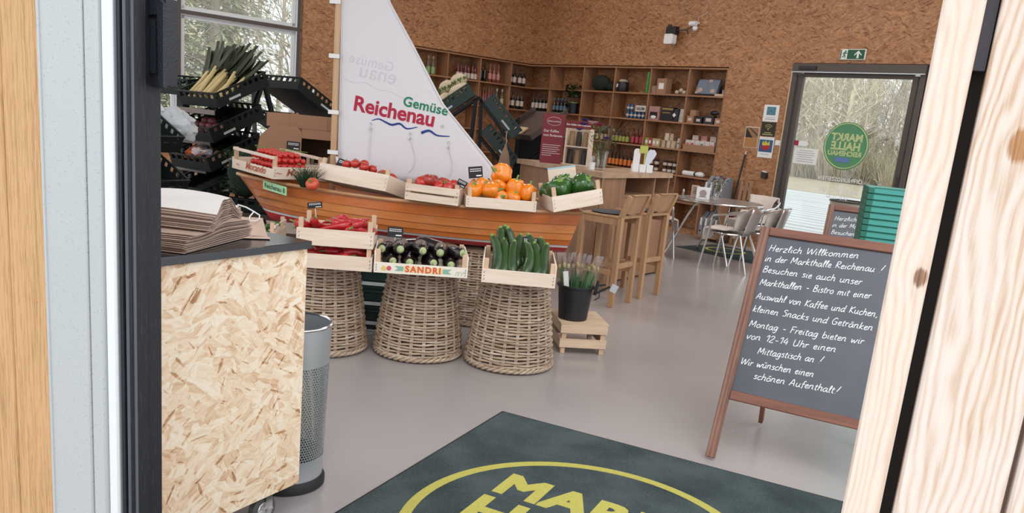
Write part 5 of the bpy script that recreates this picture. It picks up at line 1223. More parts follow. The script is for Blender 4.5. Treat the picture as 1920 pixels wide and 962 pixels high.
# ---------------------------------------------------------------- on the counter
RED = pmat('banner_red', (.20, .012, .020), .5)
t = thing('banner', 'tall dark red coffee sign standing on the counter', 'sign', (.255, 8.46, CZ), R(9))
m = MB(); m.prism(rrect(-.115, .115, 0, .50, .02), -.008, .008, XZ); m.build('panel', RED, t)
m = MB(); m.tube([(.075*math.cos(a), -.0095, .425+.042*math.sin(a)) for a in np.linspace(.3, PI-.3, 14)], .002, 4); m.tube([(.075*math.cos(a), -.0095, .425+.042*math.sin(a)) for a in np.linspace(PI+.3, 2*PI-.3, 14)], .002, 4)
add_text(m, 'Kaffeemanufaktur', .021, T3(0, -.009, .418) @ FB, bold=.0004); add_text(m, 'Der Kaffee', .036, T3(-.10, -.009, .315) @ FB, align='LEFT', bold=.001); add_text(m, 'vom Bodensee.', .033, T3(-.10, -.009, .272) @ FB, align='LEFT', bold=.001)
for k, w in enumerate((.19, .17, .185, .16, .19, .10)): m.box((-.1+w/2, -.0088, .185-.021*k), (w, .0012, .006))
m.build('lettering', pmat('sign_text_pale', (.62, .50, .50), .6), t)
t = thing('coffee_display', 'wooden coffee stand with red header board and packed bags on the counter', 'display stand', (.535, 8.50, CZ), R(-18))
m = MB()
for x in (-.122, .122): m.box((x, 0, .19), (.012, .18, .38))
for z in (.008, .19): m.box((0, 0, z), (.232, .18, .012))
m.box((0, .085, .19), (.232, .008, .38)); m.build('frame', CRX, t)
m = MB(); m.box((0, -.085, .41), (.262, .012, .075), b=.002); hd = m.build('header_board', RED, t)
m = MB(); add_text(m, 'Der Kaffee vom Bodensee', .024, T3(0, -.0918, .402) @ FB, bold=.0006); m.build('lettering', PAPER, hd)
BAGD = pmat('coffee_bag_dark', (.035, .026, .022), .5, var=.4); BAGK = pmat('coffee_bag_kraft', (.35, .22, .12), .7, var=.15)
cw0 = T3(.535, 8.50, CZ) @ spin(0, 0, -18)
def pouch(w, d, h):
    m = MB(); m.grid(lambda u, v: (w/2*math.cos(2*PI*u)*(1-.15*v), d/2*math.sin(2*PI*u)*(1-.85*v**2), h*v), 14, 6, True); m.box((0, 0, h*1.0), (w*.86, .006, .012)); m.box((0, 0, .002), (w*.7, d*.6, .004)); return m
pk = [pouch(.062, .06, .14).mesh('coffee_bag', BAGD), pouch(.062, .06, .14).mesh('coffee_bag', BAGK)]
for lv, z in ((0, .016), (1, .198)):
    for i in range(3):
        o = bpy.data.objects.new('coffee_bag', pk[(i+lv) % 2]); COL.objects.link(o); o.matrix_world = cw0 @ T3(-.075+.075*i, -.02, z) @ spin(0, 0, 6*(i-1))
        tag(o, ('dark' if (i+lv) % 2 == 0 else 'kraft brown') + ' coffee bag on the %s shelf of the coffee stand' % ('upper' if lv else 'lower'), 'coffee bag', 'coffee bags in the stand, %s %s' % ('dark' if (i+lv) % 2 == 0 else 'kraft', 'upper' if lv else 'lower'))
# vase with twigs and anemones
def vase_flowers(label, loc, sc, h, heads, gl, seed):
    t = thing('flower_vase', label, 'flower vase', loc); r = random.Random(seed)
    m = MB(); m.lathe([(.046*sc, 0), (.050*sc, .01), (.056*sc, .15*sc), (.062*sc, .185*sc), (.058*sc, .184*sc), (.050*sc, .03), (.0, .028)], 20); m.build('glass_vase', gl, t)
    m = MB(); 
    for q in range(16):
        a = r.uniform(0, 2*PI); s = r.uniform(.05, .20)*sc; hh = h*r.uniform(.6, 1.05)
        m.tube([(.02*sc*math.cos(a+2), .02*sc*math.sin(a+2), .02), (.03*sc*math.cos(a), .03*sc*math.sin(a), .16*sc), (s*.6*math.cos(a), s*.6*math.sin(a), hh*.7), (s*1.2*math.cos(a+.1), s*1.2*math.sin(a+.1), hh)], [.0028, .0024, .0018, .0010], 5)
        if q % 2: m.tube([(s*.6*math.cos(a), s*.6*math.sin(a), hh*.7), (s*1.0*math.cos(a+.6), s*1.0*math.sin(a+.6), hh*.95)], [.0016, .0008], 4)
    m.build('twigs', pmat('twig_brown', (.14, .085, .05), .7, var=.25), t)
    m = MB()
    for q in range(80):
        a = r.uniform(0, 2*PI); s = r.uniform(.02, .19)*sc; z = h*r.uniform(.40, .84); b_ = r.uniform(.02, .05)*sc; x, y = s*math.cos(a), s*math.sin(a)
        tx = Vector((r.uniform(-1, 1), r.uniform(-1, 1), r.uniform(-.3, .6))).normalized(); ty = tx.cross(Vector((0, 0, 1))).normalized()*.4
        c0 = Vector((x, y, z)); m.add([c0-tx*b_, c0+ty*b_, c0+tx*b_, c0-ty*b_], [(0, 1, 2, 3)])
    m.build('leaves', pmat('leaf_grey_green', (.075, .105, .06), .6, var=.35), t)
    for (x, y, z, col, rr_) in heads:
        m = MB()
        for ring in range(2):
            for q in range(7):
                a = 2*PI*q/7+ring*.4; e = rr_*(1-.3*ring); m.grid(lambda u, v: (x+(e*v)*math.cos(a+(u-.5)*.95*(1-.3*v)), y+(e*v)*math.sin(a+(u-.5)*.95*(1-.3*v)), z+e*.55*v*v+ring*.004), 2, 3)
        m.build('flower_head', pmat('petal', col, .6), t)
        m = MB(); m.tube([(x*.1, y*.1, .1*sc), (x*.5, y*.5, z*.6), (x, y, z)], .0022, 5); m.build('flower_stalk', STEM, t)
    return t
vase_flowers('glass vase of twigs with pink and violet anemones on the counter', (.742, 8.02, CZ), 1.0, .50, [(-.13, -.05, .43, (.66, .40, .46), .055), (-.065, -.06, .415, (.34, .015, .08), .05), (-.21, .0, .41, (.07, .03, .24), .05), (.02, -.07, .30, (.07, .03, .24), .042), (-.20, .04, .45, (.06, .03, .22), .045), (-.25, -.02, .36, (.07, .03, .24), .04)], CLEAR, 4)
t = thing('spoon_holder', 'small white holder with cutlery beside the vase on the counter', 'cutlery holder', (.650, 7.98, CZ), R(10))
m = MB(); m.lathe([(.03, 0), (.034, .07), (.031, .07), (.027, .004), (0, .004)], 16); m.build('cup', WHITEP, t)
m = MB()
for k in range(4): m.bar((.004*k-.008, .003*k, .01), (.012*k-.02, .006*k, .13), .007, .002); 
m.build('cutlery', CHROME, t)
t = thing('menu_holder', 'white card holder with a yellow note and a paper fan on the counter', 'card holder', (1.19, 8.34, CZ), R(12))
m = MB()
for x in (-.075, 0, .075): m.box((x, 0, .04), (.07, .05, .08), b=.003)
m.build('boxes', [PAPER], t)
m = MB(); m.prism(rrect(-.11, -.04, .06, .235, .03), -.02, -.016, XZ); m.build('white_card', WHITEP, t)
m = MB(); m.prism([(.02, .06), (.03, .20), (.06, .235), (.11, .235), (.135, .20), (.12, .16), (.06, .07)], -.012, -.008, XZ); m.build('fan_card', pmat('card_pale_blue', (.66, .68, .78), .5), t)
m = MB(); m.box((-.01, -.026, .23), (.085, .003, .075)); m.box((.01, -.022, .13), (.016, .003, .14)); m.build('yellow_note', pmat('note_yellow', (.50, .50, .10), .6), t)

# ---------------------------------------------------------------- bistro table and aluminium chairs
TX, TY = 2.52, 10.42
t = thing('bistro_table', 'round metal bistro table laid with flowers and napkins near the glass door', 'table', (TX, TY, 0))
m = MB(); m.cyl((0, 0, .742), .55, .022, 48, b=.006); m.build('tabletop', pmat('table_steel', (.52, .54, .56), .25, .7), t)
m = MB(); m.tube([(.55*math.cos(a), .55*math.sin(a), .742) for a in np.linspace(0, 2*PI, 65)[:-1]], .013, 8, True); m.build('rim', CHROME, t)
for k in range(4):
    a = R(45+90*k+30); m = MB(); m.tube([(.22*math.cos(a), .22*math.sin(a), .728), (.30*math.cos(a), .30*math.sin(a), .66), (.62*math.cos(a+.35), .62*math.sin(a+.35), .03), (.63*math.cos(a+.35), .63*math.sin(a+.35), .002)], .0155, 8); m.build('leg', CHROME, t)
def make_chair(label, loc, rz):
    """seat faces +y"""
    t = thing('bistro_chair', label, 'chair', loc, rz)
    m = MB(); m.prism([(.215*math.cos(a)*(1+.08*math.cos(4*a)), .02+.215*math.sin(a)) for a in np.linspace(0, 2*PI, 33)[:-1]], .440, .448); m.build('seat', ALU, t)
    m = MB(); m.tube([(.222*math.cos(a)*(1+.08*math.cos(4*a)), .02+.222*math.sin(a), .443) for a in np.linspace(0, 2*PI, 41)[:-1]], .011, 8, True); m.build('seat_ring', CHROME, t)
    m = MB(); m.tube([(.27, .19, .56), (.275, .18, .64), (.272, .10, .665), (.27, -.06, .685), (.235, -.20, .73), (.12, -.265, .765), (0, -.28, .775), (-.12, -.265, .765), (-.235, -.20, .73), (-.27, -.06, .685), (-.272, .10, .665), (-.275, .18, .64), (-.27, .19, .56)], .0125, 8); m.build('arm_rail', CHROME, t)
    for s in (-1, 1):
        m = MB(); m.tube([(s*.27, .19, .57), (s*.262, .21, .40), (s*.285, .265, .0)], .0125, 8); m.build('front_leg', CHROME, t)
        m = MB(); m.tube([(s*.17, -.15, .44), (s*.20, -.20, .30), (s*.235, -.30, .0)], .0125, 8); m.build('rear_leg', CHROME, t)
    m = MB(); m.grid(lambda u, v: (.225*(2*u-1)*(1-.12*(1-v)), -.185-.085*v-.05*(1-(2*u-1)**2), .455+.31*v), 14, 6); bk = m.build('backrest', ALU, t); md_ = bk.modifiers.new('thick', 'SOLIDIFY'); md_.thickness = .004
    return t
FUR = pmat('sheepskin', (.70, .62, .56), .95, var=.08, vscale=40, bump=.8, bscale=130, spec=.1)
def sheepskin(label, loc, rz, drop=.14, over=True):
    t = thing('sheepskin', label, 'sheepskin', loc, rz)
    def f(u, v, off):
        # runs from the front edge drop over the seat up the back and over the rail
        path = [(.30, .45-drop), (.27, .466), (.05, .464), (-.12, .476), (-.165, .60), (-.215, .735)] + ([(-.262, .795), (-.30, .80), (-.315, .66)] if over else [])
        n = len(path)-1; k = min(n-1, int(v*n)); q = v*n-k; y = path[k][0]*(1-q)+path[k+1][0]*q; z = path[k][1]*(1-q)+path[k+1][1]*q
        w = .20 + .025*math.sin(v*9) - .05*(v < .12)*(1-v/.12); x = (2*u-1)*w
        y += -.0*x + (.06*(x/.2)**2 if v > .5 else 0)
        return (x, y + off*(1.0 if v > .5 else .3), z + off*(1 if v < .75 else .4) + .004)
    m = MB(); m.grid(lambda u, v: f(u, v, .012+.006*noise.noise(Vector((u*9, v*14, 1)))), 14, 34); fur = m.build('fleece', FUR, t); q = fur.modifiers.new('thick', 'SOLIDIFY'); q.thickness = .018; q.offset = 0
    return t
CH = [('aluminium bistro chair nearest the viewer, with a fleece hanging over its seat', (2.545, 9.62, 0), R(58), False), ('aluminium bistro chair with fleece next to the glass door', (3.00, 10.02, 0), R(62), False), ('aluminium bistro chair on the bar side of the table', (1.70, 10.35, 0), R(-88), True), ('aluminium bistro chair at the back of the table near the wall', (3.16, 11.02, 0), R(132), True)]
for k, (lab, loc, rz, fl) in enumerate(CH):
    make_chair(lab, loc, rz)
    sheepskin(['cream sheepskin on the bistro chair nearest the viewer', 'cream sheepskin on the chair next to the glass door', 'cream sheepskin on the chair on the bar side of the table', 'cream sheepskin on the chair at the back of the table'][k], (loc[0], loc[1], .003), rz, over=fl)
vase_flowers('small glass of dried flowers with a red anemone on the bistro table', (TX-.02, TY+.05, .755), .62, .34, [(.06, 0, .27, (.45, .03, .05), .035), (.03, .03, .29, (.10, .08, .25), .03), (-.05, .02, .25, (.12, .08, .18), .03)], CLEAR, 8)
t = thing('napkin_box', 'white printed napkin box standing on the bistro table', 'napkin box', (TX-.22, TY-.04, .754), R(-15)); m = MB(); m.box((0, 0, .075), (.17, .07, .15), b=.004); m.build('box_body', PAPER, t); m = MB(); m.cyl((0, -.036, .075), .045, .002, 20, rotm(90)); m.box((0, -.036, .03), (.1, .002, .012)); m.build('print', pmat('print_brownish', (.36, .28, .27), .7), t)
t = thing('menu_card', 'small pink-brown menu card leaning beside the napkin box', 'menu card', (TX-.30, TY+.08, .754), R(-10)); m = MB(); m.box((0, 0, .08), (.10, .012, .16), rotm(-8, 0, 0), b=.001); m.build('card', pmat('card_pinkish', (.52, .36, .29), .7), t); m = MB(); [m.box((0, -.010, .06+.025*k), (.06, .002, .006), rotm(-8, 0, 0)) for k in range(4)]; m.build('print', INK, t)
t = thing('salt_shaker', 'chrome salt shaker at the left edge of the bistro table', 'shaker', (TX-.47, TY-.02, .753)); m = MB(); m.lathe([(.022, 0), (.02, .06), (.012, .075)], 14); m.build('glass_body', CLEAR, t); m = MB(); m.lathe([(.016, .07), (.018, .09), (.008, .105), (0, .107)], 14); m.build('cap', CHROME, t)
t = thing('sugar_jar', 'small round glass sugar jar in front of the napkin box', 'jar', (TX-.09, TY-.16, .753)); m = MB(); m.ball((0, 0, .045), .042, 16, 10); m.build('glass_body', CLEAR, t); m = MB(); m.cyl((0, 0, .088), .02, .012, 14); m.build('lid', CHROME, t)

# ---------------------------------------------------------------- on the door wall
def wall_item(name, label, cat, u, z, build, dep=.0):
    t = thing(name, label, cat, mw=BLD @ T3(u, -dep, z)); build(t); return t
def poster(w, h, th=.003, mat=PAPER):
    def f(t): m = MB(); m.box((0, -th/2-.001, 0), (w, th, h)); m.build('sheet', mat, t)
    return f
t = wall_item('poster', 'white poster with a blue square, topmost beside the glass door', 'poster', 5.267, 1.952, poster(.245, .235))
m = MB(); m.box((0, -.0048, .032), (.142, .001, .115)); m.build('blue_square', pmat('poster_blue', (.03, .19, .27), .6), t)
m = MB(); m.tube([(.028*math.cos(a), -.006, .032+.028*math.sin(a)) for a in np.linspace(0, 2*PI, 25)[:-1]], .003, 4, True); m.tube(rr2 := [(x, -.006, .032+z) for x, z in rrect(-.05, .05, -.043, .043, .015)], .002, 4, True); m.box((0, -.005, -.06), (.14, .001, .008)); m.box((0, -.005, -.085), (.17, .001, .012)); m.build('print', pmat('poster_print_grey', (.40, .40, .44), .6), t)
t = wall_item('poster', 'dark olive sign with a wireless symbol between two posters', 'poster', 5.262, 1.726, poster(.235, .198, mat=pmat('olive_dark', (.028, .024, .010), .6)))
m = MB()
for r_ in (.022, .048, .074): m.tube([(r_*math.cos(a), -.006, -.01+r_*math.sin(a)) for a in np.linspace(R(40), R(140), 14)], .0045, 5)
m.ball((0, -.006, -.008), .009, 8, 6); m.box((0, -.005, -.05), (.11, .001, .010)); m.box((0, -.005, -.075), (.17, .001, .012)); m.build('print', pmat('olive_print', (.45, .42, .20), .6), t)
t = wall_item('poster', 'white poster with a bright comic picture, lowest beside the door', 'poster', 5.267, 1.468, poster(.243, .295))
m = MB(); m.box((-.003, -.0048, .02), (.218, .001, .175)); m.build('blue_ground', pmat('comic_blue', (.02, .10, .26), .6), t)
m = MB(); m.prism([(-.07, .05), (-.05, .095), (-.03, .06), (-.01, .10), (.02, .06), (.05, .095), (.06, .03), (-.05, .02)], -.0056, -.0052, XZ); m.build('yellow_print', pmat('comic_yellow', (.60, .50, .05), .6), t)
m = MB(); m.prism([(-.08, .02), (.07, .035), (.06, -.02), (.0, -.045), (-.06, -.03)], -.0062, -.0058, XZ); m.build('red_print', pmat('comic_red', (.40, .02, .03), .6), t)
m = MB(); m.box((0, -.0048, -.10), (.14, .001, .012)); m.box((0, -.0048, .125), (.16, .001, .007)); m.build('print', pmat('print_pale', (.5, .5, .55), .6), t)
t = wall_item('poster', 'square poster with dark wedge and orange wood photo left of the wireless sign', 'poster', 5.007, 1.593, poster(.236, .305, mat=pmat('poster_cream', (.62, .53, .42), .7)))
m = MB(); m.box((0, -.0048, .065), (.212, .001, .145)); m.build('upper_picture', pmat('photo_brown', (.30, .15, .07), .6), t)
m = MB(); m.prism([(-.105, -.006), (-.105, .135), (.02, -.006)], -.0058, -.0053, XZ); m.prism([(-.06, .135), (-.04, .135), (.10, .04), (.10, .02)], -.0058, -.0053, XZ); m.build('dark_wedge', pmat('photo_dark', (.02, .013, .01), .6), t)
m = MB(); m.box((0, -.0048, -.078), (.212, .001, .135)); m.build('lower_picture', pmat('photo_orange', (.42, .20, .07), .6, var=.1), t)
t = wall_item('light_switch', 'white light switch on the wall right beside the door frame', 'light switch', 5.452, 1.545, lambda t: None); m = MB(); m.box((0, -.006, 0), (.085, .012, .075), b=.003); m.build('plate', WHITEP, t); m = MB(); m.box((0, -.014, 0), (.055, .006, .055), b=.002); m.build('rocker', WHITEP, t)
t = wall_item('wall_pocket', 'small black box fixed low on the wall beside the door', 'box', 5.335, 1.075, lambda t: None); m = MB(); m.box((0, -.03, -.005), (.085, .06, .085), b=.003); m.build('body', BLACKP, t); m = MB(); m.box((0, -.03, .045), (.07, .04, .012), rotm(0, 12, 0)); m.build('slip', PAPER, t)
t = wall_item('light_switch', 'white switch on the wall between the window and the sail', 'light switch', 0, 0, lambda t: None); t.matrix_world = LWL @ T3(4.506, 0, 1.656) @ spin(0, 0, 180); m = MB(); m.box((0, -.006, 0), (.085, .012, .085), b=.003); m.build('plate', WHITEP, t); m = MB(); m.box((0, -.014, 0), (.055, .006, .055), b=.002); m.build('rocker', WHITEP, t)
t = wall_item('exit_sign', 'green emergency exit sign with running figure and arrow above the glass door', 'exit sign', 6.348, 2.768, lambda t: None)
m = MB(); m.box((0, -.012, 0), (.352, .024, .138), b=.004); m.build('housing', pmat('sign_white', (.72, .72, .66), .5), t)
m = MB(); m.box((.045, -.025, 0), (.235, .002, .118)); m.box((-.1625, -.025, 0), (.012, .002, .118)); m.build('green_face', pmat('exit_green', (.008, .085, .035), .5), t)
m = MB(); AR = [(-.05, 0), (.0, .048), (.05, 0), (.05, -.018), (.014, .015), (.014, -.048), (-.014, -.048), (-.014, .015), (-.05, -.018)]; m.prism([(x+.075, z) for x, z in AR], -.028, -.0265, XZ); m.box((-.113, -.0256, 0), (.082, .0015, .118)); m.build('arrow', pmat('exit_white', (.72, .76, .70), .5), t)
m = MB()
m.cyl((-.100, -.028, .038), .0105, .002, 14, rotm(90))
for P in ([(-.104, .026), (-.116, -.004)], [(-.116, -.004), (-.098, -.018), (-.106, -.045)], [(-.116, -.004), (-.122, -.026), (-.142, -.034)], [(-.104, .022), (-.088, .012), (-.078, .020)], [(-.106, .022), (-.126, .018), (-.132, .002)]): ribbon(m, P, .011, lambda x, z: Vector((x, -.028, z)))
m.build('running_figure', pmat('exit_dark', (.006, .03, .015), .5), t)
t = wall_item('wall_speaker', 'white box on a black bracket with a small camera high on the wall', 'speaker', 3.37, 2.98, lambda t: None)
m = MB(); m.prism(rrect(-.085, .085, -.075, .075, .025), -.20, -.10, XZ); m.build('white_box', WHITEP, t)
m = MB(); m.box((.01, -.13, .13), (.19, .10, .115), b=.006); m.cyl((-.05, -.13, .19), .03, .06, 12); m.box((.02, -.05, .12), (.05, .10, .05)); m.build('bracket', BLACKP, t)
m = MB(); m.bar((.10, -.13, .135), (.265, -.10, .14), .018, .018); m.bar((.265, -.10, .14), (.345, -.06, .215), .01, .01); m.bar((.265, -.10, .14), (.30, -.1, .075), .01, .014); m.build('arm', BLACKP, t)
m = MB(); m.cyl((.345, -.07, .235), .038, .12, 16, rotm(0, 90, 0)); m.ball((.37, -.04, .17), .042, 14, 10); m.box((.40, -.01, .25), (.03, .02, .03)); cm = m.build('camera', WHITEP, t)
m = MB(); m.cyl((.283, -.07, .235), .034, .01, 16, rotm(0, 90, 0)); m.build('lens', BLACKP, cm)
m = MB(); m.tube([(.40, -.03, .25), (.405, -.03, .33), (.55, -.004, .40)], .004, 6); m.build('cord', pmat('cord_pale', (.62, .52, .44), .6), t)
t = thing('broom', 'black broom handle leaning against the wall beside the posters', 'broom', mw=BLD)
m = MB(); m.tube([(4.915, -.20, .06), (4.962, -.02, 1.36)], .013, 8); m.build('handle', BLACKP, t); m = MB(); m.tube([(4.9615, -.024, 1.335), (4.964, -.016, 1.385)], .014, 8); m.build('tip', pmat('tip_pale', (.62, .42, .36), .5), t)
m = MB(); m.box((4.915, -.21, .035), (.045, .26, .07), b=.01); m.build('brush', pmat('bristle', (.10, .06, .04), .9), t)
# magazine files on a low sideboard
t = thing('sideboard', 'low wooden box shelf against the wall behind the bistro table', 'shelf', mw=BLD @ T3(4.69, -.20, 0))
for z in (.06, .60): m = MB(); m.box((0, 0, z), (.40, .30, .022), b=.002); m.build('board', SHELFW, t)
for x in (-.19, .19): m = MB(); m.box((0, 0, 0), (.515, .30, .022), b=.002); m.build('side', SHELFW, t, loc=(x, 0, .32), rot=(0, R(90), 0))
FILE = pmat('file_grey', (.25, .25, .28), .5, var=.15)
def magfile(label, u, z, h=.33):
    t = thing('magazine_file', label, 'magazine file', mw=BLD @ T3(u, -.19, z), group=None)
    m = MB(); m.prism([(-.12, 0), (.12, 0), (.12, h), (.02, h), (-.12, h*.55)], -.036, .036, Matrix(((0,0,1,0),(-1,0,0,0),(0,1,0,0),(0,0,0,1))) @ Matrix.Rotation(PI, 4, 'Y')); m.build('case', FILE, t)
    m = MB(); m.box((0, -.1212, h*.58), (.03, .002, h*.32)); m.build('label', PAPER, t)
    m = MB(); m.cyl((0, -.1212, h*.18), .014, .003, 14, rotm(90)); m.build('finger_hole', INK, t)
for k, u in enumerate((4.555, 4.645, 4.735, 4.825)): magfile('grey magazine file on the sideboard top, %s from the shelving' % ['first', 'second', 'third', 'fourth'][k], u, .612, .36)
for k, u in enumerate((4.555, 4.645, 4.735, 4.825)): magfile('grey magazine file inside the sideboard, %s from the shelving' % ['first', 'second', 'third', 'fourth'][k], u, .073, .36)
t = thing('wooden_block', 'brown wooden stand leaning by the wall below the black box', 'wooden stand', mw=BLD @ T3(5.12, -.14, 0))
for x in (-.08, .0, .08): m = MB(); m.box((x, 0, .475), (.05, .03, .95), rotm(-4, 0, 0), b=.003); m.build('slat', COUNTERW, t)
m = MB(); m.box((0, .02, .85), (.21, .02, .06)); m.build('crossbar', COUNTERW, t)
# far mat at the glass door
t = thing('door_mat', 'small dark mat with a yellow ring lying inside the glass door', 'door mat', mw=BLD @ T3(6.0, -.95, 0))
m = MB(); m.box((0, 0, .004), (2.0, 1.0, .008), b=.002); m.build('pile', MATC, t)
m = MB(); m.tube([(-.55+.26*math.cos(a), .05+.26*math.sin(a), .009) for a in np.linspace(0, 2*PI, 41)[:-1]], .02, 4, True, flat=.1); m.build('ring', MATY, t)
# ---------------------------------------------------------------- vegetable racks with tilted plastic crates
CRATEB = pmat('rack_crate_dark', (.005, .009, .008), .5, spec=.25, var=.25)
STEELB = pmat('rack_steel_black', (.010, .010, .012), .45, .2, spec=.3)
RAILW = pmat('rack_rail_pale', (.16, .12, .105), .5, var=.15)
def pcrate_parts(t, W_=.40, D_=.60, H_=.13, mat=None, labels=True):
    mat = mat or CRATEB; m = MB(); th = .010
    for s in (-1, 1):
        # long sides with a row of hand slots near the top
        y0 = s*(D_/2-th/2)
        m.box((0, y0, H_*.30), (W_, th, H_*.60)); m.box((0, y0, H_*.94), (W_, th*1.6, H_*.12), b=.002)
        for x in np.linspace(-W_/2+.02, W_/2-.02, 7): m.box((x, y0, H_*.75), (.028, th, H_*.32))
        x0 = s*(W_/2-th/2)
        m.box((x0, 0, H_*.30), (th, D_-2*th, H_*.60)); m.box((x0, 0, H_*.94), (th*1.6, D_-2*th, H_*.12), b=.002)
        for y in np.linspace(-D_/2+.03, D_/2-.03, 9): m.box((x0, y, H_*.75), (th, .030, H_*.32))
    m.box((0, 0, .005), (W_-.02, D_-.02, .008)); m.build('crate_body', mat, t)
    if labels:
        for s in (-1, 1):
            m = MB(); m.box((s*(W_/2+.001), -D_*.18, H_*.26), (.003, .13, .020)); m.build('label_strip', LABEL, t)
def pcrate(label, mw, group=None, **k):
    t = thing('plastic_crate', label, 'crate', mw=mw, group=group); pcrate_parts(t, **k); return t
def front_mw(front, yaw, tilt, D_): return Matrix.Translation(front) @ spin(tilt, 0, yaw) @ T3(0, D_/2, 0)

# -- rack by the window: leeks on top
LK = front_mw((-2.87, 7.16, 1.375), -30, 23, .60)
t = thing('vegetable_rack', 'black double-sided vegetable rack in front of the window, leeks on top', 'rack', mw=T3(-2.66, 7.62, 0) @ spin(0, 0, -30))
for x in (-.27, .27):
    m = MB(); m.bar((x, -.62, .03), (x, -.02, 1.60), .035, .035, (1, 0, 0)); m.bar((x, .62, .03), (x, .02, 1.60), .035, .035, (1, 0, 0)); m.bar((x, -.62, .03), (x, .62, .03), .035, .035, (1, 0, 0)); m.build('side_frame', STEELB, t)
for z, y in ((1.36, -.52), (1.10, -.56), (.86, -.60)):
    m = MB(); m.box((0, y, z-.028), (.52, .012, .042), b=.002); m.build('front_rail', RAILW, t)
for k, (x, z) in enumerate(((-.12, 1.40), (.12, 1.40))):
    m = MB(); m.bar((x, .05, 1.1), (x, .02, 1.62), .03, .03, (1, 0, 0)); m.build('post', pmat('post_grey', (.10, .10, .115), .4, .4), t)
pcrate('black plastic crate of leeks on top of the window rack', LK, W_=.50)
lr = random.Random(21)
def leek(seed):
    r = random.Random(seed); m = MB(); m.tube([(0, 0, 0), (.14, 0, .006), (.30, 0, .012)], [.020, .017, .019], 10); m.ball((-.002, 0, 0), .022, 10, 6, (.6, 1, 1))
    g = MB()
    for k in range(6):
        s = (k-2.5)*.020; L_ = r.uniform(.17, .32); w = .030; up = r.uniform(-.02, .06); vs = []
        for u in np.linspace(0, 1, 6):
            x = .27+L_*u; y = s*(.3+2.6*u); z = .012+up*u+.03*u*u; ww = w*(1-.30*u)
            vs += [(x, y-ww, z+.008), (x, y, z), (x, y+ww, z+.008)]
        g.add(vs, [(3*i+j, 3*i+j+1, 3*i+j+4, 3*i+j+3) for i in range(5) for j in range(2)])
    return proto(m, g, 'leek', LEEKW, LEEKG, 'leaves')
LKS = [leek(k) for k in range(3)]
for k in range(13):
    x = -.20+.40*(k % 8)/7.0; lay = k//8
    put(LKS[k % 3], LK @ T3(x + (.03 if lay else 0), -.235+.05*lr.random(), .045+.045*lay) @ spin(0, 0, 90) @ spin(0, -14-lr.uniform(0, 14), lr.uniform(-9, 9)), 'leek with pale shaft and dark leaves in the top crate by the window', 'leek', 'leeks in the top crate')
S2 = front_mw((-2.86, 7.02, 1.085), -30, 23, .60); pcrate('black plastic crate on the middle tier of the window rack', S2, W_=.50)
S3 = front_mw((-2.84, 6.92, .845), -30, 22, .60); pcrate('black plastic crate with carrots and bagged roots on the lowest tier of the window rack', S3, W_=.50)
CAR = pmat('carrot_orange', (.50, .12, .04), .5, var=.2)
cmesh = MB().tube([(0, 0, 0), (.05, 0, 0), (.12, .003, 0), (.17, .0, 0)], [.014, .014, .009, .002], 8).mesh('carrot', CAR)
for k in range(9):
    o = bpy.data.objects.new('carrot', cmesh); COL.objects.link(o); o.matrix_world = S3 @ T3(-.20+.035*(k % 5), -.20+.03*(k//5), .05+.028*(k//5)) @ spin(0, -10, 70+12*(k % 3)); tag(o, 'orange carrot lying in the lowest crate of the window rack', 'carrot', 'carrots in the low crate')
BAGC = glassmat('clear_bag', .16, (.86, .86, .88))
ROOT = pmat('root_brown', (.20, .10, .065), .7, var=.3)
rm = MB().ball((0, 0, 0), .036, 12, 8, (1, 1, .85), fn=lambda d: 1+.08*math.sin(5*d.x+3*d.y)).mesh('root_vegetable', ROOT)
for k in range(8):
    o = bpy.data.objects.new('root_vegetable', rm); COL.objects.link(o); o.matrix_world = S3 @ T3(.06+.07*(k % 3), -.20+.075*(k//3), .045) @ spin(20*k, 0, 40*k); tag(o, 'brown root vegetable under the clear bag in the lowest crate', 'vegetable', 'root vegetables in the low crate')
t = thing('plastic_bag', 'clear crumpled plastic bag lying over the roots in the lowest crate', 'bag', mw=S3 @ T3(.06, -.19, .105)); m = MB(); m.ball((0, 0, .02), .10, 22, 14, (1, .85, .62), fn=lambda d: 1+.16*noise.noise(d*4.5)+.10*noise.noise(d*11)); m.build('film', BAGC, t)
TOMC = pmat('beet_red', (.10, .015, .02), .5, var=.3)
bm2 = MB().ball((0, 0, 0), .040, 12, 8, (1, 1, .9)).mesh('beetroot', TOMC)
for k in range(12):
    o = bpy.data.objects.new('beetroot', bm2); COL.objects.link(o); o.matrix_world = S2 @ T3(-.18+.088*(k % 5), -.20+.10*(k//5), .048) @ spin(0, 20*k, 30*k); tag(o, 'dark red beetroot in the middle crate of the window rack', 'beetroot', 'beetroots in the middle crate')
S4 = front_mw((-2.86, 6.86, .58), -30, 20, .60); pcrate('black plastic crate near the floor of the window rack', S4, W_=.50)
for k, z in enumerate((1.28, .98, .66)):
    pcrate('dark plastic crate on the %s far-side tier of the window rack' % ['upper', 'middle', 'lowest'][k], Matrix.Translation((-2.46, 7.98, z)) @ spin(0, 0, 150) @ spin(25, 0, 0) @ T3(0, -.30, -.02), W_=.52)
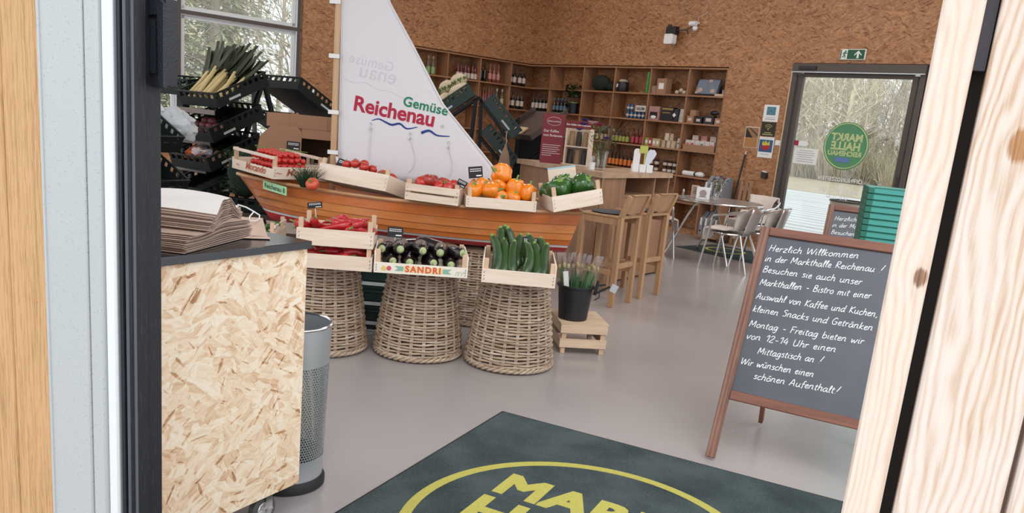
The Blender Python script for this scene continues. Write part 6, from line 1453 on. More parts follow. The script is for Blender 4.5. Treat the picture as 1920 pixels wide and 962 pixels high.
# fennel greens hanging below
t = thing('fennel_greens', 'dark bushy herb bunch hanging below the window rack behind the bow', 'herbs', (-2.28, 6.62, .70)); r2 = random.Random(8); m = MB()
for k in range(420):
    a = r2.uniform(0, 2*PI); q = r2.uniform(0, .17); x, y = q*math.cos(a), q*.6*math.sin(a); z = r2.uniform(.0, .36); d = Vector((r2.uniform(-1, 1), r2.uniform(-1, 1), r2.uniform(-.6, 1))).normalized()*.06
    m.tube([(x, y, z), (x+d.x, y+d.y, z+d.z)], [.003, .001], 3)
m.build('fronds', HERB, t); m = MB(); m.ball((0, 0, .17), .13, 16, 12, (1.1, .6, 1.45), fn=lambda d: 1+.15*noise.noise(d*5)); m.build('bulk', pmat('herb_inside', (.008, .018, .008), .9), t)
pcr = front_mw((-2.28, 6.42, .595), -5, 0, .40); pcrate('dark plastic crate on the low table under the herb bunch', pcr, W_=.56, D_=.40, H_=.10)
t = thing('display_table', 'dark table behind the bow under the herbs and cartons', 'table', (-2.05, 6.78, 0), R(-5))
m = MB(); m.box((0, 0, .575), (1.15, .95, .03), b=.002); m.build('tabletop', DARKW, t)
for x in (-.52, .52):
    for y in (-.42, .42): m = MB(); m.box((x, y, .28), (.05, .05, .56)); m.build('leg', DARKW, t)
# back slope crate of the same rack
RB = Matrix.Translation((-2.42, 7.92, 1.62)) @ spin(0, 0, 150) @ spin(25, 0, 0) @ T3(0, -.30, -.02)
pcrate('dark green plastic crate sloping away on the far side of the window rack', RB, W_=.50)
pcrate('dark green plastic crate lying flat behind the leeks below the window', T3(-3.35, 7.95, 1.47) @ spin(6, 0, -25), W_=.60, D_=.40, H_=.15)
for k in range(8):
    o = put(SMALLG[k % 2], T3(-3.35, 7.95, 1.47) @ spin(6, 0, -25) @ T3(-.22+.062*k, -.05+.06*(k % 3), .06+.05*(k % 2)) @ spin(0, 10, 60*k) @ Matrix.Scale(1.5, 4), 'green gourd in the flat crate behind the leeks', 'vegetable', 'green gourds behind the leeks')
m = MB(); 
t = thing('rack_stand', 'black pedestal stand carrying the flat crate below the window', 'stand', (-3.35, 7.95, 0), R(-25)); m = MB(); m.box((0, 0, .73), (.08, .08, 1.44)); m.build('post', STEELB, t); m = MB(); m.box((0, 0, .01), (.5, .4, .02)); m.build('foot', STEELB, t)

# -- rack at the far left, crates facing right, plastic bag on it
t = thing('vegetable_rack', 'black vegetable rack at the far left behind the door frame', 'rack', mw=T3(-2.98, 5.78, 0) @ spin(0, 0, 62))
for x in (-.27, .27):
    m = MB(); m.bar((x, -.50, .04), (x, .10, 1.45), .03, .03, (1, 0, 0)); m.bar((x, .55, .04), (x, .12, 1.45), .03, .03, (1, 0, 0)); m.bar((x, -.50, .04), (x, .55, .04), .03, .03, (1, 0, 0)); m.bar((x, -.44, .62), (x, .12, .82), .02, .02, (1, 0, 0)); m.bar((x, -.44, .62), (x, .12, .74), .02, .02, (1, 0, 0)); m.build('side_frame', STEELB, t)
RL1 = T3(-2.98, 5.78, 0) @ spin(0, 0, 62) @ T3(0, -.44, 1.06) @ spin(27, 0, 0) @ T3(0, .30, 0)
pcrate('black plastic crate tilted to the right on the far left rack, white bag on it', RL1, W_=.52)
RL2 = T3(-2.98, 5.78, 0) @ spin(0, 0, 62) @ T3(0, -.50, .76) @ spin(26, 0, 0) @ T3(0, .30, 0)
pcrate('black plastic crate tilted to the right on the lower tier of the far left rack', RL2, W_=.52)
t = thing('plastic_bag', 'white crumpled plastic bag hanging over the left crate below the leeks', 'bag', mw=T3(-2.60, 6.05, 1.24) @ spin(0, 20, 0))
m = MB(); m.ball((0, 0, 0), .15, 30, 20, (1.0, .6, .75), fn=lambda d: 1+.30*noise.noise(d*2.6)+.16*noise.noise(d*7)); m.build('body', pmat('white_film', (.62, .66, .68), .35, var=.15, vscale=9, trans=.25), t)
m = MB(); m.tube([(-.10, -.04, .06), (-.20, -.03, .12), (-.27, .0, .10), (-.24, .02, .03), (-.14, .02, .0)], [.028, .022, .018, .022, .028], 8, flat=.5); m.build('handle', pmat('white_film_handle', (.50, .55, .55), .35), t)
# red packs and bread in the crate near the paper bags
RP = front_mw((-2.42, 5.36, .572), 2, 0, .38)
for k in range(3):
    o = MB().box((0, 0, .0), (.10, .06, .05), b=.004).build('packet', pmat('packet_red', (.40, .06, .05), .5, var=.2), mw=T3(-2.36+.13*k, 5.42, .625) @ spin(15, 0, 10-8*k)); tag(o, 'red packet in the wooden crate behind the paper bags', 'packet', 'red packets behind the paper bags')
price_tag('price_tag', 'black price tag in front of the herb bunch behind the paper bags', T3(-2.10, 5.50, .66) @ spin(-10, 0, 6), .11, .075, tall=.05, ink=INK)

# -- cartons behind the bow
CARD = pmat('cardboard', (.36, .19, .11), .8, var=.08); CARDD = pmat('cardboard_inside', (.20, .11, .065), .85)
t = thing('cardboard_box', 'large open brown cardboard box behind the bow beside the mast', 'box', mw=T3(-1.86, 6.98, .592) @ spin(0, 0, 3))
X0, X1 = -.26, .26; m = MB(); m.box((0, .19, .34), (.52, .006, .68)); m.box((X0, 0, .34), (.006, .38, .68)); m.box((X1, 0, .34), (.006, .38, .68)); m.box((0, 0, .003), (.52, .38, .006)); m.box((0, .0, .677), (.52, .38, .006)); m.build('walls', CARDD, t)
m = MB(); m.prism([(-.02, .0), (-.02, .66), (-.06, .70), (-.26, .70), (-.36, .60), (-.40, .40), (-.36, .0)], -.199, -.192, XZ); m.build('flap', CARD, t)
m = MB(); m.box((.12, -.193, .645), (.28, .006, .075)); m.box((.247, -.193, .31), (.03, .006, .62)); m.build('front_edge', CARD, t)
t, cw = crate_at('fruit_crate', 'small wooden crate standing in the open cardboard box', (-1.755, 6.845, .885), 3, .19, .22, .10, .10, .17)
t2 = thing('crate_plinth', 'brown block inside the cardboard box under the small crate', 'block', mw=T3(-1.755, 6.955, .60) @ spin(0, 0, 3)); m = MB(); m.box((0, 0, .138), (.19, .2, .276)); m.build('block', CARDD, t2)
t = thing('cardboard_tray', 'shallow brown cardboard tray on top of the big cardboard box', 'box', mw=T3(-1.93, 6.98, 1.275) @ spin(0, 0, 3))
m = MB(); m.box((0, -.15, .055), (.50, .006, .11)); m.box((0, .15, .055), (.50, .006, .11)); m.box((-.25, 0, .055), (.006, .3, .11)); m.box((.25, 0, .055), (.006, .3, .11)); m.box((0, 0, .003), (.5, .3, .006)); m.build('walls', CARD, t)
m = MB(); m.prism([(-.05, .0), (-.05, .13), (-.02, .115), (.0, .13), (.02, .11), (.25, .11), (.25, 0)], -.16, -.154, XZ); m.build('front_wall', CARD, t)

# -- rack behind the sail with cauliflower
t = thing('vegetable_rack', 'black double-sided vegetable rack behind the sail, cauliflowers on top', 'rack', mw=T3(-.585, 9.25, 0) @ spin(0, 0, 3))
for y in (-.28, .28):
    m = MB(); m.bar((-.10, y, .03), (-.03, y, 1.70), .035, .03, (0, 1, 0)); m.bar((.10, y, .03), (.03, y, 1.70), .035, .03, (0, 1, 0)); m.bar((-.40, y, 1.40), (0, y, 1.72), .03, .03, (0, 1, 0)); m.bar((.36, y, 1.30), (0, y, 1.72), .03, .03, (0, 1, 0)); m.bar((.36, y, .98), (.04, y, 1.30), .03, .03, (0, 1, 0)); m.bar((-.40, y, 1.0), (-.04, y, 1.30), .03, .03, (0, 1, 0)); m.bar((-.3, y, .03), (.3, y, .03), .03, .03, (0, 1, 0)); m.build('side_frame', STEELB, t)
CA_ = T3(-.585, 9.25, 0) @ spin(0, 0, 3) @ T3(-.43, 0, 1.43) @ spin(0, 0, -90) @ spin(38, 0, 0) @ T3(0, .25, 0); pcrate('dark green crate of cauliflowers on the rack behind the sail', CA_, W_=.56, D_=.50, H_=.15, mat=EUR)
CB_ = T3(-.585, 9.25, 0) @ spin(0, 0, 3) @ T3(.40, 0, 1.31) @ spin(0, 0, 90) @ spin(46, 0, 0) @ T3(0, .25, 0); pcrate('dark green crate tilted to the right on the rack behind the sail', CB_, W_=.56, D_=.50, H_=.15, mat=EUR)
CC_ = T3(-.585, 9.25, 0) @ spin(0, 0, 3) @ T3(.40, 0, .99) @ spin(0, 0, 90) @ spin(46, 0, 0) @ T3(0, .25, 0); pcrate('dark green crate on the lower right tier of the rack behind the sail', CC_, W_=.56, D_=.50, H_=.15, mat=EUR)
CFL = pmat('cauliflower_white', (.58, .47, .33), .7, var=.12, vscale=40, bump=.6, bscale=110); CFG = pmat('cauliflower_leaf', (.10, .16, .05), .6, var=.4)
m = MB(); m.ball((0, 0, .05), .098, 26, 16, (1, 1, .8), fn=lambda d: 1+.07*noise.noise(d*9)+.05*noise.noise(d*20)); g = MB()
for k in range(9):
    a = 2*PI*k/9; g.grid(lambda u, v: ((.05+.065*v)*math.cos(a+(u-.5)*.8*(1-.4*v)), (.05+.065*v)*math.sin(a+(u-.5)*.8*(1-.4*v)), -.03+.085*v+.01*math.sin(u*9)), 4, 4)
CF = proto(m, g, 'cauliflower', CFL, CFG, 'leaves')
for k, (x, y, z) in enumerate(((-.17, .12, .09), (.0, .14, .085), (-.17, -.08, .08), (.01, -.06, .09), (.17, .1, .08), (.17, -.1, .08), (-.10, .02, .20), (-.09, .17, .19))):
    put(CF, CA_ @ T3(x, y, z) @ spin(10*(k % 3)-10, 8, 70*k), 'white cauliflower in the green crate behind the sail', 'cauliflower', 'cauliflowers behind the sail')
for k in range(10):
    put(SMALLG[k % 2], CB_ @ T3(-.2+.1*(k % 5), -.12+.2*(k//5), .05) @ spin(0, 0, 50*k) @ Matrix.Scale(1.3, 4), 'dark green vegetable in the crate tilted to the right behind the sail', 'vegetable', 'green vegetables behind the sail')
# -- black tray stand with paper bags, next to it
t = thing('tray_stand', 'black steel stand with a slanted brown tray left of the red coffee sign', 'stand', mw=T3(.09, 9.80, 0))
m = MB(); m.box((0, 0, 0), (.62, .62, .015)); m.box((0, -.31, .03), (.62, .012, .07)); m.box((-.31, 0, .03), (.012, .62, .07)); m.box((.31, 0, .03), (.012, .62, .07)); o = m.build('tray', pmat('tray_brown', (.050, .025, .017), .5, var=.1), t, loc=(-.03, .1, 1.475), rot=(R(33), 0, R(-52)))
for (x, y) in ((-.20, -.17), (.15, -.38), (.15, .30), (-.22, .30)):
    h = 1.30 if x < 0 and y < 0 else (1.36 if y < 0 else 1.55)
    m = MB(); m.box((x, y, h/2), (.032, .032, h)); m.build('leg', STEELB, t)
for (a_, b_) in (((-.2, -.17, .95), (.15, -.38, 1.25)), ((.15, -.38, .95), (.15, .30, 1.25)), ((-.2, -.17, 1.02), (.15, -.38, 1.02)), ((.15, -.38, 1.02), (.15, .30, 1.02)), ((.15, .30, 1.0), (-.22, .30, 1.0)), ((.15, -.38, .3), (.15, .30, .3)), ((-.2, -.17, .3), (.15, -.38, .3))):
    m = MB(); m.bar(a_, b_, .022, .022); m.build('brace', STEELB, t)
m = MB(); m.box((-.03, .34, .78), (.36, .01, 1.3)); m.build('back_panel', STEELB, t)
t = thing('paper_sheets', 'pale stack of paper bags clipped on the slanted brown tray', 'paper bags', mw=T3(.06, 9.90, 1.475) @ spin(33, 0, -52) @ T3(-.12, -.19, .009)); m = MB(); m.box((0, 0, .012), (.30, .17, .024), b=.004); m.build('sheets', pmat('paper_tan', (.55, .36, .22), .8, var=.08), t); m = MB(); m.tube([(-.10, -.09, .01), (-.10, -.09, .06), (.0, -.06, .075), (.10, -.09, .06), (.10, -.09, .01)], .006, 6); m.build('clip', STEELB, t)
t = thing('hanging_bag', 'brown paper bag hanging on a string from the tray stand', 'paper bag', mw=T3(-.225, 8.72, .92))
m = MB(); m.lathe([(.075, 0), (.068, .10), (.045, .22), (.016, .30), (.010, .33)], 14, fn=lambda a, z: 1+.12*math.sin(4*a)); m.build('bag_body', pmat('bag_brown', (.28, .175, .12), .8, var=.15), t); m = MB(); m.tube([(0, 0, .32), (.008, 0, .37), (-.004, .0, .41), (.0, .02, .47)], .004, 6); m.build('string', pmat('string_pale', (.5, .42, .36), .8), t)
# ---------------------------------------------------------------- goods in the wall shelving
def bottle(name, h, r, glass, labm, capm, neck=.32, lab=(.18, .48), capz=.86):
    m = MB(); m.lathe([(r*.9, 0), (r, .006), (r, h*(1-neck-.12)), (r*.36, h*(1-neck+.06)), (r*.33, h*.97), (r*.36, h)], 14)
    l = MB(); l.lathe([(r*1.02, h*lab[0]), (r*1.02, h*lab[1])], 14); l.f = [f for f in l.f if len(f) == 4]; l.mi = [0]*len(l.f)
    c = MB(); c.lathe([(r*.39, h*capz), (r*.40, h*1.004), (.0, h*1.006)], 12)
    return dict(name=name, mesh=m.mesh(name, glass), parts=[('label', l.mesh('label', labm)), ('cap', c.mesh('cap', capm))])
def jar(name, h, r, glass, labm, capm):
    m = MB(); m.lathe([(r*.9, 0), (r, .006), (r, h*.82), (r*.85, h*.88)], 14)
    l = MB(); l.lathe([(r*1.02, h*.2), (r*1.02, h*.65)], 14); l.f = [f for f in l.f if len(f) == 4]; l.mi = [0]*len(l.f)
    c = MB(); c.lathe([(r*.9, h*.86), (r*.92, h), (0, h)], 14)
    return dict(name=name, mesh=m.mesh(name, glass), parts=[('label', l.mesh('label', labm)), ('lid', c.mesh('lid', capm))])
def boxp(name, w, d, h, mat, print_=None):
    m = MB(); m.box((0, 0, h/2), (w, d, h), b=.002); parts = []
    if print_:
        l = MB(); l.box((0, -d/2-.001, h*.5), (w*.55, .002, h*.4)); parts.append(('printed_label', l.mesh('printed_label', print_)))
    return dict(name=name, mesh=m.mesh(name, mat), parts=parts)
def place(pr_, mw, label, cat, group=None):
    o = bpy.data.objects.new(pr_['name'], pr_['mesh']); COL.objects.link(o); o.matrix_world = mw; tag(o, label, cat, group)
    for n, me in pr_['parts']:
        c = bpy.data.objects.new(n, me); COL.objects.link(c); c.parent = o
    return o
gD = pmat('bottle_dark', (.010, .008, .007), .12, coat=.3); gR = pmat('bottle_rose', (.20, .050, .038), .12, coat=.4); gRed = pmat('bottle_red', (.10, .014, .012), .12, coat=.3); gG = pmat('bottle_clear', (.12, .10, .07), .15); gO = pmat('bottle_amber', (.045, .015, .006), .15)
lP = pmat('label_pink', (.55, .22, .20), .6); lW = pmat('label_white', (.60, .50, .44), .6); lY = pmat('label_cream', (.50, .38, .20), .6); lB = pmat('label_blue', (.10, .17, .22), .6); lO = pmat('label_orange', (.62, .17, .03), .6); lGr = pmat('label_green', (.24, .36, .14), .6); lYG = pmat('label_yellowgreen', (.32, .33, .07), .6); lRd = pmat('label_red', (.42, .05, .07), .6)
capD = pmat('cap_dark', (.02, .018, .018), .4); capW = pmat('cap_white', (.55, .5, .48), .5); capR = pmat('cap_rose', (.26, .09, .075), .4); capG = pmat('cap_gold', (.40, .25, .08), .35, .5)
bRose = bottle('wine_bottle', .33, .036, gR, lP, capR); bRose2 = bottle('wine_bottle', .33, .036, gR, gR, capR); bDark = bottle('wine_bottle', .32, .038, gD, gD, capD); bWhite = bottle('wine_bottle', .32, .038, gD, lW, capD); bRed = bottle('wine_bottle', .30, .036, gRed, lW, capD, lab=(.06, .36)); bCream = bottle('wine_bottle', .33, .038, gG, lY, capW); bBlue = bottle('beer_bottle', .26, .034, gD, lB, pmat('cap_blue', (.10, .16, .22), .5)); bOr = bottle('juice_bottle', .27, .036, gO, lO, capD, lab=(.12, .48)); bGr = bottle('oil_bottle', .31, .040, gG, lGr, pmat('neck_green', (.25, .30, .16), .4), lab=(.05, .42)); bYG = bottle('sauce_bottle', .20, .036, gO, lYG, capD, lab=(.12, .55)); bRd = bottle('syrup_bottle', .25, .033, gRed, lRd, capD, lab=(.1, .5)); bBr = bottle('juice_bottle', .24, .034, gO, lY, capG, lab=(.1, .5))
jDark = jar('preserve_jar', .10, .038, gO, lW, capD)
def PR(u, row, d=.10, dz=0, rz=0): return BLD @ T3(u, d, ROWS[row]+.0005+dz) @ spin(0, 0, rz)          # right shelving
def PL(s, row, d=.10, dz=0, rz=0): return LWL @ T3(s, -d, ROWS[row]+.0005+dz) @ spin(0, 0, rz+180)   # left shelving
# left wall, top row (index 5), second row (index 4)
for k, s in enumerate((2.20, 2.30)): place(bGr, PL(s, 5), 'tall clear bottle with a green label on the top shelf next to the sail', 'bottle', 'green-label bottles')
for k, s in enumerate((1.66, 1.575, 1.49, 1.41, 1.33, 1.255)): place(bRed, PL(s, 5, .09+.02*(k % 2)), 'dark red bottle with pale label in the second top cell from the sail', 'bottle', 'red bottles top shelf')
for k, s in enumerate((1.13, 1.04)): place(bDark, PL(s, 5, .10), 'dark unlabelled wine bottle left of the pink-labelled rosé, top shelf', 'bottle', 'dark bottles top shelf')
for k, s in enumerate((.93, .84, .735)): place(bRose, PL(s, 5, .08), 'rosé bottle with pink label on the top shelf', 'bottle', 'rose bottles with pink labels')
for k, s in enumerate((.43, .33, .20, .10)): place(bWhite, PL(s, 5, .08, rz=20), 'dark bottle with white label in the top corner cell', 'bottle', 'white-label bottles top corner')
for k, s in enumerate((1.17, 1.105, 1.04, .975, .91, .845)): place(bRose2, PL(s, 4, .09+.02*(k % 2)), 'plain rosé bottle in the second row left of the corner', 'bottle', 'plain rose bottles second row')
for k, s in enumerate((.72, .595)): place(bCream, PL(s, 4, .09), 'white wine bottle with cream label at the end of the rosé row', 'bottle', 'cream-label bottles')
for k, s in enumerate((.44, .33, .20, .10)): place(bWhite, PL(s, 4, .08, rz=15), 'dark bottle with white label left of the inner corner, second row', 'bottle', 'white-label bottles corner left')
for k, u in enumerate((.05, .15, .26, .36, .46)): place(bWhite, PR(u, 4, .09, rz=-10), 'dark bottle with white label right of the inner corner, second row', 'bottle', 'white-label bottles corner right')
for k, s in enumerate((1.80, 1.70, 1.60)): place(bRed, PL(s, 4, .12), 'red bottle in the second row behind the cauliflower rack', 'bottle', 'red bottles second row')
# right wall row 4: blue bottles, plant
for k, u in enumerate((.66, .755, .85, .94)): place(bBlue, PR(u, 4, .07), 'dark beer bottle with blue label, front of the cell with the potted plant', 'bottle', 'blue-label beer front')
for k, u in enumerate((.66, .755, .85, .94, 1.04)): place(bBlue, PR(u, 4, .20), 'dark beer bottle with blue label, back of the cell with the potted plant', 'bottle', 'blue-label beer back')
t = thing('potted_plant', 'small leafy potted plant standing in the shelving above the red sign', 'potted plant', mw=PR(1.18, 4, .06)); r2 = random.Random(31)
m = MB(); m.lathe([(.075, 0), (.095, .17), (.10, .175), (.10, .19), (.09, .19), (.08, .17), (0, .165)], 20); m.build('pot', BLACKP, t); m = MB(); m.lathe([(.098, .186), (.101, .20), (.09, .20)], 20); m.build('pot_rim', pmat('rim_yellow', (.32, .32, .10), .5), t)
m = MB(); [m.tube([(0, 0, .17), (.02*math.cos(a), .02*math.sin(a), .28), (.07*math.cos(a), .05*math.sin(a), .37)], [.006, .004, .002], 5) for a in (0, 1.2, 2.4, 3.6, 5)]; m.build('stems', pmat('stem_brown', (.12, .09, .04), .7), t)
m = MB()
for k in range(130):
    a = r2.uniform(0, 2*PI); q = .19*math.sqrt(r2.random()); c0 = Vector((q*math.cos(a), .6*q*math.sin(a)-.02, r2.uniform(.28, .50))); tx = Vector((r2.uniform(-1, 1), r2.uniform(-1, 1), r2.uniform(-.5, .5))).normalized(); ty = tx.cross(Vector((r2.uniform(-.3, .3), r2.uniform(-.3, .3), 1))).normalized(); m.add([c0-tx*.05, c0-tx*.01+ty*.028+Vector((0, 0, .006)), c0+tx*.05, c0-tx*.01-ty*.028+Vector((0, 0, .006))], [(0, 1, 2, 3)])
m.build('leaves', pmat('leaf_dark', (.035, .055, .022), .35, var=.4), t)
t = thing('moss_bundle', 'dark green bundle of moss filling a top cubby', 'moss', mw=PR(1.80, 5, .14)); m = MB(); m.ball((-.08, 0, .14), .20, 22, 14, (1, .55, .68), fn=lambda d: 1+.10*noise.noise(d*6)); m.ball((.17, .02, .085), .13, 18, 12, (1, .6, .55), fn=lambda d: 1+.10*noise.noise(d*7)); m.build('moss', pmat('moss_dark', (.012, .020, .010), .9, var=.4, vscale=40, bump=.6), t)
t = thing('round_tin', 'dark round container with a white label and paper top on the top shelf', 'tin', mw=PR(2.29, 5, .09)); m = MB(); m.lathe([(.085, 0), (.10, .02), (.10, .15), (.09, .165)], 24); m.build('body', BLACKP, t); m = MB(); m.ball((0, 0, .175), .085, 16, 8, (1, 1, .45), fn=lambda d: 1+.1*noise.noise(d*8)); m.build('paper_top', pmat('paper_tan2', (.42, .34, .24), .8), t); m = MB(); m.box((-.05, -.095, .10), (.04, .012, .055), rotm(0, 45, -25)); m.build('label', PAPER, t)
t = thing('book', 'thin bright green upright book at the right of a top cubby', 'book', mw=PR(2.90, 5, .08)); m = MB(); m.box((0, 0, .165), (.035, .18, .33), b=.002); m.build('cover', pmat('book_green', (.04, .28, .06), .5), t); m = MB(); m.box((0.0, .002, .165), (.026, .178, .324)); m.build('pages', PAPER, t)
place(boxp('carton', .20, .14, .24, CARD, PAPER), PR(3.17, 5, .10, rz=-4), 'brown carton with a white label in the fifth top cubby', 'carton')
place(boxp('parcel', .09, .08, .12, pmat('parcel_pinkish', (.30, .17, .13), .6)), PR(3.01, 5, .08), 'small brownish parcel left of the carton on the top shelf', 'parcel')
for k, u in enumerate((3.47, 3.55, 3.62)):
    o = MB().ball((0, 0, .035), .04, 12, 8, (1, .8, .85), fn=lambda d: 1+.15*noise.noise(d*5)).build('seashell_figure', pmat('shell_cream', (.50, .42, .32), .7), mw=PR(u, 5, .07, .03*(k == 1))); tag(o, 'small cream figure at the right of the carton, top shelf', 'figure', 'cream figures top shelf')
t = thing('gift_box', 'slanted blue patterned gift box in the last top cubby', 'box', mw=PR(4.02, 5, .09, .02) @ spin(-20, 0, 0)); m = MB(); m.box((0, 0, .12), (.40, .06, .24), b=.003); m.build('box_body', pmat('gift_blue', (.13, .16, .22), .5, var=.25, vscale=9), t)
m = MB(); [m.ball((x, -.032, z), r_, 12, 6, (1, .12, .8)) for x, z, r_ in ((-.12, .06, .05), (.12, .05, .045), (.03, .215, .035), (-.17, .02, .03))]; m.build('floral_print', pmat('gift_print', (.46, .32, .26), .6), t)
place(boxp('small_tray', .16, .08, .035, pmat('tray_beige', (.55, .42, .32), .7)), PR(4.31, 5, .06), 'small beige tray at the right end of the last top cubby', 'tray')
for k, u in enumerate((4.27, 4.36)): place(jar('glass_bottle', .16, .028, CLEAR, CLEAR, capD), PR(u, 5, .18), 'small glass bottle behind the beige tray, top right cubby', 'bottle', 'glass bottles top right')
# row 4 right part
can = dict(name='drink_can', mesh=MB().lathe([(.022, 0), (.031, .010), (.031, .105), (.024, .115), (0, .114)], 14).mesh('drink_can', pmat('can_blue', (.045, .10, .20), .3, .5)), parts=[('label', MB().lathe([(.0316, .04), (.0316, .07)], 14).mesh('label', capW))])
for k in range(5): place(can, PR(2.50+.085*k, 4, .06), 'blue drink can, lower row of the cans in the middle cubby', 'can', 'blue cans lower row')
for k in range(2): place(can, PR(2.50+.075*k, 4, .06, .118), 'drink can standing on the lower row of cans, left end', 'can', 'cans upper row')
t = thing('can_carton', 'white carton lettered SALEM resting on the row of blue cans', 'carton', mw=PR(2.79, 4, .06, .118)); m = MB(); m.box((0, 0, .05), (.23, .07, .10), b=.003); m.build('box_body', pmat('carton_white', (.60, .56, .52), .6), t); m = MB(); add_text(m, 'SALEM', .06, T3(0, -.0358, .028) @ FB, bold=.002); m.build('lettering', INK, t)
t = thing('photo_box', 'box with a red and white picture in the cubby right of the blue cans', 'box', mw=PR(3.09, 4, .07)); m = MB(); m.box((0, 0, .11), (.22, .10, .22), b=.003); m.build('box_body', pmat('box_redwhite', (.42, .22, .19), .6), t); m = MB(); m.box((0, -.051, .08), (.16, .002, .10)); m.build('picture', BLACKP, t); m = MB(); m.ball((0, -.052, .05), .05, 12, 6, (1.2, .06, .5)); m.build('picture_spot', PAPER, t)
t = thing('black_box', 'black box with golden print in the cubby right of the blue cans', 'box', mw=PR(3.36, 4, .08)); m = MB(); m.box((0, 0, .11), (.25, .10, .22), b=.003); m.build('box_body', BLACKP, t); m = MB(); m.box((0, -.051, .19), (.22, .002, .03)); m.box((-.02, -.051, .13), (.16, .002, .015)); m.build('print', capG, t)
t = thing('round_tin', 'black round container with a white diamond label right of the black box', 'tin', mw=PR(3.53, 4, .06)); m = MB(); m.lathe([(.055, 0), (.06, .02), (.06, .19), (.05, .20), (0, .2)], 20); m.build('body', BLACKP, t); m = MB(); m.box((0, -.0605, .10), (.05, .006, .05), rotm(0, 45, 0)); m.build('label', PAPER, t)
t = thing('cellophane_bag', 'upright white patterned gift bag at the right of the black container', 'bag', mw=PR(3.645, 4, .06)); m = pouch(.12, .07, .20); m.build('bag_body', pmat('bag_mottled', (.50, .46, .42), .5, var=.4, vscale=20), t)
for k, (u, h, mt, lb) in enumerate(((3.83, .11, CARD, 'first'), (3.99, .10, BLACKP, 'second'), (4.18, .13, BLACKP, 'third'), (4.36, .10, CARD, 'fourth'))): place(boxp('small_carton', .13 if k != 2 else .18, .09, h, mt, lW), PR(u, 4, .07, rz=3*k-4), 'small carton with pale label, %s from left in the second-row end cubby' % lb, 'carton')
place(boxp('small_carton', .11, .09, .09, CARD, None), PR(3.87, 4, .07, .111), 'plain brown carton on top of the first small carton, right end cubby', 'carton')
t = thing('dark_cloth', 'dark crumpled cloth resting on the third small carton', 'cloth', mw=PR(4.24, 4, .075, .133)); m = MB(); m.ball((0, 0, .04), .08, 16, 10, (1, .5, .45), fn=lambda d: 1+.2*noise.noise(d*5)); m.build('cloth', BLACKP, t)
# row 3
for k, u in enumerate((1.62, 1.72, 1.82, 1.93, 2.03)): place(bBr, PR(u, 3, .09), 'small brown bottle with cream label behind the anemones', 'bottle', 'brown bottles behind the flowers')
for k, u in enumerate((2.22, 2.30, 2.38, 2.46, 2.54)): place(bYG, PR(u, 3, .08), 'squat bottle with yellow-green label in the middle cubby', 'bottle', 'yellow-green bottles')
for k, u in enumerate((2.66, 2.755, 2.85)): place(bRd, PR(u, 3, .08), 'bottle with red label at the right of the yellow-green ones', 'bottle', 'red-label bottles')
for k, (u, mt, g_) in enumerate(((3.0, lYG, 'yellow'), (3.075, lRd, 'red'), (3.16, lY, 'cream'), (3.235, lY, 'cream'))): place(boxp('tea_box', .075, .07, .13, mt, PAPER), PR(u, 3, .07), '%s tea box, %s in the row left of the wrapped sweets' % (g_, ['first', 'second', 'third', 'fourth'][k]), 'tea box')
swm = [pouch(.09, .06, .11).mesh('sweet_bag', pmat('sweets_cream', (.45, .33, .20), .4, var=.5, vscale=45)), pouch(.09, .06, .11).mesh('sweet_bag', pmat('sweets_pale', (.52, .42, .33), .4, var=.5, vscale=45))]
for k, (u, d, dz) in enumerate(((3.34, .06, 0), (3.44, .07, 0), (3.54, .06, 0), (3.34, .17, .0), (3.44, .17, 0), (3.38, .08, .115), (3.47, .09, .115), (3.56, .12, .0))):
    o = bpy.data.objects.new('sweet_bag', swm[k % 2]); COL.objects.link(o); o.matrix_world = PR(u, 3, d, dz, rz=9*(k % 3)-9); tag(o, 'clear bag of pale sweets heaped in the third-row cubby', 'bag of sweets', 'bags of sweets')
for k in range(2): place(jar('small_jar', .09, .03, capW, lW, capD), PR(3.655, 3, .06, .091*k), 'small white jar, %s of the pair at the end of the sweets' % ['lower', 'upper'][k], 'jar')
t = thing('card_tray', 'wooden tray of picture cards in the third-row end cubby', 'tray', mw=PR(4.07, 3, .12)); m = MB(); m.box((0, -.10, .045), (.60, .01, .09)); m.box((0, .08, .045), (.60, .01, .09)); m.box((-.295, -.01, .045), (.01, .18, .09)); m.box((.295, -.01, .045), (.01, .18, .09)); m.box((0, -.01, .004), (.60, .18, .008)); m.build('tray_body', CARD, t)
for k in range(6): place(boxp('card_box', .085, .03, .15, pmat('card_white', (.62, .54, .50), .6), [lO, lRd, lW, lB, lW, lP][k]), PR(3.84+.092*k, 3, .05, .009), 'white picture card box, tray front row, %s from the left' % ['first', 'second', 'third', 'fourth', 'fifth', 'sixth'][k], 'card box')
for k in range(3): place(boxp('card_box', .11, .03, .23, [lW, lP, lW][k], [lO, lW, lB][k]), PR(3.90+.17*k, 3, .15, .009), 'taller card box, tray back row, %s from the left' % ['first', 'second', 'third'][k], 'card box')
